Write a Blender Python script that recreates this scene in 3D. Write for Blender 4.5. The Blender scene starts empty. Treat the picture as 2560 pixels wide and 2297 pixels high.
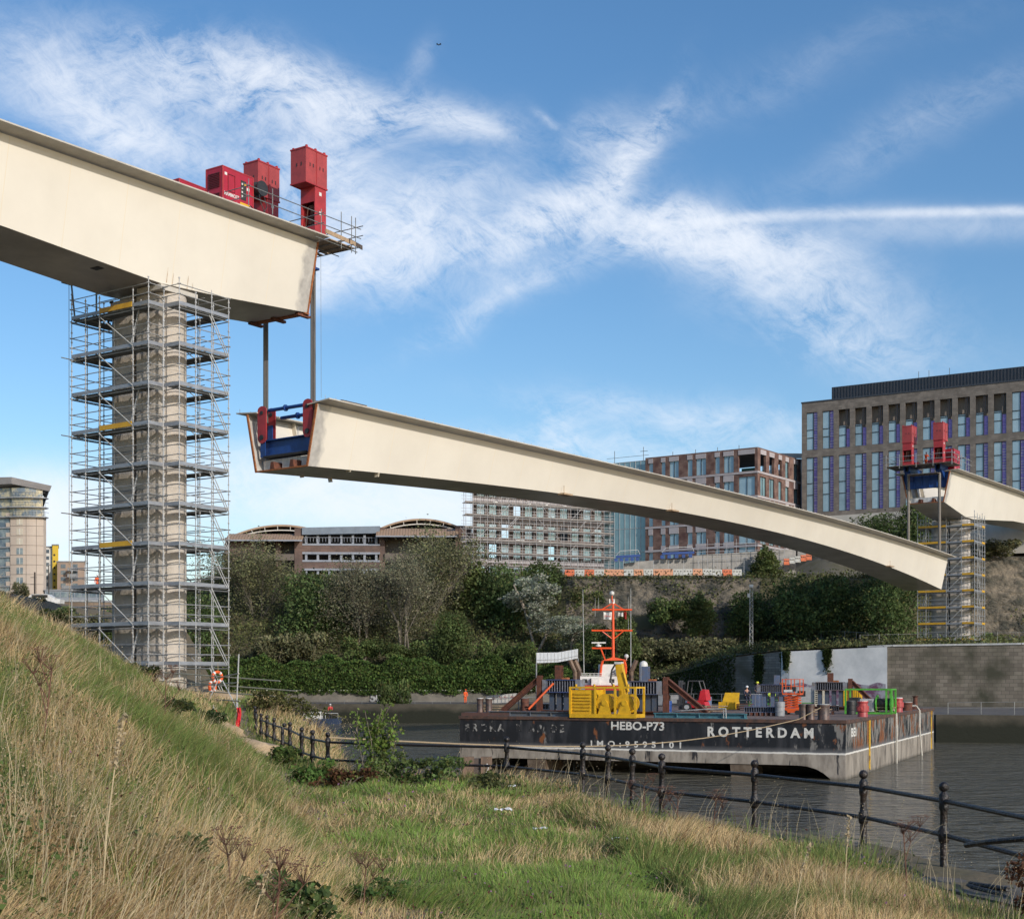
import bpy, math, random
import numpy as np
from mathutils import Vector, Matrix
R = math.radians
sc = bpy.context.scene
COL = sc.collection
F = 3500.0; HZ = 1697.0        # focal length and horizon row, in pixels of the 2560-wide photograph
rnd = random.Random(7); nr = np.random.default_rng(11)
def W(px, py, Y): return Vector(((px-1280)*Y/F, Y, (HZ-py)*Y/F))

# ------------------------------------------------------------ camera, sun, sky
cam = bpy.data.objects.new('camera', bpy.data.cameras.new('camera')); COL.objects.link(cam)
cam.location = (0, 0, 0); cam.rotation_euler = (R(90), 0, 0)
cam.data.sensor_width = 36; cam.data.sensor_fit = 'HORIZONTAL'
cam.data.lens = F/2560*36; cam.data.shift_y = (HZ-1148.5)/2560
cam.data.clip_start = 0.1; cam.data.clip_end = 12000
sc.camera = cam
SUN_EL, SUN_DIR = 25.0, Vector((0.62, -0.78, 0)).normalized()
sun = bpy.data.objects.new('sun', bpy.data.lights.new('sun', 'SUN')); COL.objects.link(sun)
to_sun = Vector((SUN_DIR.x*math.cos(R(SUN_EL)), SUN_DIR.y*math.cos(R(SUN_EL)), math.sin(R(SUN_EL))))
sun.rotation_euler = to_sun.to_track_quat('Z', 'Y').to_euler()
sun.data.energy = 2.9; sun.data.angle = R(0.5); sun.data.color = (1.0, 0.925, 0.83)
sc.view_settings.view_transform = 'Standard'; sc.view_settings.look = 'None'
sc.view_settings.exposure = 0.25; sc.view_settings.gamma = 1

wd = bpy.data.worlds.new('World'); sc.world = wd; wd.use_nodes = True
nt = wd.node_tree; nt.nodes.clear()
def N(t, **k):
    n = nt.nodes.new(t)
    for a, b in k.items(): setattr(n, a, b)
    return n
def L(a, b): nt.links.new(a, b)
def mth(op, a, b=None, c=None, clamp=False):
    n = N('ShaderNodeMath', operation=op); n.use_clamp = clamp
    for i, v in enumerate((a, b, c)):
        if v is None: continue
        if isinstance(v, (int, float)): n.inputs[i].default_value = v
        else: L(v, n.inputs[i])
    return n.outputs[0]
sky = N('ShaderNodeTexSky', sky_type='NISHITA'); sky.sun_disc = False
sky.sun_elevation = R(SUN_EL); sky.sun_rotation = math.atan2(SUN_DIR.x, SUN_DIR.y)
sky.altitude = 0; sky.air_density = 1.0; sky.dust_density = 0.9; sky.ozone_density = 2.2
tc = N('ShaderNodeTexCoord'); sp = N('ShaderNodeSeparateXYZ'); L(tc.outputs['Generated'], sp.inputs[0])
yy = mth('MAXIMUM', sp.outputs[1], 0.08)
U = mth('DIVIDE', sp.outputs[0], yy); V = mth('DIVIDE', sp.outputs[2], yy)
cmb = N('ShaderNodeCombineXYZ'); L(U, cmb.inputs[0]); L(V, cmb.inputs[1])
def noise(vec, scale, detail=6, rough=.6, dist=0, sx=1, sy=1, rot=0, off=(0, 0)):
    mp = N('ShaderNodeMapping'); mp.inputs['Rotation'].default_value = (0, 0, R(rot))
    m2 = N('ShaderNodeMapping'); m2.inputs['Scale'].default_value = (sx, sy, 1); m2.inputs['Location'].default_value = (off[0], off[1], 0)
    L(vec, mp.inputs[0]); L(mp.outputs[0], m2.inputs[0])
    n = N('ShaderNodeTexNoise'); n.inputs['Scale'].default_value = scale; n.inputs['Detail'].default_value = detail
    n.inputs['Roughness'].default_value = rough; n.inputs['Distortion'].default_value = dist
    L(m2.outputs[0], n.inputs['Vector']); return n.outputs['Fac']
# warp the sky coordinates so that the cloud banks get torn edges
wn = N('ShaderNodeTexNoise'); wn.inputs['Scale'].default_value = 7; wn.inputs['Detail'].default_value = 4; L(cmb.outputs[0], wn.inputs['Vector'])
ws = N('ShaderNodeVectorMath', operation='SUBTRACT'); L(wn.outputs['Color'], ws.inputs[0]); ws.inputs[1].default_value = (.5, .5, .5)
wsc = N('ShaderNodeVectorMath', operation='SCALE'); L(ws.outputs[0], wsc.inputs[0]); wsc.inputs['Scale'].default_value = 0.065
wa = N('ShaderNodeVectorMath', operation='ADD'); L(cmb.outputs[0], wa.inputs[0]); L(wsc.outputs[0], wa.inputs[1])
sp2 = N('ShaderNodeSeparateXYZ'); L(wa.outputs[0], sp2.inputs[0]); U2, V2 = sp2.outputs[0], sp2.outputs[1]
def bank(px, py, rx, ry, ang, amp, U2=None, V2=None):
    U2 = U2 or globals()['U2']; V2 = V2 or globals()['V2']
    return _bank(px, py, rx, ry, ang, amp, U2, V2)
def _bank(px, py, rx, ry, ang, amp, U2, V2):      # one cloud bank: direction, half sizes (in the photo's pixels at this lens), tilt
    u0, v0 = (px-1280)/F, (HZ-py)/F; ca, sa = math.cos(R(ang)), math.sin(R(ang))
    du = mth('SUBTRACT', U2, u0); dv = mth('SUBTRACT', V2, v0)
    a = mth('ADD', mth('MULTIPLY', du, ca*F/rx), mth('MULTIPLY', dv, sa*F/rx))
    b = mth('ADD', mth('MULTIPLY', du, -sa*F/ry), mth('MULTIPLY', dv, ca*F/ry))
    d = mth('ADD', mth('MULTIPLY', a, a), mth('MULTIPLY', b, b))
    return mth('MULTIPLY', mth('EXPONENT', mth('MULTIPLY', d, -1)), amp)
BANKS = [(470,190,420,95,-10,.75),(250,300,230,70,-42,.55),(640,150,300,50,-16,.5),(950,255,280,60,-10,.6),(1170,300,110,34,-20,.35),
 (420,350,360,60,-20,.55),(820,420,150,120,-50,.85),(950,640,150,75,8,1.0),(830,690,120,50,20,.6),(1040,540,230,80,15,.6),(1230,610,240,50,25,.7),(1420,510,230,42,40,.75),(1560,390,170,32,58,.7),(1500,330,90,50,50,.4),
 (1640,570,150,55,-5,1.0),(1800,560,260,40,-8,.7),(1850,620,330,70,-14,.5),(2000,720,300,110,-25,.38),(2150,850,260,70,-10,.25),(1300,720,260,40,28,.4),
 (1000,1180,300,40,8,.4),(1700,1040,330,45,-8,.42),(1410,1080,60,50,-55,.5),(1375,280,44,14,-35,.3),(1030,120,60,26,60,.14),(720,660,90,40,0,.4),(1500,1130,500,50,0,.35),(2300,300,350,60,25,.13),(1900,200,500,60,20,.08)]
acc = None
for b in BANKS:
    v = bank(*b); acc = v if acc is None else mth('ADD', acc, v)
acc = mth('MINIMUM', acc, 1.15)
fine = noise(wa.outputs[0], 10, 12, .66, .35, 1.0, 2.2, -20)
fine2 = noise(wa.outputs[0], 38, 10, .78, .5, .8, 1.5, 30, (3, 1))
big = noise(cmb.outputs[0], 5, 3, .5, 0, 1, 1.5, 15, (7, 2))
tex = mth('ADD', mth('ADD', mth('MULTIPLY', fine, .42), mth('MULTIPLY', fine2, .36)), mth('MULTIPLY', big, .22))
dens = mth('MULTIPLY', acc, mth('MAXIMUM', mth('MULTIPLY', mth('SUBTRACT', tex, .43), 11.0), 0))
low = None                       # soft low cumulus near the horizon and the straight high streak, hardly warped
for b in [(60,1290,260,90,0,.9),(90,1430,230,60,0,.8),(820,1225,430,70,2,.6),(620,1150,160,40,0,.3),(1100,1290,300,50,0,.5),(1850,548,240,14,5,.28),(2150,536,200,11,2,.22),(2480,529,220,12,1,.34),(2300,565,420,40,0,.14)]:
    v = bank(*b, U, V); low = v if low is None else mth('ADD', low, v)
dens = mth('ADD', dens, mth('MULTIPLY', acc, .10))
dens = mth('ADD', dens, mth('MULTIPLY', low, mth('MAXIMUM', mth('MULTIPLY', mth('SUBTRACT', tex, .30), 13.0), .3)))
dens = mth('SUBTRACT', 1.0, mth('EXPONENT', mth('MULTIPLY', dens, -1.0)))
front = mth('MULTIPLY', mth('SUBTRACT', sp.outputs[1], .1), 6, clamp=True)
cl = mth('MULTIPLY', mth('MULTIPLY', dens, front), .95, clamp=True)
mx = N('ShaderNodeMix', data_type='RGBA'); L(cl, mx.inputs['Factor'])
hs = N('ShaderNodeHueSaturation'); hs.inputs['Saturation'].default_value = 1.22; hs.inputs['Value'].default_value = 1.0; L(sky.outputs[0], hs.inputs['Color'])
L(hs.outputs[0], mx.inputs['A']); mx.inputs['B'].default_value = (6.2, 6.5, 7.0, 1)
bg = N('ShaderNodeBackground'); bg.inputs['Strength'].default_value = 0.128
L(mx.outputs['Result'], bg.inputs['Color'])
wo = N('ShaderNodeOutputWorld'); L(bg.outputs[0], wo.inputs['Surface'])

# ------------------------------------------------------------ materials
MATS = {}
def mat(name, c1, c2=None, scale=3.0, rough=.6, metal=0.0, bump=0.0, bscale=None, detail=5, stretch=(1, 1, 1), attr=None, lo=.35, hi=.65, spec=.5, trans=0, bdist=.05):
    if name in MATS: return MATS[name]
    m = bpy.data.materials.new(name); m.use_nodes = True; t = m.node_tree; p = t.nodes['Principled BSDF']
    p.inputs['Roughness'].default_value = rough; p.inputs['Metallic'].default_value = metal
    p.inputs['Specular IOR Level'].default_value = spec
    c2 = c2 or tuple(x*.78 for x in c1)
    co = t.nodes.new('ShaderNodeTexCoord'); mp = t.nodes.new('ShaderNodeMapping'); mp.inputs['Scale'].default_value = stretch
    t.links.new(co.outputs['Object'], mp.inputs[0])
    n = t.nodes.new('ShaderNodeTexNoise'); n.inputs['Scale'].default_value = scale; n.inputs['Detail'].default_value = detail; n.inputs['Roughness'].default_value = .65
    t.links.new(mp.outputs[0], n.inputs['Vector'])
    mr = t.nodes.new('ShaderNodeMapRange'); mr.inputs[1].default_value = lo; mr.inputs[2].default_value = hi; t.links.new(n.outputs['Fac'], mr.inputs[0])
    mi = t.nodes.new('ShaderNodeMix'); mi.data_type = 'RGBA'; t.links.new(mr.outputs[0], mi.inputs['Factor'])
    mi.inputs['A'].default_value = (*c1, 1); mi.inputs['B'].default_value = (*c2, 1)
    out = mi.outputs['Result']
    if attr:
        a = t.nodes.new('ShaderNodeAttribute'); a.attribute_name = attr
        m2 = t.nodes.new('ShaderNodeMix'); m2.data_type = 'RGBA'; m2.blend_type = 'MULTIPLY'; m2.inputs['Factor'].default_value = 1
        t.links.new(out, m2.inputs['A']); t.links.new(a.outputs['Color'], m2.inputs['B']); out = m2.outputs['Result']
    t.links.new(out, p.inputs['Base Color'])
    if bump:
        n2 = t.nodes.new('ShaderNodeTexNoise'); n2.inputs['Scale'].default_value = bscale or scale*4; n2.inputs['Detail'].default_value = 6
        t.links.new(mp.outputs[0], n2.inputs['Vector'])
        b = t.nodes.new('ShaderNodeBump'); b.inputs['Strength'].default_value = bump; b.inputs['Distance'].default_value = bdist
        t.links.new(n2.outputs['Fac'], b.inputs['Height']); t.links.new(b.outputs[0], p.inputs['Normal'])
    if trans:
        tr = t.nodes.new('ShaderNodeBsdfTranslucent'); t.links.new(out, tr.inputs['Color'])
        ms = t.nodes.new('ShaderNodeMixShader'); ms.inputs[0].default_value = trans
        o = t.nodes['Material Output']; t.links.new(p.outputs[0], ms.inputs[1]); t.links.new(tr.outputs[0], ms.inputs[2]); t.links.new(ms.outputs[0], o.inputs['Surface'])
    MATS[name] = m; return m
def nodes(m): return m.node_tree, m.node_tree.nodes['Principled BSDF']

steel = mat('galvanised_tube', (.50,.50,.50), (.34,.35,.36), 2.2, .42, .55)
steel_dk = mat('weathered_tube', (.26,.27,.26), (.16,.165,.17), 1.5, .5, .4)
toe = mat('toe_board_metal', (.36,.375,.40), (.23,.24,.26), 1.5, .45, .35, stretch=(1,1,6))
yellow_toe = mat('yellow_board', (.62,.36,.02), (.5,.27,.02), 2, .55)
deckm = mat('scaffold_deck', (.15,.16,.16), (.09,.09,.09), 3, .7)
boardm = mat('timber_board', (.42,.30,.19), (.27,.19,.12), 3, .8, stretch=(4,1,1))
red = mat('red_paint', (.42,.035,.04), (.30,.028,.032), 1.6, .5)
red2 = mat('orange_red_paint', (.40,.06,.058), (.29,.045,.045), 1.6, .5)
dark = mat('black_rubber', (.018,.018,.02), (.03,.03,.03), 4, .5)
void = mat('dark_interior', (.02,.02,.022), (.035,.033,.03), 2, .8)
blue = mat('blue_paint', (.012,.06,.26), (.010,.045,.18), 2, .45)
bluegrey = mat('blue_grey_paint', (.10,.14,.23), (.16,.13,.12), 3, .55, lo=.45, hi=.75)
rust = mat('rusty_steel', (.16,.055,.03), (.07,.03,.022), 4, .8, bump=.2)
rust2 = mat('bright_rust', (.36,.13,.04), (.20,.07,.03), 6, .85)
white = mat('white_paint', (.72,.72,.70), (.5,.5,.48), 3, .5)
grey = mat('grey_paint', (.30,.31,.32), (.20,.21,.22), 3, .5)
ltgrey = mat('pale_grey_steel', (.46,.47,.47), (.33,.34,.34), 2, .5)
teal = mat('teal_paint', (.07,.20,.25), (.05,.12,.15), 3, .5)
yellow = mat('yellow_paint', (.68,.40,.015), (.40,.22,.015), 3, .45, lo=.4, hi=.8)
green = mat('green_paint', (.10,.42,.05), (.06,.26,.03), 3, .5)
orange = mat('orange_paint', (.75,.12,.02), (.55,.08,.02), 3, .5)
cream = mat('cream_panel', (.62,.58,.46), (.5,.46,.36), 3, .5)
strandm = mat('strand_steel', (.09,.085,.08), (.16,.15,.14), 30, .45, .5, stretch=(1,1,3))
iron = mat('black_iron', (.009,.010,.012), (.028,.018,.014), 9, .42, 0, .5, 25)
rope = mat('rope', (.42,.33,.20), (.3,.22,.14), 20, .9)
hiviz = mat('orange_cloth', (.85,.13,.02), (.65,.09,.02), 4, .8)
navy = mat('navy_cloth', (.03,.035,.06), (.02,.02,.04), 4, .9)
skin = mat('skin', (.50,.28,.19), (.42,.22,.15), 8, .6)
concrete = mat('pier_concrete', (.50,.45,.39), (.40,.36,.31), .9, .85, 0, .8, 5)
concrete2 = mat('plain_concrete', (.36,.34,.31), (.24,.23,.21), .8, .85, 0, .3, 6)
tealg_c = ((.22,.36,.40), (.16,.28,.33))
glassm = mat('blue_glass', (.26,.38,.46), (.34,.48,.55), .5, .2, .1, spec=1)

# ------------------------------------------------------------ mesh helpers
class MB:
    def __init__(s, M=None): s.v = []; s.f = []; s.M = M
    def add(s, vs, fs):
        n = len(s.v)
        for p in vs:
            p = Vector(p); s.v.append(s.M @ p if s.M else p)
        s.f += [tuple(i+n for i in f) for f in fs]; return s
    def hexa(s, p): return s.add(p, [(0,3,2,1),(4,5,6,7),(0,1,5,4),(1,2,6,5),(2,3,7,6),(3,0,4,7)])
    def box(s, x0, x1, y0, y1, z0, z1):
        return s.hexa([(x0,y0,z0),(x1,y0,z0),(x1,y1,z0),(x0,y1,z0),(x0,y0,z1),(x1,y0,z1),(x1,y1,z1),(x0,y1,z1)])
    def cb(s, c, d):
        return s.box(c[0]-d[0]/2, c[0]+d[0]/2, c[1]-d[1]/2, c[1]+d[1]/2, c[2]-d[2]/2, c[2]+d[2]/2)
    def tube(s, p, q, r, n=6, r2=None, cap=True):
        p, q = Vector(p), Vector(q); r2 = r if r2 is None else r2
        d = (q-p); 
        if d.length < 1e-6: return s
        d.normalize(); a = d.orthogonal().normalized(); b = d.cross(a)
        vs = []
        for c, rr in ((p, r), (q, r2)):
            for i in range(n):
                t = 2*math.pi*i/n; vs.append(c + a*(rr*math.cos(t)) + b*(rr*math.sin(t)))
        fs = [(i, (i+1) % n, n+(i+1) % n, n+i) for i in range(n)]
        if cap: fs += [tuple(range(n-1, -1, -1)), tuple(range(n, 2*n))]
        return s.add(vs, fs)
    def path(s, pts, r, n=6):
        for a, b in zip(pts, pts[1:]): s.tube(a, b, r, n)
        return s
    def bar(s, p, q, w, h):            # rectangular bar, h measured upwards
        p, q = Vector(p), Vector(q); d = (q-p).normalized(); up = Vector((0,0,1))
        if abs(d.z) > .98: up = Vector((0,1,0))
        x = d.cross(up).normalized(); u = x.cross(d)
        return s.hexa([c + x*(i*w/2) + u*(j*h/2) for c in (p, q) for i, j in ((-1,-1),(1,-1),(1,1),(-1,1))])
    def ibeam(s, p, q, w, h, t=.04):
        p, q = Vector(p), Vector(q); d = (q-p).normalized(); up = Vector((0,0,1))
        if abs(d.z) > .98: up = Vector((0,1,0))
        u = d.cross(up).normalized().cross(d)
        s.bar(p+u*(h/2-t/2), q+u*(h/2-t/2), w, t); s.bar(p-u*(h/2-t/2), q-u*(h/2-t/2), w, t); return s.bar(p, q, t, h-2*t)
    def prism(s, poly, z0, z1):
        n = len(poly)
        return s.add([(x, y, z0) for x, y in poly]+[(x, y, z1) for x, y in poly],
                     [tuple(range(n-1,-1,-1)), tuple(range(n, 2*n))]+[(i, (i+1) % n, n+(i+1) % n, n+i) for i in range(n)])
    def lathe(s, c, prof, n=12):       # prof: (radius, z)
        vs = []; 
        for r, z in prof:
            for i in range(n):
                t = 2*math.pi*i/n; vs.append((c[0]+r*math.cos(t), c[1]+r*math.sin(t), c[2]+z))
        fs = [(j*n+i, j*n+(i+1) % n, (j+1)*n+(i+1) % n, (j+1)*n+i) for j in range(len(prof)-1) for i in range(n)]
        fs += [tuple(range(n-1,-1,-1)), tuple(range((len(prof)-1)*n, len(prof)*n))]
        return s.add(vs, fs)
    def ball(s, c, r, n=10, zs=1.0):
        k = 6; return s.lathe((c[0], c[1], c[2]), [(max(.001, r*math.sin(math.pi*i/k)), -r*zs*math.cos(math.pi*i/k)) for i in range(k+1)], n)
    def quad(s, a, b, c, d): return s.add([a, b, c, d], [(0,1,2,3)])
    def wall(s, xs, zs, openf, depth, y=0):     # wall face at y with real openings and their reveals
        nx, nz = len(xs)-1, len(zs)-1
        op = lambda i, j: 0 <= i < nx and 0 <= j < nz and openf(i, j)
        for i in range(nx):
            for j in range(nz):
                x0, x1, z0, z1 = xs[i], xs[i+1], zs[j], zs[j+1]
                if not op(i, j): s.quad((x0,y,z0),(x1,y,z0),(x1,y,z1),(x0,y,z1)); continue
                if not op(i-1, j): s.quad((x0,y,z0),(x0,y+depth,z0),(x0,y+depth,z1),(x0,y,z1))
                if not op(i+1, j): s.quad((x1,y,z0),(x1,y,z1),(x1,y+depth,z1),(x1,y+depth,z0))
                if not op(i, j-1): s.quad((x0,y,z0),(x1,y,z0),(x1,y+depth,z0),(x0,y+depth,z0))
                if not op(i, j+1): s.quad((x0,y,z1),(x0,y+depth,z1),(x1,y+depth,z1),(x1,y,z1))
        return s
    def build(s, name, m, parent=None, smooth=False, kind=None):
        me = bpy.data.meshes.new(name)
        o0 = worg(parent)
        me.from_pydata([tuple(p-o0) for p in s.v], [], s.f); me.materials.append(m)
        if smooth:
            me.polygons.foreach_set('use_smooth', [True]*len(me.polygons))
            try: me.set_sharp_from_angle(angle=R(40))
            except Exception: pass
        o = bpy.data.objects.new(name, me); COL.objects.link(o); o.parent = parent
        if kind: o['kind'] = kind
        return o
def worg(o):
    v = Vector((0,0,0))
    while o is not None: v += o.location; o = o.parent
    return v
def thing(name, label, cat, loc=(0,0,0), group=None):
    o = bpy.data.objects.new(name, None); COL.objects.link(o); o.location = loc; o.empty_display_size = .3
    o['label'] = label; o['category'] = cat
    if group: o['group'] = group
    return o
def tag(o, label, cat, group=None, kind=None):
    o['label'] = label; o['category'] = cat
    if group: o['group'] = group
    if kind: o['kind'] = kind
    return o
def struct(o): o['kind'] = 'structure'; return o
def dup(root, loc, rz=0, scale=None, label=None, group=None):
    def cp(o, par):
        c = o.copy(); COL.objects.link(c); c.parent = par
        for ch in list(o.children): cp(ch, c)
        return c
    kids = list(root.children); r = root.copy(); COL.objects.link(r); r.location = loc; r.rotation_euler = (0,0,rz)
    if scale: r.scale = scale
    for ch in kids: cp(ch, r)
    if label: r['label'] = label
    if group: r['group'] = group
    return r
def frame(ox, oy, dx, dy, z=0):     # local x = (dx,dy), local y = that turned left
    l = math.hypot(dx, dy); dx /= l; dy /= l
    return Matrix(((dx,-dy,0,ox),(dy,dx,0,oy),(0,0,1,z),(0,0,0,1)))
def bigmesh(name, verts, faces_n, loops, m, col=None, parent=None, kind=None):
    me = bpy.data.meshes.new(name); nv = len(verts); me.vertices.add(nv)
    me.vertices.foreach_set('co', np.asarray(verts, dtype=np.float32).ravel())
    me.loops.add(len(loops)); me.loops.foreach_set('vertex_index', np.asarray(loops, dtype=np.int32))
    st = np.concatenate(([0], np.cumsum(faces_n)[:-1])).astype(np.int32)
    me.polygons.add(len(faces_n)); me.polygons.foreach_set('loop_start', st)
    me.update(calc_edges=True)
    if col is not None:
        a = me.color_attributes.new('Col', 'FLOAT_COLOR', 'POINT')
        c4 = np.ones((nv, 4), dtype=np.float32); c4[:, :3] = col; a.data.foreach_set('color', c4.ravel())
    me.materials.append(m)
    o = bpy.data.objects.new(name, me); COL.objects.link(o); o.parent = parent
    if kind: o['kind'] = kind
    return o
def text_on(name, s, M, x0, x1, z0, z1, m, parent, bold=.0, y=-.012, spacing=1.0, depth=.008):
    cu = bpy.data.curves.new('t', 'FONT'); cu.body = s; cu.size = 1; cu.offset = bold; cu.space_character = spacing; cu.resolution_u = 3
    ob = bpy.data.objects.new('t', cu); COL.objects.link(ob)
    me = bpy.data.meshes.new_from_object(ob.evaluated_get(bpy.context.evaluated_depsgraph_get()))
    vs = [v.co.copy() for v in me.vertices]; fs = [tuple(p.vertices) for p in me.polygons]
    bpy.data.objects.remove(ob); bpy.data.curves.remove(cu); bpy.data.meshes.remove(me)
    ax, bx = min(v.x for v in vs), max(v.x for v in vs); ay, by = min(v.y for v in vs), max(v.y for v in vs)
    mb = MB(M); mb.add([(x0+(v.x-ax)/(bx-ax)*(x1-x0), y, z0+(v.y-ay)/(by-ay)*(z1-z0)) for v in vs], fs)
    return mb.build(name, m, parent)
# ------------------------------------------------------------ ground, water, far bank
interp = np.interp
WZ = -5.5
def sstep(a, b, x): t = np.clip((x-a)/(b-a), 0, 1); return t*t*(3-2*t)
def footX(Y): return interp(Y, [0,14.6,19,33,48,60,75], [.3,-1.7,-2.6,-5.6,-9.3,-12.3,-12.9])
SHY = [0,10,17.3,20.4,23,25.5,28.5,30,32.6,35.5,37.5,42,46,52,58,66,75,85,100,130,176,200]
SHX = [11,8.2,5.75,5.05,3.95,2.75,2.0,1.2,-.05,-3.75,-5,-5.4,-5.8,-6.8,-8.8,-11.4,-12.5,-14,-18,-27,-42,-48]
def shoreX(Y): return interp(Y, SHY, SHX)
def vnoise(X, Y, s, seed=0):
    X = np.asarray(X)*s; Y = np.asarray(Y)*s
    def h(i, j): 
        n = np.sin(i*127.1+j*311.7+seed*74.7)*43758.5453; return n-np.floor(n)
    i, j = np.floor(X), np.floor(Y); fx, fy = X-i, Y-j; fx = fx*fx*(3-2*fx); fy = fy*fy*(3-2*fy)
    return (h(i,j)*(1-fx)+h(i+1,j)*fx)*(1-fy)+(h(i,j+1)*(1-fx)+h(i+1,j+1)*fx)*fy
def hN(X, Y):
    X = np.asarray(X, float); Y = np.asarray(Y, float)
    zf = interp(Y, [0,50,62,80], [-2.45,-2.3,-1.75,-1.6]) + .75*np.exp(-((X+11.2)/2.2)**2-((Y-61)/7)**2)
    d = np.maximum(footX(Y)-X, 0); cap = interp(Y, [0,30,38,46,54,62,200], [9,9,9.5,7.5,2.6,.5,.4])
    rise = cap*np.tanh(.66*d/cap)
    back = 7.6*sstep(24, 38, -X-(np.maximum(Y-85, 0))*.03)*sstep(72, 108, Y)
    bump = (vnoise(X, Y, .6, 1)-.5)*.22*np.clip(d, 0, 1) + (vnoise(X, Y, 1.9, 2)-.5)*.10
    return zf+rise+back+bump
ground_m = mat('bank_soil', (.10,.085,.045), (.16,.12,.07), .8, .95, 0, .6, 7)
Ys = [0.]; 
while Ys[-1] < 190: Ys.append(Ys[-1]+max(.3, Ys[-1]*.013))
offs = [0.]
while offs[-1] < 90: offs.append(offs[-1]+max(.3, offs[-1]*.035))
vs = []; ncol = len(offs)+1
for Y in Ys:
    sx = float(shoreX(Y)); soft = float(interp(Y, [35,38,60,90], [.04,1.2,2.0,3.0]))
    vs.append((sx+soft, Y, -7.0))
    xs = sx-np.array(offs); hz = hN(xs, np.full(len(xs), Y))
    if Y > 37: hz = hz - np.array([.5*math.exp(-o/1.2) for o in offs])
    vs += [(float(x), Y, float(z)) for x, z in zip(xs, hz)]
fs = [(i*ncol+j+1, i*ncol+j, (i+1)*ncol+j, (i+1)*ncol+j+1) for i in range(len(Ys)-1) for j in range(ncol-1)]
g = MB().add(vs, fs).build('near_bank', ground_m, smooth=True, kind='structure')

# water: one sheet with wind ripples
wm = bpy.data.materials.new('river_water'); wm.use_nodes = True; t = wm.node_tree; p = t.nodes['Principled BSDF']
p.inputs['Base Color'].default_value = (.095,.088,.064,1); p.inputs['Roughness'].default_value = .07; p.inputs['IOR'].default_value = 1.33
co = t.nodes.new('ShaderNodeTexCoord'); last = None
for sc_, dist, st, det in ((.28,1.6,(1,1.5,1),3), (1.1,1.15,(1,1.6,1),4), (4.5,.13,(1,1.4,1),3)):
    mp = t.nodes.new('ShaderNodeMapping'); mp.inputs['Scale'].default_value = st; mp.inputs['Rotation'].default_value = (0,0,R(12))
    t.links.new(co.outputs['Object'], mp.inputs[0])
    n = t.nodes.new('ShaderNodeTexNoise'); n.inputs['Scale'].default_value = sc_; n.inputs['Detail'].default_value = det; n.inputs['Distortion'].default_value = .4
    t.links.new(mp.outputs[0], n.inputs['Vector'])
    b = t.nodes.new('ShaderNodeBump'); b.inputs['Strength'].default_value = .55; b.inputs['Distance'].default_value = dist
    t.links.new(n.outputs['Fac'], b.inputs['Height'])
    if last: t.links.new(last.outputs[0], b.inputs['Normal'])
    last = b
t.links.new(last.outputs[0], p.inputs['Normal'])
MB().quad((-900,-60,WZ),(900,-60,WZ),(900,330,WZ),(-900,330,WZ)).build('river_water', wm, kind='structure')

# quay coping along the fence and its wall down to the water
pts = [(float(shoreX(y)), y) for y in (2,10,17.3,20.4,23,25.5,28.5,30,32.6,35.5,37.5)]
mb = MB(); 
for (x0,y0),(x1,y1) in zip(pts, pts[1:]):
    d = Vector((x1-x0, y1-y0)).normalized(); n = Vector((d.y, -d.x))   # towards the river
    if n.x < 0 and y1 < 31: n = -n
    a, b_ = Vector((x0,y0)), Vector((x1,y1))
    i0, i1, o0, o1 = a-n*1.15, b_-n*1.15, a+n*.12, b_+n*.12
    mb.hexa([(i0.x,i0.y,-2.62),(i1.x,i1.y,-2.62),(o1.x,o1.y,-7),(o0.x,o0.y,-7),(i0.x,i0.y,-2.40),(i1.x,i1.y,-2.40),(o1.x,o1.y,-2.42),(o0.x,o0.y,-2.42)])
mb.build('quay_edge', mat('quay_stone', (.15,.13,.11), (.075,.065,.055), 1.2, .85, 0, .5, 12), kind='structure')

# far bank as a fan of profiles: lower quay, walls, terrace, cliff, upper plateau
QP = [-1400,500,1400,1900,2150,2340,2700,3400]; QY = [176,176,174,152,134,122,119,116]
def farprof(px):
    yq = float(interp(px, QP, QY))
    yw = float(interp(px, [-1400,1400,1700,1829,1960,2218,2560,3400], [187,187,182,172,164,157,152,148]))
    ztop = float(interp(px, [1400,1500,1700,1829,1960,2218,2560,3400], [-1.7,-1.6,.6,2.6,3.2,3.6,3.7,3.9]))
    k = float(interp(px, [-200,300,560,1350,1450,2600], [.45,.7,1,1,1,1]))
    cliff = float(sstep(1330, 1450, px)); rr = float(sstep(2230, 2420, px)); up = float(sstep(1950, 2100, px))
    P = [(yq-.1, -7), (yq, -3.1), (yw-.3, -3.05), (yw, ztop), (yw+1.5, ztop+.25)]
    # soft slope and cliff versions of the same rows
    S = [(198,5.0),(203,8),(208,11),(214,14),(222,16.3)]
    C = [(198+max(0,(yw-194)),4.2),(201+max(0,(yw-196)),5.0),(204+max(0,(yw-198)),11.5),(206+max(0,(yw-199)),14.6),(214,15.6)]
    for (a,b),(c,d) in zip(S, C):
        y = a*(1-cliff)+c*cliff; z = (b*(1-cliff)+d*cliff)*k
        z += rr*float(interp(z, [0,5,14.6], [0,0,3.2]))
        P.append((y, z))
    P.append((226, (16.8*k)+up*5.5)); P.append((229.5, 17.5*k+up*7.5)); P.append((330, 17.0+up*8)); P.append((1500, 22)); P.append((9000, 30))
    return P
far_pxs = list(range(-1400, 3500, 22)); prof = [farprof(q) for q in far_pxs]
slope_m = mat('hillside_soil', (.05,.055,.026), (.10,.085,.045), .35, .95, 0, .8, 3)
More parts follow.
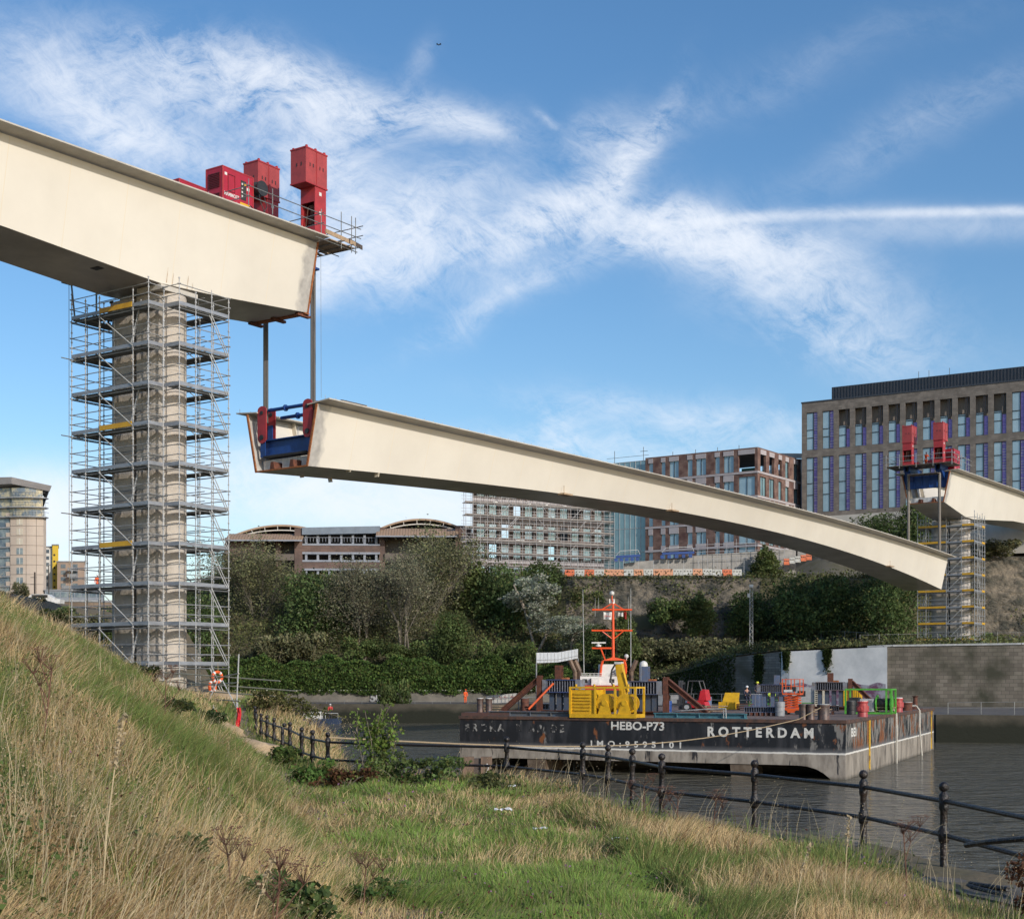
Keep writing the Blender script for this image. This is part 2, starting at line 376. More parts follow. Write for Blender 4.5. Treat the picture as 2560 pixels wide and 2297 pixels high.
rock = mat('cliff_rock', (.21,.175,.13), (.045,.045,.035), .35, .9, 0, 1.0, .7, detail=9, lo=.38, hi=.6, stretch=(1,1,1.6), bdist=1.6)
pave = mat('lower_quay_concrete', (.12,.11,.10), (.07,.065,.06), .5, .9)
def strip(rows, m, name, jit=0):
    sub = 3 if jit else 1; vs = []; nrow = None
    for ci, q in enumerate(far_pxs):
        pr = prof[ci][rows[0]:rows[1]+1]; col = []
        for a, b in zip(pr, pr[1:]):
            for k in range(sub): f = k/sub; col.append((a[0]+(b[0]-a[0])*f, a[1]+(b[1]-a[1])*f))
        col.append(pr[-1]); nrow = len(col)
        for k, (y, z) in enumerate(col):
            x = (q-1280)*y/F
            if jit and 0 < k < nrow-1:
                n = float(vnoise(x, z*1.3+y*.3, .22, 5))-.5; n2 = float(vnoise(x, z*1.5, .8, 6))-.5
                y += n*jit*4+n2*jit*1.6; z += n2*jit*.8
            vs.append(((q-1280)*y/F, y, z))
    fs = [(i*nrow+j, (i+1)*nrow+j, (i+1)*nrow+j+1, i*nrow+j+1) for i in range(len(far_pxs)-1) for j in range(nrow-1)]
    return MB().add(vs, fs).build(name, m, smooth=True, kind='structure')
def quaym(name, base, alg):
    m = mat(name, base, tuple(c*.55 for c in base), .35, .9, 0, .5, 3, stretch=(1,1,1.4)); t, p = nodes(m)
    src = p.inputs['Base Color'].links[0].from_socket
    co = t.nodes.new('ShaderNodeTexCoord'); sp = t.nodes.new('ShaderNodeSeparateXYZ'); t.links.new(co.outputs['Object'], sp.inputs[0])
    n = t.nodes.new('ShaderNodeTexNoise'); n.inputs['Scale'].default_value = .5; t.links.new(co.outputs['Object'], n.inputs['Vector'])
    ad = t.nodes.new('ShaderNodeMath'); ad.operation = 'MULTIPLY_ADD'; t.links.new(n.outputs['Fac'], ad.inputs[0]); ad.inputs[1].default_value = 1.2; t.links.new(sp.outputs[2], ad.inputs[2])
    mr = t.nodes.new('ShaderNodeMapRange'); mr.inputs[1].default_value = -3.9+alg; mr.inputs[2].default_value = -3.2+alg; t.links.new(ad.outputs[0], mr.inputs[0])
    mi = t.nodes.new('ShaderNodeMix'); mi.data_type = 'RGBA'; t.links.new(mr.outputs[0], mi.inputs['Factor']); mi.inputs['A'].default_value = (.012,.014,.007,1); t.links.new(src, mi.inputs['B'])
    t.links.new(mi.outputs['Result'], p.inputs['Base Color']); return m
strip((0,1), quaym('quay_wall_wet', (.085,.075,.055), .35), 'far_quay_wall')     # algae line is real tide staining
strip((1,2), pave, 'lower_quay')
hill = strip((4,9), slope_m, 'hillside', .35); hill.data.materials.append(rock)
for pl in hill.data.polygons:
    c = pl.center; q = 1280+F*c.x/c.y; n_ = float(vnoise(c.x, c.z*1.5, .16, 9))
    if (1405 < q < 1900 and 5.2 < c.z < 14.3+n_ and n_ > .22) or (q > 2425 and c.z > 4.5 and n_ > .12): pl.material_index = 1
strip((9,14), mat('upper_ground', (.09,.085,.05), (.13,.12,.10), .3, .95), 'upper_ground')

# retaining wall at the back of the lower quay, split where its look changes
def brickify(name, c1, c2, mort, sx, sz, c3=None, patch=.3):
    if name in MATS: return MATS[name]
    m = bpy.data.materials.new(name); m.use_nodes = True; t, p = m.node_tree, m.node_tree.nodes['Principled BSDF']; p.inputs['Roughness'].default_value = .9
    uv = t.nodes.new('ShaderNodeUVMap'); br = t.nodes.new('ShaderNodeTexBrick'); t.links.new(uv.outputs[0], br.inputs['Vector'])
    br.inputs['Color1'].default_value = (*c1,1); br.inputs['Color2'].default_value = (*c2,1); br.inputs['Mortar'].default_value = (*mort,1)
    br.inputs['Scale'].default_value = 1; br.inputs['Brick Width'].default_value = sx; br.inputs['Row Height'].default_value = sz; br.inputs['Mortar Size'].default_value = .02; br.inputs['Bias'].default_value = -.1
    n = t.nodes.new('ShaderNodeTexNoise'); n.inputs['Scale'].default_value = patch; n.inputs['Detail'].default_value = 7; t.links.new(uv.outputs[0], n.inputs['Vector'])
    mr = t.nodes.new('ShaderNodeMapRange'); mr.inputs[1].default_value = .42; mr.inputs[2].default_value = .66; t.links.new(n.outputs['Fac'], mr.inputs[0])
    mi = t.nodes.new('ShaderNodeMix'); mi.data_type = 'RGBA'; t.links.new(mr.outputs[0], mi.inputs['Factor']); t.links.new(br.outputs['Color'], mi.inputs['A']); c3 = c3 or tuple(c*.5 for c in c1); mi.inputs['B'].default_value = (*c3,1)
    t.links.new(mi.outputs['Result'], p.inputs['Base Color']); MATS[name] = m; return m
def set_uv(o, fn):
    me = o.data; uv = me.uv_layers.new(name='UVMap'); w0 = worg(o)
    for lp in me.loops: uv.data[lp.index].uv = fn(me.vertices[lp.vertex_index].co + w0)
stonem = brickify('stone_blocks', (.185,.165,.135), (.115,.10,.082), (.07,.062,.052), .9, .42, (.045,.045,.03), .33)
def pwall(pxa, pxb, name, label, m, thick=.6, top=0, step=20, lift=0, grp=None):
    n = max(2, int((pxb-pxa)/step)); v = []; 
    for k in range(n+1):
        q = pxa+(pxb-pxa)*k/n; P = farprof(q); y, zt = P[3]; zt += top + (rnd.uniform(-.1,.1) if lift else 0)
        for yy_, zz in ((y-thick, -3.3), (y-thick, zt), (y+.3, zt), (y+.3, -3.3)): v.append(((q-1280)*yy_/F, yy_, zz))
    f = [(i*4+j, i*4+4+j, i*4+5+j, i*4+1+j) for i in range(n) for j in range(3)] + [(0,1,2,3), (n*4+3,n*4+2,n*4+1,n*4)]
    o = MB().add(v, f).build(name, m); set_uv(o, lambda c: (math.atan2(c.x, c.y)*170, c.z)); return tag(o, label, 'wall', grp)
pwall(380, 1440, 'retaining_wall', 'long low concrete wall with graffiti under the ivy hedge behind the far quay walk', concrete2 if 0 else mat('grimy_concrete', (.20,.18,.15), (.10,.095,.08), .4, .9, 0, .4, 3), top=.15)
pwall(1440, 1829, 'retaining_wall', 'ivy covered stone wall directly behind the red forklift on the barge', stonem, top=.0)
pwall(1829, 1953, 'retaining_wall', 'grey stone wall streaked with ivy, left of the white painted wall', brickify('grey_blocks', (.27,.25,.22), (.19,.175,.155), (.10,.09,.08), .8, .3, (.09,.085,.06), .3), top=.05)
ww = mat('chipped_white_paint', (.76,.77,.77), (.55,.57,.58), .35, .8, 0, .2, 3)
pwall(1953, 2218, 'retaining_wall', 'white painted concrete wall with purple graffiti along its foot', ww, thick=.9, top=.0)
pwall(2218, 3000, 'retaining_wall', 'dark brown stone block wall that carries the far bridge pier', stonem, thick=.62, top=.0)
mb = MB()
for k in range(12):                 # graffiti band on the white wall
    q0, q1 = 1962+k*21, 1962+(k+1)*21
    for (q, qq) in ((q0, q1),):
        ya, yb = farprof(q)[3][0]-.93, farprof(qq)[3][0]-.93
        mb.quad(((q-1280)*ya/F, ya, -2.9), ((qq-1280)*yb/F, yb, -2.9), ((qq-1280)*yb/F, yb, -.55+.2*math.sin(k*2)), ((q-1280)*ya/F, ya, -.55+.2*math.sin(k*2-2)))
tag(mb.build('wall_graffiti', mat('purple_graffiti', (.17,.07,.13), (.38,.38,.42), .9, .8, detail=8, lo=.45, hi=.6)), 'purple and white graffiti painted along the foot of the white wall', 'graffiti')
# coping and a red-and-white strip of barriers along the wall top under the pier
mb = MB()
for q in range(2170, 3000, 20):
    a, b = farprof(q)[3], farprof(q+20)[3]
    pa, pb = Vector(((q-1280)*a[0]/F, a[0]-.35, a[1]+.12)), Vector(((q+20-1280)*b[0]/F, b[0]-.35, b[1]+.12)); mb.bar(pa, pb, .9, .2)
tag(mb.build('wall_coping', ltgrey), 'pale flat coping along the top of the stone wall at the far pier', 'coping')

# ------------------------------------------------------------ bridge girders
AX = Vector((.561,.828,0)).normalized(); CX = Vector((-AX.y, AX.x, 0))
LA = Vector((-18.2, 70.1, 0)); FL = frame(LA.x, LA.y, AX.x, AX.y)
def creamgirder():
    m = mat('cream_girder_paint', (.73,.69,.605), (.66,.62,.54), .16, .42, 0, .02, 2); t, p = nodes(m)
    src = p.inputs['Base Color'].links[0].from_socket
    uv = t.nodes.new('ShaderNodeUVMap'); sp = t.nodes.new('ShaderNodeSeparateXYZ'); t.links.new(uv.outputs[0], sp.inputs[0])
    co = t.nodes.new('ShaderNodeTexCoord'); n = t.nodes.new('ShaderNodeTexNoise'); n.inputs['Scale'].default_value = 1.3; n.inputs['Detail'].default_value = 8; t.links.new(co.outputs['Object'], n.inputs['Vector'])
    a = t.nodes.new('ShaderNodeMath'); a.operation = 'MULTIPLY_ADD'; t.links.new(n.outputs['Fac'], a.inputs[0]); a.inputs[1].default_value = 1.1; t.links.new(sp.outputs[0], a.inputs[2])
    mr = t.nodes.new('ShaderNodeMapRange'); mr.inputs[1].default_value = 1.25; mr.inputs[2].default_value = 1.65; t.links.new(a.outputs[0], mr.inputs[0])
    # primer, put on with a roller where the paint stops short of the splice
    n2 = t.nodes.new('ShaderNodeTexNoise'); n2.inputs['Scale'].default_value = 2.5; n2.inputs['Detail'].default_value = 3; t.links.new(co.outputs['Object'], n2.inputs['Vector'])
    cr = t.nodes.new('ShaderNodeMix'); cr.data_type = 'RGBA'; t.links.new(n2.outputs['Fac'], cr.inputs['Factor']); cr.inputs['A'].default_value = (.22,.21,.20,1); cr.inputs['B'].default_value = (.62,.59,.54,1)
    mi = t.nodes.new('ShaderNodeMix'); mi.data_type = 'RGBA'; t.links.new(mr.outputs[0], mi.inputs['Factor']); t.links.new(cr.outputs['Result'], mi.inputs['A']); t.links.new(src, mi.inputs['B'])
    # faint vertical plate seams every few metres
    w = t.nodes.new('ShaderNodeMath'); w.operation = 'FRACT'; dv = t.nodes.new('ShaderNodeMath'); dv.operation = 'DIVIDE'; t.links.new(sp.outputs[0], dv.inputs[0]); dv.inputs[1].default_value = 3.4; t.links.new(dv.outputs[0], w.inputs[0])
    ls = t.nodes.new('ShaderNodeMath'); ls.operation = 'LESS_THAN'; t.links.new(w.outputs[0], ls.inputs[0]); ls.inputs[1].default_value = .012
    m3 = t.nodes.new('ShaderNodeMix'); m3.data_type = 'RGBA'; t.links.new(ls.outputs[0], m3.inputs['Factor']); t.links.new(mi.outputs['Result'], m3.inputs['A']); m3.inputs['B'].default_value = (.70,.63,.50,1)
    t.links.new(m3.outputs['Result'], p.inputs['Base Color']); return m
gm = creamgirder()
flm = mat('flange_paint', (.55,.51,.44), (.42,.39,.34), .8, .5)
soffm = mat('soffit_steel', (.58,.53,.48), (.38,.34,.31), .35, .28, .1, .05, 3, detail=8, spec=.5)
def girder(name, label, st, end_v0=False, end_v1=False):
    """st: stations (centre point on the soffit line, cross direction towards the far web, z soffit, z top, v)"""
    g = thing(name, label, 'bridge section', (st[0][0].x, st[0][0].y, st[0][2]))
    T = .05; B2, T2 = 2.15, 2.92
    def sheet(nm, f, m, uv=False):
        n = len(st); v = []; secs = [f(s) for s in st]; k = len(secs[0])
        for s_, sec in zip(st, secs):
            c, cr, zb, zt, vv = s_
            for (a, z) in sec: p = c+cr*a; v.append((p.x, p.y, z))
        fc = [(i*k+j, i*k+(j+1) % k, (i+1)*k+(j+1) % k, (i+1)*k+j) for i in range(n-1) for j in range(k)]
        fc += [tuple(range(k)), tuple(range((n-1)*k+k-1, (n-1)*k-1, -1))]
        o = MB().add(v, fc).build(nm, m, g)
        if uv:
            me = o.data; l = me.uv_layers.new(name='UVMap')
            for lp in me.loops:
                s_ = st[lp.vertex_index//k]; d0 = s_[4]-st[0][4]; d1 = st[-1][4]-s_[4]
                d = min(d0 if end_v0 else 99, d1 if end_v1 else 99); l.data[lp.index].uv = (d, 0)
        return o
    for sgn in (-1, 1):
        sheet('web_plate', lambda s: [(sgn*B2, s[2]), (sgn*(B2-T), s[2]), (sgn*(T2-T), s[3]-.04), (sgn*T2, s[3]-.04)], gm, True)
        sheet('top_flange', lambda s: [(sgn*(T2+.92), s[3]+.10), (sgn*(T2-.85), s[3]-.04), (sgn*(T2-.85), s[3]+.03), (sgn*(T2+.92), s[3]+.17)], flm)
    sheet('soffit_plate', lambda s: [(-B2+.06, s[2]-.003), (B2-.06, s[2]-.003), (B2-.06, s[2]+.06), (-B2+.06, s[2]+.06)], soffm)
    mb = MB()
    for a, b in zip(st, st[1:]):
        L_ = (b[0]-a[0]).length; k = max(1, int(L_/.85))
        for i in range(k):
            if rnd.random() < .25: continue
            f = i/k; c = a[0].lerp(b[0], f); zt = a[3]+(b[3]-a[3])*f
            for sgn in (-1, 1):
                p = c+a[1]*(sgn*(T2+.6)); mb.tube((p.x, p.y, zt+.13), (p.x, p.y, zt+.36), .017, 4)
    mb.build('shear_studs', steel, g)
    return g
def lerp1(t, xs, ys): return float(interp(t, xs, ys))
# left section, on its pier
st = []
sx = [-26,-8.4,.84,4.6,11.92]; sz = [20.9,20.5,20.08,20.3,20.95]; tx = [-26,-9.2,.3,12.1]; tz = [24.1,24.37,24.6,24.87]
for v in np.arange(-26, 12.01, 1.0): 
    v = min(float(v), 11.95); c = LA+AX*v+CX*2.4; st.append((c, CX, lerp1(v, sx, sz), lerp1(v, tx, tz), v))
gL = girder('bridge_girder', 'huge cream steel box section resting on the scaffolded pier at left', st, False, True)
mb = MB(FL)      # rusty bevelled end edge
mb.hexa([(11.9,.22,20.93),(12.03,.22,20.93),(12.03,.34,20.93),(11.9,.34,20.93),(11.9,-.55,24.84),(12.03,-.55,24.84),(12.03,-.43,24.84),(11.9,-.43,24.84)])
mb.hexa([(11.9,4.46,20.93),(12.03,4.46,20.93),(12.03,4.58,20.93),(11.9,4.58,20.93),(11.9,5.23,24.84),(12.03,5.23,24.84),(12.03,5.35,24.84),(11.9,5.35,24.84)])
mb.box(11.7, 12.12, .24, 4.5, 20.86, 20.93); mb.build('bevelled_end', rust2, gL)
mb = MB(FL)
for s in (.5, 2.4, 4.2): mb.box(11.3, 12.35, s-.12, s+.12, 20.72, 20.86)
mb.build('end_lug', rust, gL)
stm = mat('rust_stain', (.40,.27,.17), (.62,.54,.43), 6, .7, stretch=(1,1,.4), lo=.4, hi=.6)
for v_, h_, w_ in ((1.35,.75,.05),(1.75,.55,.04),(2.75,.65,.05),(3.1,.4,.03)):
    q_ = lambda z: .25-.171*(z-20.1)-.012
    MB(FL).quad((v_,q_(20.2),20.2),(v_+w_,q_(20.2),20.2),(v_+w_*.7,q_(20.2+h_),20.2+h_),(v_+w_*.3,q_(20.2+h_),20.2+h_)).build('rust_stain', stm, gL)
mb = MB(FL); 
mb.box(-2.4,-2.0,.9,1.5,20.2,20.45); mb.build('bearing_bracket', dark, gL)
# middle section, being lifted
Sx, Sy, Ex, Ey = -11.72, 80.4, 50.6, 165.0
AM = Vector((Ex-Sx, Ey-Sy, 0)); LM = AM.length; AM.normalize(); CM = Vector((-AM.y, AM.x, 0)); S0 = Vector((Sx, Sy, 0)); FM = frame(Sx, Sy, AM.x, AM.y)
def on_line(px, off):       # distance along a line parallel to the section, offset across it
    o = S0+CM*off; k = (px-1280)/F; return (k*o.y-o.x)/(AM.x-k*AM.y)
def fitz(data, off, deg=3):
    vv = []; zz = []
    for px, py in data: v = on_line(px, off); Y = (S0+CM*off+AM*v).y; vv.append(v); zz.append((HZ-py)*Y/F)
    return np.polyfit(vv, zz, deg)
pb = fitz([(771,1167),(813,1169),(1160,1202),(1337,1222),(1515,1249),(1617,1266),(1826,1311),(1960,1334),(2060,1360),(2108,1375),(2354,1474)], 0)
pt = fitz([(840,994),(960,1028),(1249,1100),(1471,1142),(1617,1173),(1781,1216),(1960,1266),(2138,1308),(2257,1345),(2371,1384)], -1.7)
st = []; nst = 60
for i in range(nst+1):
    v = LM*i/nst; zb, zt = float(np.polyval(pb, v)), float(np.polyval(pt, v))-.17; st.append((S0+AM*v+CM*2.15, CM, zb, zt, v))
gM = girder('bridge_girder', 'long cream middle section hanging over the river from lifting strands', st, True, False)
zb0, zt0 = st[0][2], st[0][3]; zb1, zt1 = st[-1][2], st[-1][3]
# right section
R0 = Vector((50.9,165,0)); st = []; FRt = frame(R0.x, R0.y, AX.x, AX.y)
for v in np.arange(0, 56.1, 1.0):
    v = float(v); c = R0+AX*v+CX*2.15; st.append((c, CX, lerp1(v, [0,8.5,12,31,56],[20.88,19.95,19.95,21.5,22.5]), lerp1(v, [0,31,56],[24.5,25.1,25.2]), v))
gR = girder('bridge_girder', 'cream steel box section at right, in front of the brown brick offices', st, True, False)
def end_detail(g, M, zb, zt, rustc=rust2):
    mb = MB(M); T2, B2 = 2.92, 2.15
    for sg in (-1, 1):
        c = 2.15; x = sorted((c+sg*(B2+.01), c+sg*(B2-.12))); X = sorted((c+sg*(T2+.01), c+sg*(T2-.12)))
        mb.hexa([(-.06,x[0],zb-.02),(.02,x[0],zb-.02),(.02,x[1],zb-.02),(-.06,x[1],zb-.02),(-.06,X[0],zt-.05),(.02,X[0],zt-.05),(.02,X[1],zt-.05),(-.06,X[1],zt-.05)])
    mb.box(-.06,.02,.1,4.2,zb-.02,zb+.07); mb.build('bevelled_end', rustc, g)
    mb = MB(M)      # bottom diaphragm with two trough openings
    for a, b in ((.15,1.0),(1.5,2.6),(3.1,4.15)): mb.box(.5,.56,a,b,zb+.07,zb+.55)
    mb.box(.5,.56,.12,4.18,zb+.55,zb+.72); mb.build('end_diaphragm', white, g)
    mb = MB(M)
    for a in (1.1, 2.7):
        mb.hexa([(-.04,a,zb+.07),(.9,a,zb+.16),(.9,a+.38,zb+.16),(-.04,a+.38,zb+.07),(-.04,a+.08,zb+.5),(.9,a+.08,zb+.5),(.9,a+.30,zb+.5),(-.04,a+.30,zb+.5)])
    mb.build('trough_stiffener', rust, g)
    for sg in (-1, 1):
        for v in (1.1, 3.6, 6.1):
            mb = MB(M); c = 2.15; a, b = c+sg*(B2-.06), c+sg*(T2-.06); w = -sg*.32
            mb.hexa([(v,a,zb+.1),(v+.05,a,zb+.1),(v+.05,a+w,zb+.1),(v,a+w,zb+.1),(v,b,zt-.06),(v+.05,b,zt-.06),(v+.05,b+w,zt-.06),(v,b+w,zt-.06)]); mb.build('stiffener', gm, g)
end_detail(gM, FM, zb0, zt0); end_detail(gR, FRt, 20.88, 24.5)
mb = MB(FM); mb.box(1.3,3.4,-1.45,-.75,zt0+.16,zt0+.30); mb.build('flange_packer', mat('dark_timber', (.10,.07,.05)), gM)
for v in (25.5, 41, 88): # small timber and steel brackets left on the lower edge
    mb = MB(FM); z = float(np.polyval(pb, v)); mb.box(v, v+1.1, -.45, .15, z-.10, z+.02); mb.tube((v+.1,-.35,z),(v+.1,-.35,z+.55),.02,4); mb.build('edge_bracket', boardm, gM)

# ------------------------------------------------------------ piers
def rounded_leaf(v0, v1, s0, s1, outer, r, n=12):   # rectangle in (v,s) with the outer long side rounded
    pts = []
    if outer < 0: cen = [(v1-r, s0+r, -90, 0), (v0+r, s0+r, 180, 270)]
    else: cen = [(v1-r, s1-r, 0, 90), (v0+r, s1-r, 90, 180)]
    def arc(cx, cy, a0, a1): return [(cx+r*math.cos(R(a0+(a1-a0)*i/n)), cy+r*math.sin(R(a0+(a1-a0)*i/n))) for i in range(n+1)]
    if outer < 0: return [(v1, s1), (v0, s1)] + arc(v0+r, s0+r, 180, 270) + arc(v1-r, s0+r, 270, 360)
    return [(v0, s0), (v1, s0)] + arc(v1-r, s1-r, 0, 90) + arc(v0+r, s1-r, 90, 180)
def pier(M, v0, v1, sc_, zb, zt, label, m, txt):
    o = M @ Vector(((v0+v1)/2, sc_, zb)); g = thing('bridge_pier', label, 'bridge pier', o)
    for outer, s0, s1 in ((-1, sc_-2.33, sc_-.18), (1, sc_+.18, sc_+2.33)):
        a = MB(M); 
        z = zb
        poly = rounded_leaf(v0, v1, s0, s1, outer, .98)
        k = 0
        while z < zt-.1:        # poured in lifts, with a shallow groove between two lifts
            z2 = min(z+3.0, zt); a.prism(poly, z, z2-.02)
            if z2 < zt: a.prism([((x-(v0+v1)/2)*.985+(v0+v1)/2, (y-(s0+s1)/2)*.985+(s0+s1)/2) for x, y in poly], z2-.02, z2)
            z = z2
        a.build('pier_leaf', m, g, smooth=True)
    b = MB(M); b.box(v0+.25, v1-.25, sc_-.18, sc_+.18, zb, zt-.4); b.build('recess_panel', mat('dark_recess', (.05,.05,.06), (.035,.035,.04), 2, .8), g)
    for q in (-1.7, .9): MB(M).box((v0+v1)/2-.5, (v0+v1)/2+.5, sc_+q, sc_+q+.8, zt+.003, zt+.35).build('bearing', grey, g)
    return g
pL = pier(FL, 1.15, 3.15, 2.4, -2.2, 19.75, 'tall twin leaf concrete pier at left, wrapped in scaffolding', concrete, 1)
MB(FL).box(.9,3.4,.1,1.9,19.76,20.02).build('bearing_plinth', flm, pL)
pR = pier(FRt, 9.0, 11.0, 2.15, 3.2, 19.7, 'pale twin leaf concrete pier on the far bank, wrapped in scaffolding with yellow boards', mat('pale_pier_concrete', (.50,.47,.43), (.42,.39,.36), 1.5, .85, 0, .3, 5), 2)

# ------------------------------------------------------------ scaffolding
def scaffold(name, label, M, v0, v1, s0, s1, notch, levels, zb, ztop, hole, svals, vvals, yel, tube_r, ladders, group):
    o = M @ Vector((v0, s0, zb)); g = thing(name, label, 'scaffold', o, group)
    sm, r = steel, tube_r
    outer = set()
    for s in svals: outer.add((v0, s)); outer.add((v1, s))
    for v in vvals: outer.add((v, s1)); outer.add((v, s0))
    if notch:
        nv, ns = notch
        outer = {p for p in outer if not (p[0] < nv-.01 and p[1] < ns-.01)} | {(nv, s0), (nv, ns), (v0, ns)}
    hv0, hv1, hs0, hs1 = hole
    inner = {(hv0, s) for s in svals if hs0-.1 < s < hs1+.1} | {(hv1, s) for s in svals if hs0-.1 < s < hs1+.1} | {(v, hs1) for v in vvals if hv0 < v < hv1}
    for (v, s) in sorted(outer | inner):
        mb = MB(M); top = ztop+rnd.uniform(-.35,.35)-(0 if (v, s) in outer else 1.1); mb.tube((v, s, zb-.4), (v, s, top), r, 6)
        z = zb+.5
        while z < top: mb.tube((v, s, z), (v, s, z+.06), r*2.0, 6); z += .5 if tube_r < .05 else 1.0
        mb.build('standard', sm, g)
    if notch: loop = [(v0, ns), (v0, s1), (v1, s1), (v1, s0), (nv, s0), (nv, ns)]
    else: loop = [(v0, s0), (v0, s1), (v1, s1), (v1, s0)]
    for li, z in enumerate(levels):
        mb = MB(M)       # deck boards round the pier, each strip one board wide with a gap
        def boards(a0, a1, b0, b1, along):
            n = max(1, int(((b1-b0) if along == 'v' else (a1-a0))/.24)); 
            for k in range(n):
                if along == 'v': w = (b1-b0)/n; mb.box(a0, a1, b0+k*w+.01, b0+(k+1)*w-.01, z-.05, z)
                else: w = (a1-a0)/n; mb.box(a0+k*w+.01, a0+(k+1)*w-.01, b0, b1, z-.05, z)
        sA = notch[1] if notch else s0
        boards(v0+.05, hv0, sA+.05, s1-.05, 's'); boards(hv1, v1-.05, s0+.05, s1-.05, 's')
        boards(hv0+.01, hv1-.01, hs1, s1-.05, 'v'); boards(hv0+.01, hv1-.01, s0+.05, hs0, 'v')
        mb.build('deck', deckm, g)
        mb = MB(M)       # transoms and ledgers under the deck
        for s in svals: 
            if hs0-.1 < s < hs1+.1: mb.tube((v0-.1, s, z-.10), (hv0+.1, s, z-.10), r); mb.tube((hv1-.1, s, z-.10), (v1+.1, s, z-.10), r)
            else: mb.tube((v0-.1 if not (notch and s < notch[1]) else notch[0], s, z-.10), (v1+.1, s, z-.10), r)
        for a, b in zip(loop, loop[1:]+loop[:1]): mb.tube((*a, z-.16), (*b, z-.16), r)
        mb.tube((v0-.9, s1-.3, z-.14), (v0+.5, s1-.3, z-.14), r) if li % 2 == 0 else None
        mb.build('ledger', steel_dk, g)
        for si, (a, b) in enumerate(zip(loop, loop[1:]+loop[:1])):
            mb = MB(M); av, bv = Vector((*a, 0)), Vector((*b, 0)); d = (bv-av).normalized(); n = Vector((-d.y, d.x, 0))*0
            mb.bar(av+Vector((0,0,z+.10)), bv+Vector((0,0,z+.10)), .04, .18); tb = mb.build('toe_board', toe, g)
            mb = MB(M)
            for k in (.55, 1.05): mb.tube(av-d*.12+Vector((0,0,z+k)), bv+d*.12+Vector((0,0,z+k)), r*.9)
            mb.build('guard_rail', sm, g)
        for (lv, ya, yb, side) in yel:
            if lv is not None and li not in lv: continue
            mb = MB(M); 
            if side == 'v': mb.box(v0-.055, v0-.025, ya, yb, z+.02, z+.27)
            else: mb.box(ya, yb, s0-.055, s0-.025, z+.02, z+.27)
            mb.build('yellow_toe_board', yellow_toe, g)
        # inside rails, near the pier
        mb = MB(M)
        for k in (.5, 1.0): mb.tube((hv0, hs0, z+k), (hv0, hs1, z+k), r*.8); mb.tube((hv1, hs0, z+k), (hv1, hs1, z+k), r*.8)
        mb.build('inner_rail', steel_dk, g)
    for a in ladders['lad']:
        (li, v, s) = a; z1 = levels[li]; z0 = z1-2.0; mb = MB(M); p0, p1 = Vector((v, s, z0+.02)), Vector((v+.1, s-.75, z1+.45))
        w = Vector((0, .17, 0)) if abs(p1.y-p0.y) < .1 else Vector((.17,.17,0))
        mb.bar(p0-w, p1-w, .03, .05); mb.bar(p0+w, p1+w, .03, .05)
        for k in range(8): q = p0.lerp(p1, (k+.6)/8.3); mb.tube(q-w, q+w, .02, 5)
        mb.build('ladder', ltgrey, g)
    for (v_a, s_a, v_b, s_b) in ladders['brace']:
        for z in levels[:]:
            if z-2 < zb-.5: continue
            mb = MB(M); mb.tube((v_a, s_a, z-.12), (v_b, s_b, z-1.95), r); mb.build('brace', ltgrey, g)
    return g
lev = [.70+2.01*k for k in range(10)]
scL = scaffold('scaffold_tower', 'tall grey tube scaffold with board lifts round the near pier at left', FL, 0, 4.4, -1.13, 5.9, (1.0, 0), lev, -1.4, 20.0,
     (.95, 3.45, -.35, 4.95), [0, 1.15, 3.7, 4.8, 5.9], [0, 1.0, 2.1, 3.2, 4.4], [([9,6,3], 1.2, 3.65, 'v')], .027,
     {'lad': [(9,.45,1.9),(7,.45,1.9),(5,.45,1.9),(3,.45,1.9),(1,.45,1.9)], 'brace': [(-.04,3.7,-.04,1.15),(3.2,-1.17,4.35,-1.17),(4.44,3.7,4.44,1.15),(3.0,-1.17,4.2,-1.17)]}, 'scaffold towers round the two piers')
lev2 = [4.72+2.0*k for k in range(8)]
scR = scaffold('scaffold_tower', 'scaffold tower with yellow toe boards on every lift round the far pier at right', FRt, 7.8, 12.2, -1.35, 5.65, None, lev2, 3.4, 20.3,
     (8.75, 11.25, -.35, 4.65), [-1.35, .2, 2.1, 4.6, 5.65], [7.8, 9.0, 10.1, 11.1, 12.2], [(None, 2.15, 5.6, 'v'), (None, -1.3, .15, 'v'), (None, 10.9, 12.15, 's')], .036,
     {'lad': [(7,8.2,5.2),(5,8.2,5.2),(3,8.2,5.2),(1,8.2,5.2)], 'brace': [(7.76,.2,7.76,2.1),(9.0,-1.4,10.1,-1.4)]}, 'scaffold towers round the two piers')

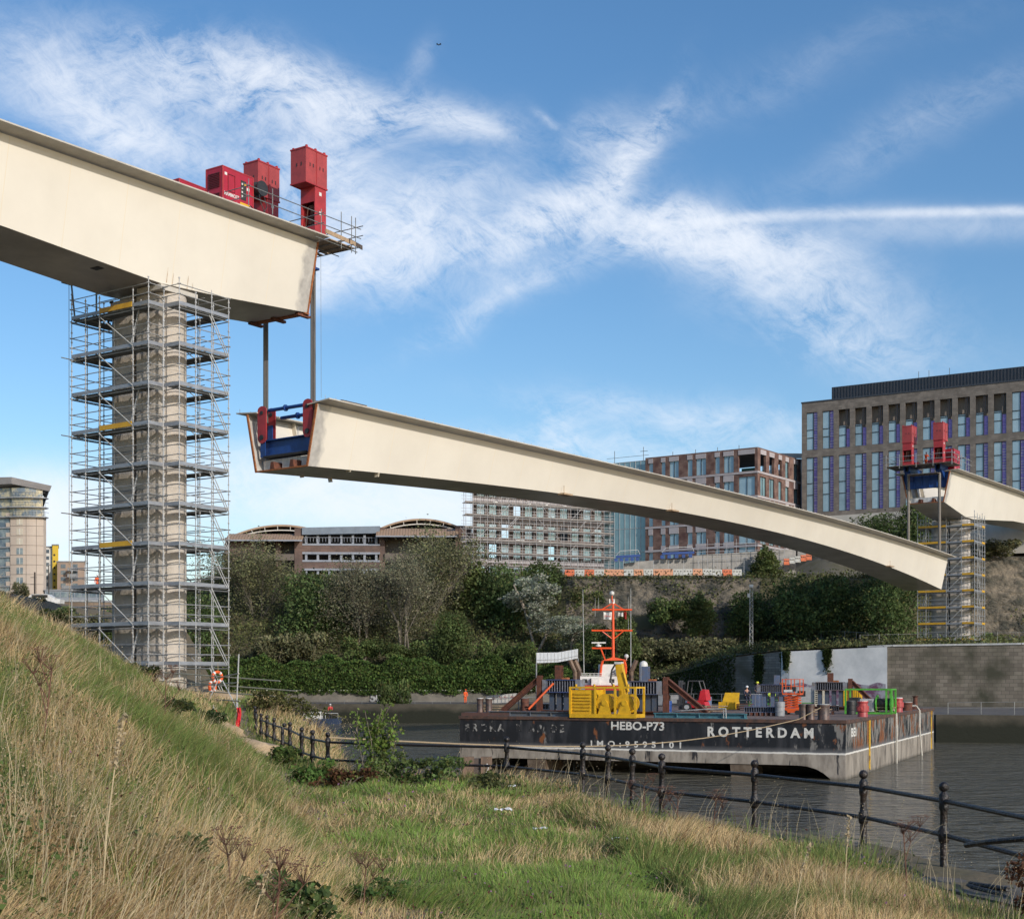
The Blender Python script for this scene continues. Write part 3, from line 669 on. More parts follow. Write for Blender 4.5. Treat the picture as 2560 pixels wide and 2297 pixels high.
# ------------------------------------------------------------ strand jacks, lifting gear
def jack(M, v, s, z, flip, label, grp='red strand jack towers'):
    """v: river-side face of the shaft; flip -1: head overhangs towards the bank behind"""
    d = -1 if flip else 1
    o = M @ Vector((v, s, z)); g = thing('strand_jack', label, 'strand jack', o, grp)
    rs = lambda a, b: sorted((v+d*a, v+d*b))
    x0, x1 = rs(0, .95)
    mb = MB(M); t = .06
    mb.box(x0, x1, s-.55, s-.49, z, z+2.9); mb.box(x0, x1, s+.49, s+.55, z, z+2.9)
    mb.box(x0, x0+t, s-.49, s+.49, z+1.9, z+2.9); mb.box(x1-t, x1, s-.49, s+.49, z, z+2.9) if not flip else mb.box(x1-t, x1, s-.49, s+.49, z, z+2.9)
    mb.box(x0, x0+t, s-.49, s+.49, z, z+.5)
    mb.build('shaft', red, g)
    mb = MB(M); mb.lathe(M.inverted() @ (M @ Vector(((x0+x1)/2, s, z))), [(.22,.05),(.22,.7),(.32,.7),(.32,.95),(.18,.95),(.18,1.6),(.28,1.6),(.28,1.8)], 10)
    mb.tube((x0+.1,s-.3,z+.5),(x1-.2,s+.2,z+1.8),.04); mb.tube((x0+.1,s+.3,z+.3),(x0+.15,s+.1,z+1.7),.03); mb.build('jack_cylinder', rust, g)
    X0, X1 = rs(-.05, 1.75)
    mb = MB(M); mb.box(X0, X1, s-.58, s+.58, z+2.8, z+4.75); mb.build('head_box', red2, g)
    mb = MB(M)      # raised rims, corner posts, lifting ears, centre seam
    for zz in (z+2.76, z+4.72): mb.box(X0-.03, X1+.03, s-.61, s-.55, zz, zz+.08); mb.box(X0-.03, X1+.03, s+.55, s+.61, zz, zz+.08); mb.box(X0-.03, X0+.03, s-.55, s+.55, zz, zz+.08); mb.box(X1-.03, X1+.03, s-.55, s+.55, zz, zz+.08)
    xm = (X0+X1)/2; mb.box(xm-.02, xm+.02, s-.61, s-.58, z+2.85, z+4.7)
    for a in (X0+.15, X1-.15, xm): mb.box(a-.06, a+.06, s-.55, s-.45, z+4.8, z+4.92); mb.box(a-.06, a+.06, s+.45, s+.55, z+4.8, z+4.92)
    mb.build('rim', red, g)
    mb = MB(M)
    for a in (X0+.35, X0+.62, X0+1.18, X0+1.45): mb.box(a-.03, a+.03, s-.60, s-.585, z+3.75, z+3.95)
    for b in (s-.25, s+.1): mb.box(X0-.02, X0-.005, b-.03, b+.03, z+3.75, z+3.95)
    mb.build('slot', dark, g)
    mb = MB(M); xl = x0-.01 if d > 0 else x0-.01
    mb.box(x0+.35, x0+.55, s-.565, s-.552, z+2.3, z+2.5); mb.box(x0+.35, x0+.55, s-.565, s-.552, z+1.2, z+1.4); mb.build('notice', white, g)
    return g
ZT = 24.95
jack(FL, 13.25, .55, ZT+.55, True, 'tall red strand jack standing at the very end of the left girder', )
jack(FL, 13.25, 4.3, ZT+.55, True, 'red strand jack behind the power pack, on the far edge of the left girder')
jack(FRt, -1.2, .30, 25.25, False, 'red strand jack on the right girder beside the red power pack')
jack(FRt, -1.2, 4.0, 25.25, False, 'red strand jack on the right girder, left one of the two over the river')
def pack(M, v, s, z, label, L_=2.3, H=2.5, Wd=1.25, sign=True):
    o = M @ Vector((v, s, z)); g = thing('power_pack', label, 'power pack', o, 'red hydraulic power packs')
    MB(M).box(v, v+L_, s, s+Wd, z+.15, z+H).build('cabinet', red2 if 0 else mat('crimson_paint', (.40,.018,.04), (.32,.016,.03), 2, .4), g)
    mb = MB(M)
    for a in (v-.02, v+L_-.06):
        for b in (s-.02, s+Wd-.06): mb.box(a, a+.08, b, b+.08, z, z+H+.06)
    for b in (s-.02, s+Wd-.06): mb.box(v+.06, v+L_-.06, b, b+.08, z+H, z+H+.06); mb.box(v+.06, v+L_-.06, b, b+.08, z+.05, z+.15)
    for a in (v-.02, v+L_-.06): mb.box(a, a+.08, s+.06, s+Wd-.06, z+H, z+H+.06)
    mb.build('frame', red, g)
    mb = MB(M)
    for k in range(9): mb.box(v-.05, v-.003, s+.2, s+Wd-.2, z+.35+k*.09, z+.40+k*.09); mb.box(v-.05, v-.003, s+.2, s+Wd-.2, z+1.45+k*.09, z+1.50+k*.09)
    mb.build('louvre', mat('dark_crimson', (.10,.008,.012)), g)
    mb = MB(M); mb.box(v+1.35, v+1.75, s-.012, s-.002, z+1.1, z+2.15); mb.build('control_panel', void, g)
    mb = MB(M); mb.box(v+.15,v+.32,s-.012,s-.002,z+2.1,z+2.25); mb.box(v+1.8,v+2.0,s-.012,s-.002,z+1.7,z+1.85)
    for k in range(4): mb.box(v+1.4, v+1.5, s-.022, s-.013, z+1.25+k*.22, z+1.35+k*.22)
    mb.build('notice', white, g)
    mb = MB(M); mb.box(v+1.3,v+2.05,s-.012,s-.002,z+.75,z+.95); mb.box(v+1.6,v+1.75,s-.022,s-.013,z+1.9,z+2.0); mb.build('warning_strip', yellow, g)
    mb = MB(M)
    for a, b in (((.4,1.3),(.9,1.3)),((.9,1.3),(.9,2.2)),((.9,2.2),(.4,2.2)),((.4,2.2),(.4,1.3))): mb.bar((v+a[0],s-.012,z+a[1]),(v+b[0],s-.012,z+b[1]),.02,.025)
    mb.build('door_seam', mat('dark_crimson', (.10,.008,.012)), g)
    if sign: text_on('lettering', 'MAMMOET', M, v+.12, v+1.22, z+1.02, z+1.22, white, g, .03, y=s-.008)
    return g
pack(FL, 5.55, .5, 24.95, 'red power pack with louvred end and white lettering, half way along the left girder edge')
pack(FL, 5.6, 3.9, 24.95, 'red power pack of which only the top shows behind the left girder edge')
pack(FRt, 1.6, -.7, 24.75, 'red power pack on the edge of the right girder', sign=False)
# cable drum on the power pack
g = thing('cable_reel', 'black cable reel hung on the corner of the red power pack', 'cable reel', FL @ Vector((8.2,.3,26.9)))
mb = MB(FL); mb.tube((8.2,.12,26.95),(8.2,.18,26.95),.42,18); mb.tube((8.2,.50,26.95),(8.2,.56,26.95),.42,18); mb.build('flange_disc', dark, g)
mb = MB(FL); mb.tube((8.2,.18,26.95),(8.2,.50,26.95),.30,14); mb.build('wound_cable', mat('cable', (.02,.02,.02), (.05,.05,.05), 20), g)
g = tag(MB(FL).path([(8.0,.2,26.6),(7.9,.0,26.1),(8.1,-.1,25.6),(7.6,-.1,25.3),(7.0,-.15,25.6),(6.6,-.1,25.2)],.025).path([(8.3,.1,26.5),(8.3,-.1,25.9),(8.0,-.05,25.4),(7.5,-.2,25.15)],.025).build('hydraulic_hose', dark), 'black hoses looping from the cable reel down to the left girder edge', 'hose')
# cantilever beams that carry the jacks
for s, lb in ((.55, 'blue steel beam cantilevered from the left girder end under the outer jack'), (4.3, 'blue steel beam cantilevered from the left girder end under the inner jack')):
    g = thing('lifting_beam', lb, 'beam', FL @ Vector((10, s, ZT)))
    mb = MB(FL); 
    for d in (-.35, .15): mb.ibeam((8.8, s+d+.1, ZT+.32), (13.9, s+d+.1, ZT+.32), .22, .42)
    mb.build('beam', blue, g); mb = MB(FL); mb.box(12.15,12.5,s-.45,s-.1,ZT-1.3,ZT+.1); mb.box(12.08,12.75,s-.5,s+.1,ZT-1.42,ZT-1.3); mb.build('hanger', blue, g)
# access platform on the left girder end
g = thing('access_platform', 'board platform with tube guard rails jutting from the left girder end', 'platform', FL @ Vector((10,-1.2,ZT)))
mb = MB(FL)
for k in range(7): mb.box(12.1, 14.3, -1.3+k*.26, -1.3+k*.26+.23, ZT-.02, ZT+.03)
for k in range(10): mb.box(13.5, 14.3, .6+k*.5, .6+k*.5+.24, ZT-.02, ZT+.03)
mb.build('board', boardm, g); MB(FL).bar((13.6,-1.45,ZT+.25),(15.3,-1.0,ZT+.35),.04,.25).build('loose_plank', mat('dark_timber', (.10,.07,.05)), g)
MB(FL).bar((11.6,-1.42,ZT+.30),(14.2,-1.42,ZT+.20),.04,.24).build('toe_board', boardm, g)
for v in (5.6, 7.4, 11.3, 13.0, 13.9, 14.25):
    mb = MB(FL); mb.tube((v,-1.38,ZT-.35 if v>12 else ZT+.05),(v,-1.38,ZT+1.45+(v>12.5)*.3),.028); mb.build('standard', steel_dk, g)
for v in (14.3,): MB(FL).tube((v,4.8,ZT-.3),(v,4.8,ZT+1.4),.028).build('standard', steel_dk, g)
mb = MB(FL)
for z in (.65, 1.2): mb.tube((5.2,-1.4,ZT+z-.1),(14.7,-1.4,ZT+z),.026); mb.tube((14.3,-1.9,ZT+z),(14.3,5.2,ZT+z),.026); mb.tube((5.6,-1.5,ZT+z-.1),(5.6,.4,ZT+z-.1),.026); mb.tube((11.3,-1.6,ZT+z),(11.3,5.6,ZT+z-.05),.026)
mb.build('guard_rail', steel_dk, g)
mb = MB(FL)
for v in (12.7, 13.5, 14.1): mb.tube((v,-1.9,ZT-.07),(v,5.2,ZT-.07),.028)
for s in (-1.2, .2): mb.tube((11.0,s,ZT-.13),(14.6,s,ZT-.13),.028)
mb.build('under_tube', steel_dk, g)
# strands
def strands(M, v, s, za, zb_, label, n=5, rr=.13, r=.028):
    o = M @ Vector((v, s, zb_)); g = MB(M)
    for i in range(n*2):
        t = 2*math.pi*i/(n*2); g.tube((v+rr*math.cos(t), s+rr*math.sin(t), zb_), (v+rr*math.cos(t), s+rr*math.sin(t), za), r, 5)
    z = zb_+.5
    return tag(g.build('strand_bundle', strandm), label, 'lifting strands', 'bundles of lifting strands')
strands(FL, 12.75, .55, ZT+.7, zt0-.2, 'bundle of dark lifting strands hanging from the outer jack of the left girder')
strands(FL, 12.75, 4.3, ZT+.7, zt0-.6, 'bundle of dark lifting strands at left, hanging under the left girder to the open trough')
strands(FRt, -.72, .30, 25.5, zt1-.3, 'lifting strands dropping from the right jack past the open end of the right girder', 5, .13, .035)
strands(FRt, -.72, 4.0, 25.5, zt1-.5, 'bundle of lifting strands dropping from the left jack over the river', 5, .13, .035)
tag(MB().tube(W(802,640,80), W(803,995,80.6), .012, 4).build('guide_line', steel_dk), 'thin single wire hanging beside the near lifting strands', 'wire')
# lifting frame in the open end of the middle section
P0 = FL @ Vector((12.75,.55,0)); P1 = FL @ Vector((12.75,4.3,0)); FMi = FM.inverted(); a = FMi @ P0; b = FMi @ P1
g = thing('lifting_frame', 'blue lifting beam with red link plates inside the open end of the middle section', 'lifting frame', FM @ Vector((a.x, 2.15, zb0+.8)))
bv = (a.x+b.x)/2; za, zc = zb0+.95, zb0+1.9
mb = MB(FM); mb.ibeam((bv,a.y-.25,(za+zc)/2),(bv,b.y+.25,(za+zc)/2),.5,zc-za,.06)
for s in (a.y, b.y): mb.box(bv-.32,bv-.27,s-.2,s+.2,za-.05,zc+.95); mb.box(bv+.27,bv+.32,s-.2,s+.2,za-.05,zc+.95)
mb.build('beam', blue, g)
MB(FM).box(bv-.35,bv+.35,a.y+.1,b.y-.1,za-.13,za-.005).build('packer', void, g)
for s in (a.y, b.y):
    for dv in (-.40, .34):
        mb = MB(FM); n = 10; pts = []
        for i in range(n+1): t = math.pi*i/n; pts.append((s+.36*math.cos(t), zc+1.75+.25*math.sin(t)))
        for i in range(n+1): t = math.pi+math.pi*i/n; pts.append((s+.36*math.cos(t), zc+.15+.36*math.sin(t)))
        k = len(pts); mb.add([(bv+dv, x, z) for x, z in pts]+[(bv+dv+.06, x, z) for x, z in pts], [tuple(range(k)), tuple(range(2*k-1,k-1,-1))]+[(i,(i+1)%k,k+(i+1)%k,k+i) for i in range(k)])
        lp = mb.build('link_plate', red, g)
        MB(FM).tube((bv+dv-.05,s,zc+1.6),(bv+dv+.1,s,zc+1.6),.12,10).tube((bv+dv-.05,s,zc+.15),(bv+dv+.1,s,zc+.15),.16,10).build('pin', dark, lp)
for zz, dv in ((zc+1.75,-.1),(zc+1.45,.9)):
    MB(FM).tube((bv+dv,a.y+.3,zz),(bv+dv,b.y-.3,zz),.11,8).tube((bv+dv,(a.y*.45+b.y*.55)-.04,zz),(bv+dv,(a.y*.45+b.y*.55)+.04,zz),.2,10).build('strut', blue, g)
g = thing('handrail', 'grey tubular handrail standing inside the open trough of the middle section', 'handrail', FM @ Vector((3,2,zb0+1.5)))
for (v, s0, s1) in ((2.4,.9,3.2),(4.2,1.2,2.6)):
    mb = MB(FM)
    for s in np.linspace(s0, s1, 3): mb.tube((v,s,zb0+1.3),(v,s,zb0+2.9),.03)
    for z in (1.9,2.4,2.9): mb.tube((v,s0,zb0+z),(v,s1,zb0+z),.025)
    mb.build('rail_frame', steel, g)
# far lifting beam and platform on the right girder
g = thing('lifting_beam', 'deep blue transverse beam across the open end of the right girder', 'beam', FRt @ Vector((0,2,24)))
mb = MB(FRt); mb.box(.35,.75,-.4,4.9,22.7,24.45); mb.build('beam', blue, g)
mb = MB(FRt)
for s in (.0,.9,1.8,2.7,3.6,4.4): mb.box(.22,.35,s-.04,s+.04,22.75,24.4)
mb.build('stiffener', blue, g)
for s in (.30, 4.0):
    mb = MB(FRt)
    for d in (-.3,.3): mb.ibeam((-1.4,s+d,24.88),(3.4,s+d,24.88),.22,.6)
    mb.hexa([(.2,s-.35,23.6),(.5,s-.35,23.6),(.5,s+.35,23.6),(.2,s+.35,23.6),(-1.2,s-.35,24.57),(.5,s-.35,24.57),(.5,s+.35,24.57),(-1.2,s+.35,24.57)]); mb.build('cantilever', blue, g)
g = thing('access_platform', 'board platform with guard rails round the jacks of the right girder', 'platform', FRt @ Vector((-1,2,25.2)))
mb = MB(FRt)
for k in range(16): mb.box(-2.2,1.6,-1.6+k*.5,-1.6+k*.5+.44,25.19,25.24)
for k in range(9): mb.box(-2.0,-.2,.2+k*.4,.55+k*.4,24.1,24.15)
mb.build('board', mat('grey_board', (.20,.17,.14), (.12,.10,.08), 3, .8), g)
for v, s in ((-2.2,-1.6),(-2.2,.6),(-2.2,2.6),(-2.2,4.6),(-2.2,6.2),(1.6,-1.6),(4.4,-1.3),(5.5,-1.3)): MB(FRt).tube((v,s,24.9),(v,s,26.6),.035).build('standard', steel, g)
mb = MB(FRt)
for z in (25.75,26.3): mb.tube((-2.2,-2,z),(-2.2,6.8,z),.032); mb.tube((-2.4,-1.6,z),(6,-1.5,z),.032); mb.tube((-2.3,6.2,z),(1,6.2,z),.032)
mb.build('guard_rail', steel, g)
# ------------------------------------------------------------ barge
BL = Vector((-3.2, 86.0, 0)); FB = frame(BL.x, BL.y, .9125, -.4093); FBi = FB.inverted()
BW, BLn, DZ = 23.45, 35.8, -2.27
def hull_mat():
    m = bpy.data.materials.new('hull_paint'); m.use_nodes = True; t = m.node_tree; p = t.nodes['Principled BSDF']; p.inputs['Roughness'].default_value = .42
    def nn(k, **a):
        n = t.nodes.new(k)
        for q, v in a.items(): setattr(n, q, v)
        return n
    co = nn('ShaderNodeTexCoord'); sp = nn('ShaderNodeSeparateXYZ'); t.links.new(co.outputs['Object'], sp.inputs[0])
    def noi(scale, st, det=7, off=0):
        mp = nn('ShaderNodeMapping'); mp.inputs['Scale'].default_value = st; mp.inputs['Location'].default_value = (off,off,0); t.links.new(co.outputs['Object'], mp.inputs[0])
        n = nn('ShaderNodeTexNoise'); n.inputs['Scale'].default_value = scale; n.inputs['Detail'].default_value = det; n.inputs['Roughness'].default_value = .62; t.links.new(mp.outputs[0], n.inputs['Vector']); return n.outputs['Fac']
    def mr(s, a, b): n = nn('ShaderNodeMapRange'); n.inputs[1].default_value = a; n.inputs[2].default_value = b; t.links.new(s, n.inputs[0]); return n.outputs[0]
    def mix(f, a, b):
        n = nn('ShaderNodeMix', data_type='RGBA'); t.links.new(f, n.inputs['Factor'])
        for k, v in (('A', a), ('B', b)):
            if isinstance(v, tuple): n.inputs[k].default_value = (*v, 1)
            else: t.links.new(v, n.inputs[k])
        return n.outputs['Result']
    def M(op, a, b): 
        n = nn('ShaderNodeMath', operation=op)
        for i, v in enumerate((a, b)):
            if isinstance(v, (int, float)): n.inputs[i].default_value = v
            else: t.links.new(v, n.inputs[i])
        return n.outputs[0]
    x, z = sp.outputs[0], sp.outputs[2]       # object origin at the deck level: z = world z - DZ
    up = mix(mr(noi(1.2, (1,1,.25)), .5, .72), (.016,.017,.02), (.055,.055,.06))
    side = M('MULTIPLY', mr(x, 19.5, 23.6), 1.0)          # the long side is far more worn than the stern
    wear = M('SUBTRACT', noi(2.1, (1,1,.4), 9, 5), M('MULTIPLY', side, .17))
    up = mix(mr(wear, .36, .31), up, (.20,.19,.175))
    up = mix(mr(M('SUBTRACT', noi(1.4, (1,1,.5), 9, 9), M('MULTIPLY', side, .10)), .37, .33), up, (.20,.075,.03))
    rim = M('ADD', M('MULTIPLY', noi(3, (1,1,.4), 6, 2), .5), M('MULTIPLY', z, 1.0)); up = mix(mr(rim, .0, .22), up, (.11,.05,.03))
    low = mix(mr(noi(1.6, (1,1,.35), 8, 3), .40, .65), (.36,.32,.27), (.17,.145,.12))
    low = mix(mr(noi(1.3, (1.6,1.6,.22), 7, 13), .40, .36), low, (.035,.033,.035))
    zn = M('ADD', z, M('MULTIPLY', M('SUBTRACT', noi(2.5, (1,1,1)), .5), .10))
    c = mix(mr(zn, -1.90, -1.85), low, (.78,.76,.70)); c = mix(mr(zn, -1.82, -1.76), c, (.13,.13,.135)); c = mix(mr(zn, -1.78, -1.5), c, up)
    # waterline slime
    c = mix(mr(M('ADD', z, M('MULTIPLY', noi(3,(1,1,.3)), .4)), -3.15, -2.85), (.03,.024,.012), c)
    t.links.new(c, p.inputs['Base Color'])
    b = nn('ShaderNodeBump'); b.inputs['Strength'].default_value = .35; b.inputs['Distance'].default_value = .04; t.links.new(noi(1.1,(1,.4,.4),4,1), b.inputs['Height']); t.links.new(b.outputs[0], p.inputs['Normal'])
    return m
# the hull is built in its own frame (object rotated), so its paint follows x = along the stern, y = along the side
barge = thing('work_barge', 'big black work barge with worn white lettering and a cluttered brown deck', 'barge', (BL.x, BL.y, DZ))
def bchild(mb, name, m, parent=None, smooth=False):   # parts drawn in barge axes with z from the deck
    me = bpy.data.meshes.new(name); me.from_pydata([tuple(v) for v in mb.v], [], mb.f); me.materials.append(m)
    if smooth: me.polygons.foreach_set('use_smooth', [True]*len(me.polygons)); me.set_sharp_from_angle(angle=R(40))
    o = bpy.data.objects.new(name, me); COL.objects.link(o); o.parent = parent or barge
    if parent is None: o.rotation_euler = (0, 0, math.atan2(-.4093, .9125))
    return o
hm = hull_mat(); mb = MB()
zb = -2.5; WL = -4.6           # transom lower edge and below-water bottom, both from the deck
# transom sheet, deck edge strake, sides, rake behind the transom
n = 12; 
prof = [(0,WL),(.25,WL)]
# opening profile: side skegs at both corners with a rounded shoulder
def arch(x):
    e = min(x, BW-x); return WL if e < .35 else zb-(1-min(1,(e-.35)/2.6))**3*1.3
xs = sorted(set([0,.35,.5,.7,.9,1.2,1.6,2.1,2.6,3.2]+[BW-k for k in (0,.35,.5,.7,.9,1.2,1.6,2.1,2.6,3.2)]+list(np.linspace(3.5,BW-3.5,12))))
v = []; 
for x in xs: v += [(x,0,0),(x,0,-1.0),(x,0,arch(x)),(x,1.6,arch(x)-.02),(x,9,WL)]
f = []
for i in range(len(xs)-1):
    a, b = i*5, i*5+5
    for j in range(4): f.append((a+j, a+j+1, b+j+1, b+j))
mb.add(v, f)
mb.add([(BW,0,0),(BW,BLn,0),(BW,BLn,WL),(BW,0,WL),(BW,0,-1.8),(BW,BLn,-1.8)], [(0,4,5,1),(4,3,2,5)])
mb.add([(0,0,0),(0,BLn,0),(0,BLn,WL),(0,0,WL)], [(0,1,2,3)]); mb.add([(0,BLn,0),(BW,BLn,0),(BW,BLn,WL),(0,BLn,WL)], [(0,1,2,3)])
bchild(mb, 'hull', hm)
deckb = mat('barge_deck', (.20,.13,.10), (.11,.085,.075), .8, .8, 0, .2, 6)
bchild(MB().box(.02,BW-.02,.02,BLn-.02,-.05,.004), 'deck', deckb)
mb = MB(); mb.box(-.06,BW+.06,-.07,-.003,-.16,.03); bchild(mb, 'rubbing_strake', mat('rusty_edge', (.12,.06,.04), (.05,.035,.03), 3, .8))
mb = MB(); mb.box(BW+.003,BW+.07,.01,BLn,-.16,.03); bchild(mb, 'rubbing_strake', MATS['rusty_edge'])
for x in (4.6, 17.1):
    mb = MB(); mb.hexa([(x,.35,WL),(x+.95,.35,WL),(x+.95,3,WL),(x,3,WL),(x-.12,.05,zb-.0),(x+1.1,.05,zb-.0),(x+1.1,3,zb-.0),(x-.12,3,zb-.0)]); bchild(mb, 'skeg', mat('skeg_steel', (.20,.16,.12), (.09,.06,.04), 1.5, .8))
for y in (7.2, 34.2):
    bchild(MB().box(BW+.01,BW+.06,y,y+.28,-3.1,-.03), 'draught_strip', mat('yellow_strip', (.62,.38,.03), (.25,.14,.04), 2, .6, lo=.5, hi=.6))
lw = mat('worn_lettering', (.62,.61,.57), (.25,.22,.18), 2.2, .6, detail=8, lo=.58, hi=.68)
lg = mat('ghost_lettering', (.022,.022,.024), (.30,.29,.27), 3.2, .6, detail=9, lo=.5, hi=.58)
MBL = None
def bx(px):      # distance along the stern of the point seen at this column
    k = (px-1280)/F; d = Vector((.9125,-.4093)); return (k*BL.y-BL.x)/(d.x-k*d.y)
def bz(px, py): Y = BL.y-.4093*bx(px); return (HZ-py)*Y/F-DZ
def btext(s, pa, pb, ya, yb, m, bold, sp=1.0):
    x0, x1 = bx(pa), bx(pb); q = (pa+pb)/2
    o = text_on('lettering', s, None, x0, x1, bz(q, yb), bz(q, ya), m, None, bold, -.015, sp)
    o.parent = barge; o.rotation_euler = (0,0,math.atan2(-.4093,.9125)); return o
btext('HEBO-P73', 1528, 1661, 1803, 1825, lw, .025); btext('ROTTERDAM', 1769, 2034, 1817, 1843, lw, .04, 1.6); btext('IMO:9595101', 1477, 1703, 1852, 1868, lw, .03, 1.9)
btext('BROKA  R AR DE', 1163, 1411, 1809, 1829, lg, .04, 1.5)
def on_side(s, y0, y1, z0, z1):
    o = text_on('lettering', s, Matrix(((0,-1,0,BW),(1,0,0,0),(0,0,1,0),(0,0,0,1))), y0, y1, z0, z1, lw, None, .03, -.015); o.parent = barge; o.rotation_euler = (0,0,math.atan2(-.4093,.9125))
on_side('BEI', 1.6, 3.1, -.95, -.45)
def BP(x, y, z=0): return FB @ Vector((x, y, DZ+z))
def dk(px, py):      # deck point seen at this pixel, in barge axes
    Y = -DZ*F/(py-HZ); q = FBi @ Vector(((px-1280)*Y/F, Y, 0)); return q.x, q.y
FBD = FB.copy(); FBD[2][3] = DZ
def bitem(name, label, cat, x, y, group=None, z=0): return thing(name, label, cat, BP(x, y, z), group)
def D(): return MB(FBD)
# --- bollards
def bollard(x, y, r, h, label, m, top, grp='deck bollards', z=0, cap=None):
    g = bitem('bollard', label, 'bollard', x, y, grp, z)
    b = D(); b.lathe((x,y,z), [(r*1.05,0),(r*1.05,.06),(r,.08),(r,h-.12),(r*1.12,h-.10),(r*1.12,h)], 16); b.build('post', m, g, True)
    b = D(); b.lathe((x,y,z), [(r*1.0,h),(r*1.0,h+.03),(.01,h+.04)], 16); b.build('top_plate', top, g)
    if cap:
        b = D(); b.lathe((x,y,z), [(r*1.25,h*.35),(r*1.25,h*.7)], 16); b.tube((x,y,z+h*.52),(x-.1,y-r*1.6,z+h*.52),r*.45,10); b.build('collar', red2, g)
bk = mat('worn_black', (.035,.03,.03), (.14,.08,.06), 3, .5)
bollard(.9, 1.0, .20, .85, 'black bollard with pale top, leftmost on the barge stern', bk, white, z=.22); bollard(1.5, 1.0, .20, .85, 'black bollard with pale top, second from the left end of the stern', bk, white, z=.22)
tag(D().box(-.05,3.2,.3,1.8,0.01,.22).build('deck_plinth', mat('brown_base', (.12,.06,.05), (.08,.05,.04))), 'low brown steel base under the pair of bollards at the left stern corner', 'base')
x, y = dk(1600, 1788); bollard(x, y+.2, .28, 1.0, 'thick black bollard at the right end of the yellow winch', bk, grey)
for px, lb in ((1999,'black rollered bollard, left of the pair in front of the cream generator'),(2020,'black rollered bollard, right of the pair in front of the cream generator')):
    x, y = dk(px, 1800); bollard(x, .55, .22, .85, lb, bk, bk)
x, y = dk(2091, 1795); bollard(x, .9, .33, .85, 'wide black bollard with pale top near the worn stern corner', bk, ltgrey)
for px, py, lb, cp in ((2187,1792,'red capped bollard at the near corner of the long side, before the green winch',1),(2245,1778,'red capped bollard half hidden behind the green winch frame',1),(2268,1776,'squat brown bollard between two red ones on the long side',0),(2295,1780,'red capped bollard farthest along the long side',1)):
    x, y = dk(px, py); bollard(min(x,BW-.5), y, .30 if cp else .36, .95 if cp else .6, lb, red2 if cp else rust, white if cp else ltgrey, cap=cp)
# --- long beams on the stern
def lbeam(p0, p1, y, m, label, h=.32, z=0):
    x0, x1 = bx(p0), bx(p1); g = bitem('deck_beam', label, 'steel beam', x0, y)
    b = D(); b.ibeam((x0,y,z+h/2+.006),(x1,y,z+h/2+.006),.3,h,.05); b.build('beam', m, g)
    b = D(); n = max(2, int((x1-x0)/1.2))
    for i in range(n+1): xx = x0+.1+(x1-x0-.2)*i/n; b.box(xx-.015,xx+.015,y-.15,y-.025,z+.06,z+h-.05)
    b.build('web_stiffener', m, g)
lbeam(1215, 1428, .45, mat('slate_beam', (.08,.11,.15), (.13,.12,.11), 3, .5), 'long slate blue beam lying along the stern, left of the yellow winch')
lbeam(1629, 1862, .45, teal, 'long teal beam lying along the stern, right of the yellow winch')
# --- grillages: braced supports the bridge section rested on
def grillage(x, y, w, h, side, label, brace, post_m, col_m, sc_=1.0, topx=None, tall=True, z=0, bl=None):
    g = bitem('grillage_support', label, 'steel support', x, y, 'grillage supports')
    b = D(); h1 = h-.85*sc_
    b.ibeam((x-w/2-.5,y,.14+z),(x+w/2+.5,y,.14+z),.5,.26); b.build('base_beam', rust if brace else bluegrey, g)
    for k in range(4):
        xx = x-w/2+.25+k*(w-.5)/3; D().ibeam((xx,y,.27+z),(xx,y,h1+z),.32,.32,.04).build('leg', mat('blue_steel', (.06,.09,.14), (.09,.09,.10), 3, .5) if brace else bluegrey, g)
    b = D(); b.box(x-w/2,x+w/2,y-.03,y+.03,h1+.06+z,h-.06+z); b.box(x-w/2,x+w/2,y-.45,y+.45,h-.06+z,h+z); b.box(x-w/2,x+w/2,y-.45,y+.45,h1+z,h1+.06+z)
    bb = b.build('box_beam', col_m, g)
    n = int(w/.17); sb = D()
    for k in range(n+1): xx = x-w/2+.02+k*(w-.04)/n; sb.box(xx-.012,xx+.012,y-.42,y-.03,h1+.06+z,h-.06+z)
    sb.build('stiffener', mat('stiff_grey', (.20,.22,.27), (.15,.15,.17), 3), bb)
    for e in (-1,1): D().box(min(x+e*w/2, x+e*(w/2+.32)),max(x+e*w/2, x+e*(w/2+.32)),y-.4,y+.4,h1+.02+z,h-.02+z).build('end_block', mat('grey_blue_plate', (.22,.25,.30), (.17,.15,.14), 2), g)
    if post_m: 
        px_ = x if topx is None else topx
        b = D(); b.ibeam((px_,y,h+.005+z),(px_,y,h+.9*sc_+z),.42,.42,.05); b.build('top_post', post_m, g)
        D().box(px_+.25,px_+.65,y-.2,y+.2,h+z,h+.12+z).build('packing_block', rust2, g)
    if brace:
        e = side; xb = x+e*(w/2+.55); b = D(); b.ibeam((xb,y-.25,.2+z),(xb,y-.25,h+.25+z),.32,.32,.05); b.build('upright', rust, g)
        bl = bl or 2.6
        D().ibeam((xb+e*.1,y-.2,h+z),(xb+e*bl,y-.3,.2+z),.32,.32,.05).build('diagonal_brace', rust, g); D().ibeam((xb,y-.3,.12+z),(xb+e*(bl+.2),y-.3,.12+z),.36,.24,.05).build('foot_beam', rust, g)
    return g
grillage(4.3, 6.3, 2.0, 2.25, -1, 'blue stiffened support with rusty raking strut at its left, on the left of the barge', True, rust, mat('royal_steel', (.05,.08,.22), (.04,.06,.14), 2, .5), topx=4.0)
grillage(10.1, 5.6, 1.7, 2.15, 1, 'blue stiffened support with rusty raking strut at its right, beside the white dome', True, bluegrey, mat('royal_steel2', (.06,.09,.17), (.08,.08,.12), 2, .5))
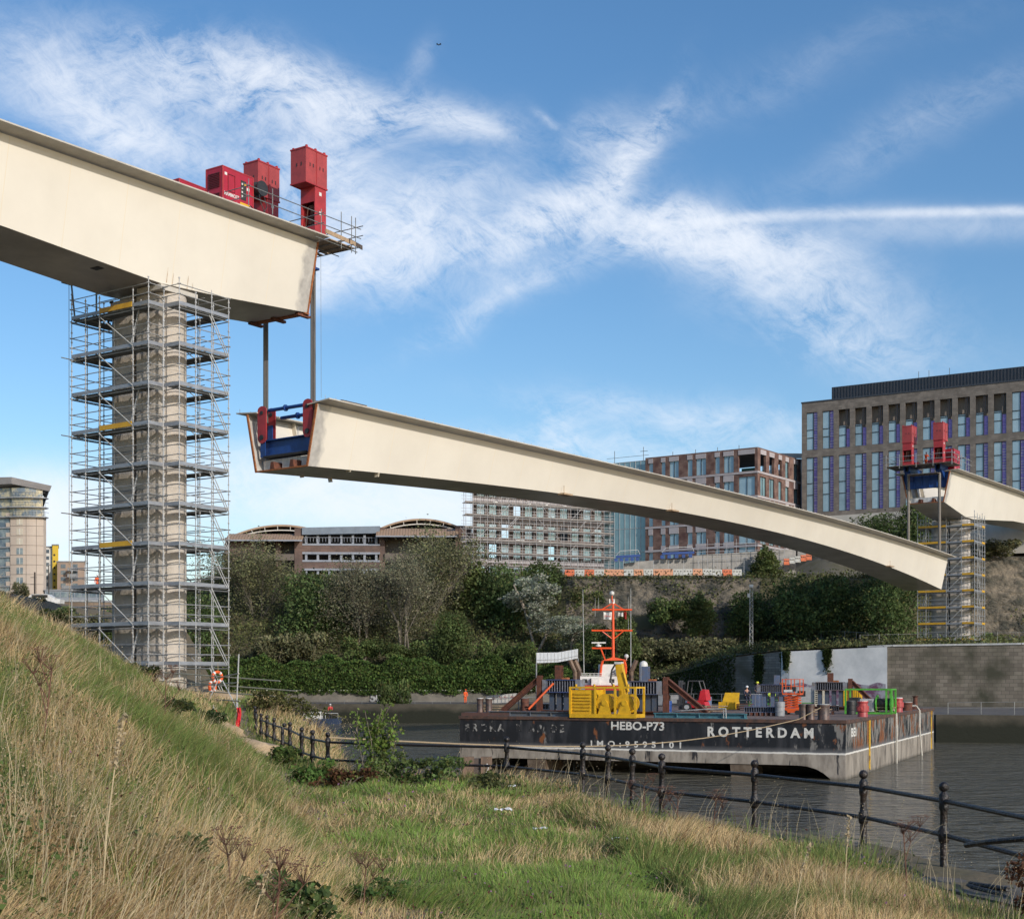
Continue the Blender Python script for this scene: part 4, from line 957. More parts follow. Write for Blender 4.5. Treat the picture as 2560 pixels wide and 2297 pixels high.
x, y = dk(1930, 1778); grillage(x, y+1.5, 2.6, 2.0, -1, 'low blue support in the middle of the barge, left of the orange lift', False, bluegrey, mat('royal_steel3', (.09,.12,.24), (.07,.07,.1), 2, .5), .75)
x, y = dk(2062, 1776); grillage(x, y+2.0, 2.2, 2.1, 1, 'brown blue support near the long side, with rusty raking strut towards the yellow box', True, rust, mat('brownblue', (.10,.10,.13), (.12,.08,.06), 2, .5), .75, bl=2.2)
for (px, py, w, lb, m) in ((1910,1789,3.6,'long stack of stiffened girders lying in front of the middle support',bluegrey),(2075,1785,1.8,'short brown stack of beams behind the wide bollard',mat('brown_steel', (.13,.07,.05), (.08,.07,.08))),(1395,1783,2.9,'low pale beam with many stiffeners in front of the left support',ltgrey)):
    x, y = dk(px, py); y = max(y, 1.2); g = bitem('girder_stack', lb, 'steel girders', x, y); 
    b = D(); b.box(x-w/2,x+w/2,y-.02,y+.02,.3,.62); b.box(x-w/2,x+w/2,y-.35,y+.35,.62,.67); b.box(x-w/2,x+w/2,y-.35,y+.35,.25,.3); b.build('top_girder', m, g)
    b = D(); 
    for k in range(int(w/.22)+1): xx = x-w/2+.03+k*.22; b.box(xx-.015,xx+.015,y-.33,y-.02,.3,.62)
    b.build('stiffener', MATS['stiff_grey'], g)
    b = D(); 
    for k in range(int(w/.5)): xx = x-w/2+.2+k*.5; b.box(xx-.09,xx+.09,y-.5,y+.5,.01,.25)
    b.build('bearer', rust, g)
tag(D().tube((2.6,4.6,.35),(3.9,5.6,2.0),.07,8).build('ratchet_strap', orange), 'orange lashing running up to the left support', 'lashing')
# --- yellow winch unit on the stern
x0, x1 = bx(1426), bx(1592); g = bitem('winch_unit', 'yellow twin drum winch unit in a tube cage hanging over the stern edge', 'winch', x0, .2)
zt = 1.72; yd = 1.5; xm = x0+1.55
D().box(x0,x1,-.15,yd,.0,.22).build('base', yellow, g)
D().box(x0+.05,xm,-.05,yd-.1,.22,zt-.08).build('engine_housing', yellow, g)
b = D()
for k in range(6): b.box(x0+.25,xm-.25,-.12,-.055,.42+k*.19,.50+k*.19)
b.build('louvre', yellow, g)
for xx in (x0+.03, xm+.05, (xm+x1)/2, x1-.06):
    for yy_ in (-.10, yd-.05): D().box(xx-.06,xx+.06,yy_-.05,yy_+.05,.22,zt).build('cage_post', yellow, g)
b = D()
for yy_ in (-.10, yd-.05): b.box(x0-.03,x1,yy_-.05,yy_+.05,zt,zt+.1)
for xx in (x0+.02,xm+.05,x1-.06): b.box(xx-.05,xx+.05,-.04,yd-.1,zt,zt+.1)
for xx in (x0+.4,xm,xm+1.2,x1-.5): b.tube((xx-.0,-.1,zt+.1),(xx,-.1,zt+.25),.07,8)
b.build('cage_top', yellow, g)
for xx in (xm+.62, xm+1.85):
    dr = D().lathe if 0 else None
    b = D(); b.tube((xx,.05,.85),(xx,.12,.85),.56,20); b.tube((xx,1.0,.85),(xx,1.07,.85),.56,20); b.build('drum_flange', yellow, g)
    b = D(); b.tube((xx,.12,.85),(xx,1.0,.85),.42,16); b.build('wound_rope', rust, g)
    b = D(); b.hexa([(xx-.42,-.06,.22),(xx+.42,-.06,.22),(xx+.42,.02,.22),(xx-.42,.02,.22),(xx-.14,-.06,1.0),(xx+.14,-.06,1.0),(xx+.14,.02,1.0),(xx-.14,.02,1.0)]); b.tube((xx,-.1,.88),(xx,.04,.88),.17,12); b.build('bearing_stand', yellow, g)
g = bitem('folded_crane', 'yellow knuckle boom crane folded upright behind the yellow winch unit', 'crane', 8, 2.2)
xx = bx(1525); D().lathe((xx,2.3,0),[(.42,0),(.42,.2),(.3,.25),(.3,1.6)],12).build('column', yellow, g)
D().bar((xx+.05,2.3,1.5),(xx-.28,2.35,3.2),.42,.42).build('boom', yellow, g)
D().tube((xx+.4,2.1,1.5),(xx+.1,2.1,2.7),.08,8).build('ram', yellow, g)
D().box(xx-.50,xx-.07,2.12,2.56,3.17,3.3).build('boom_head', white, g)
D().path([(xx-.4,2.0,1.6),(xx-.7,2.0,2.2),(xx-.62,2.0,2.8),(xx-.4,2.0,3.15)],.06).build('hose', dark, g)
# --- small loose gear on deck
for k, (px, py, kind, m_, lb) in enumerate(((1668,1786,'drum',blue,'small blue drum right of the rusty strut foot'),(1790,1780,'pallet',boardm,'stack of timber pallets right of the forklift'),(1858,1774,'pallet',rust,'rusty plates stacked right of the yellow bin'),(1950,1790,'drum',grey,'small grey drum left of the scissor lift'),
   (2048,1790,'pallet',boardm,'timber dunnage right of the scissor lift'),(2128,1786,'drum',dark,'black drum left of the green winch frame'),(1232,1779,'pallet',boardm,'timber dunnage beside the pair of bollards at left'),(1312,1776,'drum',rust,'rusty drum under the left rusty strut'),(1340,1782,'pallet',rust,'rusty offcuts in front of the left support'),(1770,1770,'drum',bluegrey,'blue grey drum between the forklift and the bin'),(2262,1785,'pallet',boardm,'timber boards behind the nearest red capped bollard'))):
    x, y = dk(px, py); x = min(x, BW-.5); g = bitem('drum' if kind == 'drum' else 'timber_stack', lb, kind if kind == 'drum' else 'stack', x, y)
    if kind == 'drum': D().lathe((x,y,0),[(.28,.006),(.30,.02),(.29,.28),(.31,.30),(.29,.32),(.29,.58),(.31,.60),(.30,.86),(.28,.88)],14).build('barrel', m_, g, True); D().lathe((x,y,.885),[(.26,0),(.26,.01)],14).build('lid', grey, g)
    else:
        for q in range(3):
            b = D(); w_ = .5+.1*q
            for j in range(4): b.box(x-w_,x+w_,y-.4+j*.22,y-.25+j*.22,.08+q*.16,.13+q*.16)
            b.build('layer', m_, g); D().box(x-w_+.05,x-w_+.15,y-.4,y+.4,.01+q*.16,.078+q*.16).build('batten', m_, g)
tag(D().path([(bx(1452)+.0,1.7,.05),(bx(1440),2.4,.03),(bx(1410),2.0,.03),(bx(1370),2.6,.03),(bx(1330),2.1,.03)],.035).build('power_cable', dark), 'black cables snaking over the brown deck from the yellow winch unit', 'cable')
# --- ropes
tag(MB().path([BP(22.0,.6,.7), BP(20.9,-.02,.05)]+[BP(20.9,-.02,.05).lerp(W(822,1843,35.2), k/14)-Vector((0,0,.75*math.sin(math.pi*k/14))) for k in range(1,15)], .022, 5).build('mooring_rope', rope), 'pale mooring rope stretched from the barge stern to the railing at left', 'rope')
g = D(); 
for k in range(60): a = k*.55; g.tube((bx(1700)+1.2*math.cos(a)*(.5+k*.008),.95+.45*math.sin(a)*(.5+k*.008),.03+.003*k),(bx(1700)+1.2*math.cos(a+.55)*(.5+k*.008),.95+.45*math.sin(a+.55)*(.5+k*.008),.033+.003*k),.035,5)
tag(g.build('rope_coil', rope), 'coil of tan rope lying on the teal beam right of the rusty strut', 'rope')
tag(D().path([(bx(1660),.9,.3),(bx(1700),.3,.45),(bx(1760),.2,.55),(bx(1812),.2,.6),(bx(1813),.2,.05)],.03).path([(bx(1806),.25,.6),(bx(1806),.25,.05)],.03).build('boarding_rail', ltgrey), 'bent grey handrail ending above the teal beam', 'rail')
hose = mat('pale_hose', (.50,.48,.42), (.4,.38,.34))
tag(D().path([(BW-.6,16.5,.3),(BW-.1,16.6,.35),(BW+.12,16.7,.0),(BW+.16,16.6,-1.2),(BW+.14,16.7,-3.3)],.07).build('discharge_hose', hose), 'pale hose draped over the long side of the barge, nearer one', 'hose')
tag(D().path([(BW-.6,27,.3),(BW-.1,27.1,.35),(BW+.12,27.3,.0),(BW+.16,27.0,-1.2),(BW+.3,27.2,-3.3)],.07).build('discharge_hose', hose), 'pale hose draped over the long side of the barge, farther one', 'hose')
# --- forklift
x, y = dk(1722, 1778); g = bitem('forklift', 'red forklift with dark mast facing left on the barge deck', 'forklift', x, y)
S = 1.0
D().hexa([(x-.2,y,.35),(x+1.35,y,.30),(x+1.35,y+1.2,.30),(x-.2,y+1.2,.35),(x-.1,y,.85),(x+1.1,y,1.0),(x+1.1,y+1.2,1.0),(x-.1,y+1.2,.85)]).build('chassis', red2 if 0 else mat('bright_red_paint', (.55,.02,.03), (.42,.015,.02), 2, .35), g)
D().hexa([(x+.75,y,1.0),(x+1.35,y,.95),(x+1.35,y+1.2,.95),(x+.75,y+1.2,1.0),(x+.9,y+.05,1.9),(x+1.2,y+.05,1.85),(x+1.2,y+1.15,1.85),(x+.9,y+1.15,1.9)]).build('counterweight', MATS['bright_red_paint'], g)
b = D()
for yy_ in (y+.05,y+1.15): b.path([(x-.25,yy_,.9),(x-.05,yy_,2.6),(x+.75,yy_,2.6),(x+.95,yy_,1.8)],.05)
b.box(x-.08,x+.8,y+.05,y+1.15,2.58,2.64); b.build('cab_frame', mat('charcoal_paint', (.06,.06,.065)), g)
b = D()
for yy_ in (y+.25,y+.85): b.box(x-.85,x-.7,yy_-.06,yy_+.06,.15,2.65); b.box(x-.68,x-.55,yy_-.06,yy_+.06,.15,2.5)
b.box(x-.82,x-.6,y+.2,y+.9,2.3,2.42); b.box(x-.95,x-.86,y+.1,y+1.0,.5,1.0); b.build('mast', MATS['charcoal_paint'], g)
b = D()
for yy_ in (y+.3,y+.8): b.box(x-1.9,x-.95,yy_-.05,yy_+.05,.45,.5)
b.build('fork', dark, g); D().box(x+.2,x+.6,y+.35,y+.85,1.0,1.15).box(x+.55,x+.65,y+.35,y+.85,1.0,1.6).build('seat', dark, g)
for (wx, wr) in ((-.15,.38),(1.05,.3)):
    for yy_ in (y-.05, y+1.0): w_ = D().tube((x+wx,yy_,wr),(x+wx,yy_+.25,wr),wr,16).build('wheel', dark, g); D().tube((x+wx,yy_-.012,wr),(x+wx,yy_+.05,wr),wr*.5,12).build('rim', ltgrey, w_)
# --- yellow skip with open lid
x, y = dk(1818, 1774); g = bitem('storage_bin', 'yellow steel bin with its lid thrown open, right of the forklift', 'bin', x, y)
D().box(x-.75,x+.75,y,y+1.2,.05,.85).build('body', yellow, g); D().hexa([(x-.7,y+1.0,.86),(x+.72,y+1.0,.86),(x+.72,y+1.08,.86),(x-.7,y+1.08,.86),(x-.6,y+1.5,1.85),(x+.65,y+1.5,1.85),(x+.65,y+1.58,1.85),(x-.6,y+1.58,1.85)]).build('lid', yellow, g)
b = D()
for xx in (x-.75,x-.02,x+.68): b.box(xx,xx+.07,y-.04,y-.003,.05,.85)
b.build('rib', yellow, g)
for xx in (x-.6,x+.4): D().box(xx,xx+.2,y+.1,y+1.1,0.006,.05).build('foot', dark, g)
# --- green cribs, scissor lift, generator, boxes
x, y = dk(1895, 1767); g = bitem('green_gantry', 'bright green steel frame behind the two workers on the barge', 'frame', x, y)
D().box(x-1.5,x+3.6,y+1.4,y+1.6,.3,.55).build('beam', green, g); D().box(x-1.5,x+3.6,y+1.4,y+1.6,.8,1.0).build('beam', green, g)
for xx in (x-1.4,x-.2,x+1.2,x+3.4): D().box(xx-.08,xx+.08,y+1.36,y+1.64,.0,1.1).build('post', green, g)
for px, lb in ((1888,'grey blue steel box standing upright, left of the pair behind the girder stack'),(1906,'grey blue steel box standing upright, right of the pair behind the girder stack')):
    x, y = dk(px, 1770); g = bitem('steel_box', lb, 'steel box', x, y); D().box(x-.38,x+.38,y,y+.7,.006,1.75).build('body', bluegrey, g); D().box(x-.42,x+.42,y-.03,y+.73,1.75,1.81).build('top_plate', ltgrey, g); b=D(); b.box(x-.03,x+.03,y-.02,y-.003,.1,1.7); b.build('seam', grey, g)
x, y = dk(1978, 1786); g = bitem('scissor_lift', 'orange scissor lift with folded arms and mesh cage', 'scissor lift', x, y)
w, d, H = 1.25, 1.0, 3.05
D().box(x-w/2,x+w/2,y,y+d,.18,.55).build('chassis', orange, g)
for xx in (x-.45,x+.45):
    for yy_ in (y-.02,y+d-.12): D().tube((xx,yy_,.2),(xx,yy_+.14,.2),.2,12).build('wheel', dark, g)
for k in range(5):
    b = D(); z0 = .58+k*.22
    for yy_ in (y+.1,y+d-.1): b.bar((x-.5,yy_,z0),(x+.5,yy_,z0+.2),.07,.07); b.bar((x+.5,yy_+.08,z0),(x-.5,yy_+.08,z0+.2),.07,.07)
    b.build('scissor_arm', orange, g)
D().box(x-w/2,x+w/2,y-.05,y+d+.05,1.72,1.85).build('platform', orange, g)
b = D()
for xx in (x-w/2,x,x+w/2):
    for yy_ in (y-.03,y+d+.03): b.bar((xx,yy_,1.85),(xx,yy_,H),.06,.06)
for z in (2.45,H): 
    for yy_ in (y-.03,y+d+.03): b.bar((x-w/2,yy_,z),(x+w/2,yy_,z),.05,.05)
    for xx in (x-w/2,x+w/2): b.bar((xx,y,z),(xx,y+d,z),.05,.05)
b.build('cage', orange, g); D().box(x-.5,x+.1,y-.09,y-.06,1.95,2.15).build('sign_plate', white, g); D().box(x-.1,x+.3,y-.05,y+.2,2.0,2.4).build('control_box', dark, g)
x, y = dk(2012, 1768); g = bitem('generator', 'grey and cream generator container standing behind the scissor lift', 'generator', x, y)
D().box(x-1.5,x+1.0,y+.4,y+1.9,.15,2.45).build('cabinet', mat('cabinet_white', (.45,.46,.45), (.36,.37,.36)), g); D().box(x+1.03,x+2.1,y+.2,y+1.9,.15,2.55).build('end_cabinet', cream, g)
D().box(x-.9,x+.0,y+.37,y+.395,1.35,2.0).build('grille', void, g); b = D()
for k in range(8): b.box(x+1.15,x+1.35,y+.17,y+.195,.5+k*.24,.6+k*.24)
b.build('vent', dark, g); D().box(x-1.4,x+2.0,y+.5,y+1.8,.006,.15).build('skid', grey, g); D().box(x-.9,x+.9,y+.37,y+.395,.5,.58).build('green_stripe', green, g)
x, y = dk(2120, 1766); g = bitem('yellow_container', 'ribbed yellow container half hidden by the rusty strut, left of the green winch', 'container', x, y)
D().box(x-1.3,x+1.4,y+1.5,y+3.0,.1,2.6).build('body', yellow, g); b = D()
for k in range(9): b.box(x-1.2+k*.3,x-1.08+k*.3,y+1.44,y+1.497,.3,2.5)
b.build('rib', yellow, g); D().box(x-1.3,x+1.4,y+1.45,y+3.0,.0,.1).build('skid', rust, g)
x, y = dk(2187, 1786); x0, x1 = x-2.2, x+.9; y = y+1.2; g = bitem('green_winch', 'green framed winch with black rope drum near the long side', 'winch', x, y)
b = D(); z1 = 1.95
for xx in (x0,x1,x1-.35):
    for yy_ in (y,y+1.6): b.bar((xx,yy_,.0),(xx,yy_,z1),.11,.11)
for yy_ in (y,y+1.6): b.bar((x0,yy_,z1),(x1,yy_,z1),.12,.12); b.bar((x0,yy_,.08),(x1,yy_,.08),.12,.14)
for xx in (x0,x1): b.bar((xx,y,z1),(xx,y+1.6,z1),.1,.1)
b.build('frame', green, g)
D().box(x0+.2,x0+.8,y+.2,y+1.4,.12,1.3).build('tank', dark, g); D().box(x0+.95,x0+1.9,y+.15,y+1.4,.2,1.2).build('engine_case', ltgrey, g); b = D()
for k in range(7): b.box(x0+1.0+k*.12,x0+1.06+k*.12,y+.11,y+.147,.3,1.1)
b.build('louvre', grey, g)
D().tube((x0+2.1,y+.7,.8),(x0+2.95,y+.7,.8),.45,16).build('wound_rope', mat('dark_rope', (.06,.045,.03), (.03,.025,.02), 20), g)
for xx in (x0+2.0,x0+2.95): D().tube((xx,y+.7,.8),(xx+.06,y+.7,.8),.72,18).build('drum_flange', green, g)
x, y = dk(2305, 1776); g = bitem('fairlead', 'small rusty fairlead at the far end of the long side', 'fairlead', BW-.6, 31); D().lathe((BW-.7,31,0),[(.3,0),(.3,.1),(.16,.2),(.16,.9),(.26,1.0)],12).build('roller', rust, g); D().box(BW-1.2,BW-.2,30.5,31.5,.0,.06).build('base', rust, g)
for i,(px,py,s_,m_,lb) in enumerate(((1640,1757,.8,grey,'grey pump set on deck inside the right rusty strut'),(1690,1752,.6,ltgrey,'small pale cylinder rack left of the forklift'),(1716,1760,.5,bluegrey,'low blue grey crate behind the forklift mast'),(1965,1762,.7,rust,'brown timber crate on deck by the middle support'),(2150,1772,.5,white,'small white box left of the green winch'))):
    x, y = dk(px, py+8); g = bitem('deck_box', lb, 'crate', x, y); D().box(x-s_,x+s_,y+.3,y+.3+s_,.08,.3+s_*.8).build('body', m_, g); D().box(x-s_+.1,x+s_-.1,y+.4,y+.2+s_,.005,.08).build('skid', dark, g); D().box(x-s_-.03,x+s_+.03,y+.27,y+.33+s_,.3+s_*.8,.36+s_*.8).build('lid', m_, g)
b = D()
for k in range(10): xx = .6+k*1.2; b.bar((xx if k<9 else .6+9*1.2, BLn-.4, 0),(xx, BLn-.4, 1.05),.05,.05)
for z in (.55,1.05): b.bar((.4,BLn-.4,z),(11.8,BLn-.4,z),.04,.04)
b.bar((.4,8,.0),(.4,8,1.05),.05,.05); b.bar((.4,14,.0),(.4,14,1.05),.05,.05); b.bar((.4,3,1.05),(.4,20,1.05),.04,.04); b.bar((.4,3,.0),(.4,3,1.05),.05,.05)
tag(b.build('deck_railing', steel_dk), 'thin grey railing along the far left edge of the barge deck', 'railing')

# sizes as they stand on this deck
for o_ in list(COL.objects):
    if o_.type == 'EMPTY' and o_.parent is None and 'label' in o_:
        lb_ = o_['label']
        for key, s_ in (('red forklift with dark mast',(.95,.95,.82)),('yellow steel bin',(.87,.87,.68)),('orange scissor lift',(.9,.9,.74)),('grey and cream generator',(.72,.8,.66)),('ribbed yellow container',(.6,.6,.56)),
            ('low blue support in the middle',(.85,.9,.95)),('brown blue support near',(.9,.9,.98)),('long stack of stiffened',(.66,.8,.85)),('short brown stack',(.6,.8,.85)),('green framed winch',(.95,.9,.82)),('bright green steel frame',(.7,.7,.62)),('grey blue steel box standing',(.75,.75,.62))):
            if lb_.startswith(key): o_.scale = s_

# ------------------------------------------------------------ tug behind the barge
TY = 125.0
def T(px, py, dy=0): return W(px, py, TY+dy)
g = thing('tugboat', 'white and red tug moored behind the barge with a tall orange mast', 'tug', T(1515, 1800))
tred = mat('tug_red', (.45,.03,.02), (.35,.03,.02), 2, .5); torange = mat('mast_orange', (.80,.10,.02), (.66,.08,.02), 2, .45)
p0, p1 = T(1400, 1893), T(1640, 1706)
hx = [(p0.x,TY+1),(p0.x+1,TY-1.6),(p1.x-.4,TY-2),(p1.x+1.2,TY+1.5),(p1.x-.4,TY+5),(p0.x+1,TY+4.6)]
MB().prism(hx, -6.6, -1.0).build('hull', dark, g); MB().prism([(x, y) for x, y in hx[:3]]+[(x, y) for x, y in hx[3:]], -.99, -.55).build('bulwark', tred, g)
a, b_ = T(1450,1722), T(1544,1690); hs_ = MB().box(a.x,b_.x,TY-.3,TY+3,-1.0,b_.z).build('deckhouse', mat('tug_white', (.70,.70,.68), (.58,.57,.55), 1.5, .45), g)
MB().box(a.x-.02,b_.x+.02,TY-.36,TY-.31,-.9,-.55).build('red_band', tred, hs_)
for q in (1462,1482,1530): c = T(q,1703,-.33); MB().box(c.x-.22,c.x+.22,TY-.34,TY-.31,c.z-.1,c.z+.22).build('window', void, hs_)
a, b_ = T(1500,1690), T(1560,1660); MB().box(a.x,b_.x,TY+.3,TY+2.4,a.z,b_.z).build('wheelhouse', MATS['tug_white'], g)
mb = MB()
for q in range(1455,1548,10): mb.tube(T(q,1692,-.25),T(q,1683,-.25),.025,4)
mb.tube(T(1453,1683,-.25),T(1546,1683,-.25),.03,4); mb.tube(T(1453,1687.5,-.25),T(1546,1687.5,-.25),.02,4); mb.build('railing', white, g)
mast = MB().tube(T(1533,1650),T(1532.5,1500),.15,10,.10).build('mast', torange, g)
MB().add([T(1505,1651,-.15),T(1533,1642,-.15),T(1570,1650,-.15),T(1505,1651,.15),T(1533,1642,.15),T(1570,1650,.15)],[(0,1,2),(3,5,4),(0,3,4,1),(1,4,5,2),(0,2,5,3)]).build('mast_foot', torange, g)
MB().path([T(1507,1651),T(1503,1665),T(1501,1690)],.11,6).build('mast_leg', torange, g); MB().path([T(1560,1651),T(1564,1665),T(1563,1695)],.13,6).build('mast_leg', torange, g)
for (y_, xa, xb, k) in ((1524,1480,1580,1505),(1576,1479,1581,1597)):
    MB().tube(T(xa,y_),T(xb,y_),.085,6).build('crosstree', torange, g)
    mb = MB(); mb.tube(T(1503,y_),T(1531,k if k>1576 else 1508),.055,5); mb.tube(T(1560,y_),T(1534,k if k>1576 else 1508),.055,5); mb.build('crosstree_strut', torange, g)
MB().tube(T(1480,1620),T(1532,1620),.085,6).tube(T(1502,1621),T(1513,1650),.07,5).build('radar_bracket', torange, g)
MB().box(T(1479,0).x,T(1514,0).x,TY-.2,TY+.2,T(0,1608).z,T(0,1604.5).z).build('radar_scanner', white, g); MB().lathe(T(1496,1616),[(.25,0),(.25,.15),(.12,.2),(.12,.3)],10).build('radar_base', white, g)
MB().ball(T(1530,1483),.22,12).build('dome', white, g); MB().tube(T(1530,1502),T(1530,1486),.06,5).build('dome_stalk', torange, g)
MB().ball(T(1566,1640),.20,10).build('dome', white, g); MB().tube(T(1566,1652),T(1566,1643),.04,5).build('dome_stalk', white, g)
for (q, a_, b2, r_) in ((1457,1472,1692,.045),(1577,1470,1670,.045),(1488,1494,1540,.02),(1496,1494,1524,.02),(1571,1492,1524,.02),(1571,1545,1575,.02)):
    MB().tube(T(q+(3 if q==1457 else 0),b2),T(q,a_),r_,5,r_*.5).build('whip_aerial', ltgrey, g)
for (q, y_, w_, h_, m_, tx) in ((1509,1529,21,18,white,1),(1523,1496,14,11,white,0),(1546,1530,12,9,white,0),(1560,1528,6,18,tred,0)):
    vs_ = []; n_ = 6
    for i in range(n_+1): 
        f_ = i/n_; vs_ += [T(q+w_*f_, y_+2*f_+1.2*math.sin(f_*5), .12*math.sin(f_*6)), T(q+w_*f_, y_+h_+2*f_, .12*math.sin(f_*6+.5))]
    fl = MB().add(vs_, [(2*i,2*i+1,2*i+3,2*i+2) for i in range(n_)]).build('flag', m_, g)
    if tx: text_on('lettering','L&B group', Matrix.Translation(T(q+2,y_+14,-.14)), 0, 16*TY/F, 0, 6*TY/F, tred, fl, .02)
mb = MB()
for q in (1513,1543): mb.tube(T(q,1660),T(q+ (5 if q<1530 else -3),1530),.012,3); 
mb.build('stay_wire', steel_dk, g)
for (q, s_) in ((1428,1),(1440,1),(1588,-1)):
    MB().path([T(q+10*s_,1715),T(q+10*s_,1678),T(q+5*s_,1668),T(q-3*s_,1650)],.22,8).build('exhaust_pipe', mat('sooty_pipe', (.05,.035,.03), (.20,.13,.08), 1.2), g)
c = T(1609,1664,-2); MB().lathe(c,[(.37,-2.2),(.37,.0),(.36,.15),(.28,.32),(.12,.42),(.01,.45)],14).build('satellite_dome', white, g, True)
MB().ball(T(1545,1682),.5,8,.8).build('winch_cover', grey, g); MB().box(T(1477,0).x,T(1497,0).x,TY-1,TY-.4,T(0,1715).z,T(0,1694).z).build('locker', white, g)

# ------------------------------------------------------------ small workboat, timber pile, drone
g = thing('workboat', 'small white workboat with a cabin close to the far quay wall', 'boat', W(795,1806,172))
c = W(797,1806,172); MB().add([(c.x-2.2,c.y-.9,-5.7),(c.x+1.6,c.y-.9,-5.7),(c.x+2.6,c.y,-5.7),(c.x+1.6,c.y+.9,-5.7),(c.x-2.2,c.y+.9,-5.7),(c.x-2.3,c.y-1.1,-4.9),(c.x+1.8,c.y-1.1,-4.85),(c.x+3.1,c.y,-4.7),(c.x+1.8,c.y+1.1,-4.85),(c.x-2.3,c.y+1.1,-4.9)],[(4,3,2,1,0),(5,6,7,8,9),(0,1,6,5),(1,2,7,6),(2,3,8,7),(3,4,9,8),(4,0,5,9)]).build('hull', mat('navy_paint', (.03,.05,.10)), g)
MB().box(c.x-1.9,c.x+.4,c.y-.8,c.y+.8,-4.86,-4.0).build('cabin', white, g); MB().box(c.x-1.6,c.x-.8,c.y-.83,c.y-.805,-4.4,-4.1).box(c.x-.6,c.x+.2,c.y-.83,c.y-.805,-4.4,-4.1).build('window', void, g)
mb = MB(); mb.tube((c.x+.9,c.y-.7,-4.85),(c.x+.9,c.y-.7,-4.1),.04,5); mb.tube((c.x+2.4,c.y-.4,-4.8),(c.x+2.4,c.y-.4,-4.2),.04,5); mb.tube((c.x+.9,c.y-.7,-4.15),(c.x+2.4,c.y-.4,-4.2),.04,5); mb.build('rail', ltgrey, g)
pilem = mat('weathered_pile', (.20,.13,.09), (.11,.08,.06), 2, .9, 0, .5, 8, stretch=(1,1,.3))
g = thing('mooring_pile', 'brown steel pile with white paint drips under the left corner of the barge', 'pile', (-2.2,70,-7))
for x in (-2.45,-1.55): MB().box(x,x+.55,69.7,70.2,-7,-3.87).build('post', pilem, g)
MB().box(-1.9,-1.55,69.85,70.1,-7,-3.95).build('web', mat('pile_web', (.08,.06,.05)), g)
mb = MB(); 
for k in range(9): mb.tube((-1.25+.08*math.sin(k*1.7),69.68,-4.2-k*.22),(-1.25+.08*math.sin(k*1.7+1.7),69.68,-4.42-k*.22),.03,4)
mb.build('paint_drip', white, g)
g = thing('drone', 'small dark quadcopter drone high in the blue sky', 'drone', W(1097,113,110)); c = W(1097,113,110)
MB().ball(c,.07,8,.6).build('body', dark, g)
for a in (-1,1):
    for b_ in (-1,1): MB().tube(c,c+Vector((.13*a,.1*b_,.05)),.015,4).build('arm', dark, g); MB().tube(c+Vector((.13*a,.1*b_,.055)),c+Vector((.13*a,.1*b_,.065)),.065,10).build('rotor', dark, g)
# ------------------------------------------------------------ buildings
def uvxz(o, M):
    Mi = M.inverted(); set_uv(o, lambda c: ((Mi @ c).x+(Mi @ c).y, c.z))
def hit(M, px):      # local x on the facade line for the column px
    o = M @ Vector((0,0,0)); d = (M @ Vector((1,0,0)))-o; k = (px-1280)/F
    return (k*o.y-o.x)/(d.x-k*d.y)
brownbrick = brickify('brown_brick', (.21,.185,.16), (.135,.12,.105), (.19,.17,.155), .9, .28, (.13,.115,.10), .9)
redbrick = brickify('red_brick', (.20,.12,.095), (.14,.085,.07), (.2,.15,.13), .9, .3, (.09,.045,.04), .8)
pale = mat('pale_cladding', (.42,.39,.40), (.36,.33,.34), .6, .7)
whitepanel = mat('pale_stone', (.56,.52,.46), (.48,.45,.40), .6, .7)
purple = mat('purple_membrane', (.33,.25,.62), (.22,.16,.46), 1.5, .5, stretch=(1,1,3), lo=.4, hi=.6)
tealglass = mat('teal_glass', (.13,.26,.28), (.09,.18,.22), .5, .12, .35, spec=1)
darkwall = mat('dark_cladding', (.045,.055,.07), (.035,.042,.055), 2, .5)
frame_d = mat('dark_frame', (.03,.03,.035))
tealglass = mat('wing_glass', (.24,.39,.43), (.18,.30,.35), .5, .2, .15, spec=1)
# --- the dark brick offices at right
MA = frame(47.6, 230, 30.0, -18.0)
gA = thing('office_block', 'tall brown brick office block with narrow blue windows and purple panels at right', 'building', (47.6,230,22))
x1_, x12 = hit(MA,2015.5), hit(MA,2483.7); pit = (x12-x1_)/11; NA = 18; LA_ = x1_+pit*NA+1.5
xs = [0]; 
for i in range(NA): xs += [x1_+pit*i, x1_+pit*i+pit*.70]
xs.append(LA_); zs = [20, 27.2, 36.25, 37.45, 43.6, 45.2]
o = MB(MA).wall(xs, zs, lambda i, j: i % 2 == 1 and j in (1, 3) and 0 < i < len(xs)-1, .45).quad((0,0,45.2),(LA_,0,45.2),(LA_,26,45.2),(0,26,45.2)).quad((0,26,20),(0,0,20),(0,0,45.2),(0,26,45.2)).build('wall', brownbrick, gA); uvxz(o, MA)
MB(MA).box(.35,LA_,.9,25,20,36.6).box(.35,LA_,.9,25,36.65,40.9).box(.35,LA_,1.3,25,40.95,43.8).build('inner_floors', mat('bare_interior', (.36,.29,.23), (.24,.20,.17), .6, .8), gA)
MB(MA).box(-.1,LA_,-.08,.5,45.2,45.42).build('parapet_cap', darkwall, gA)
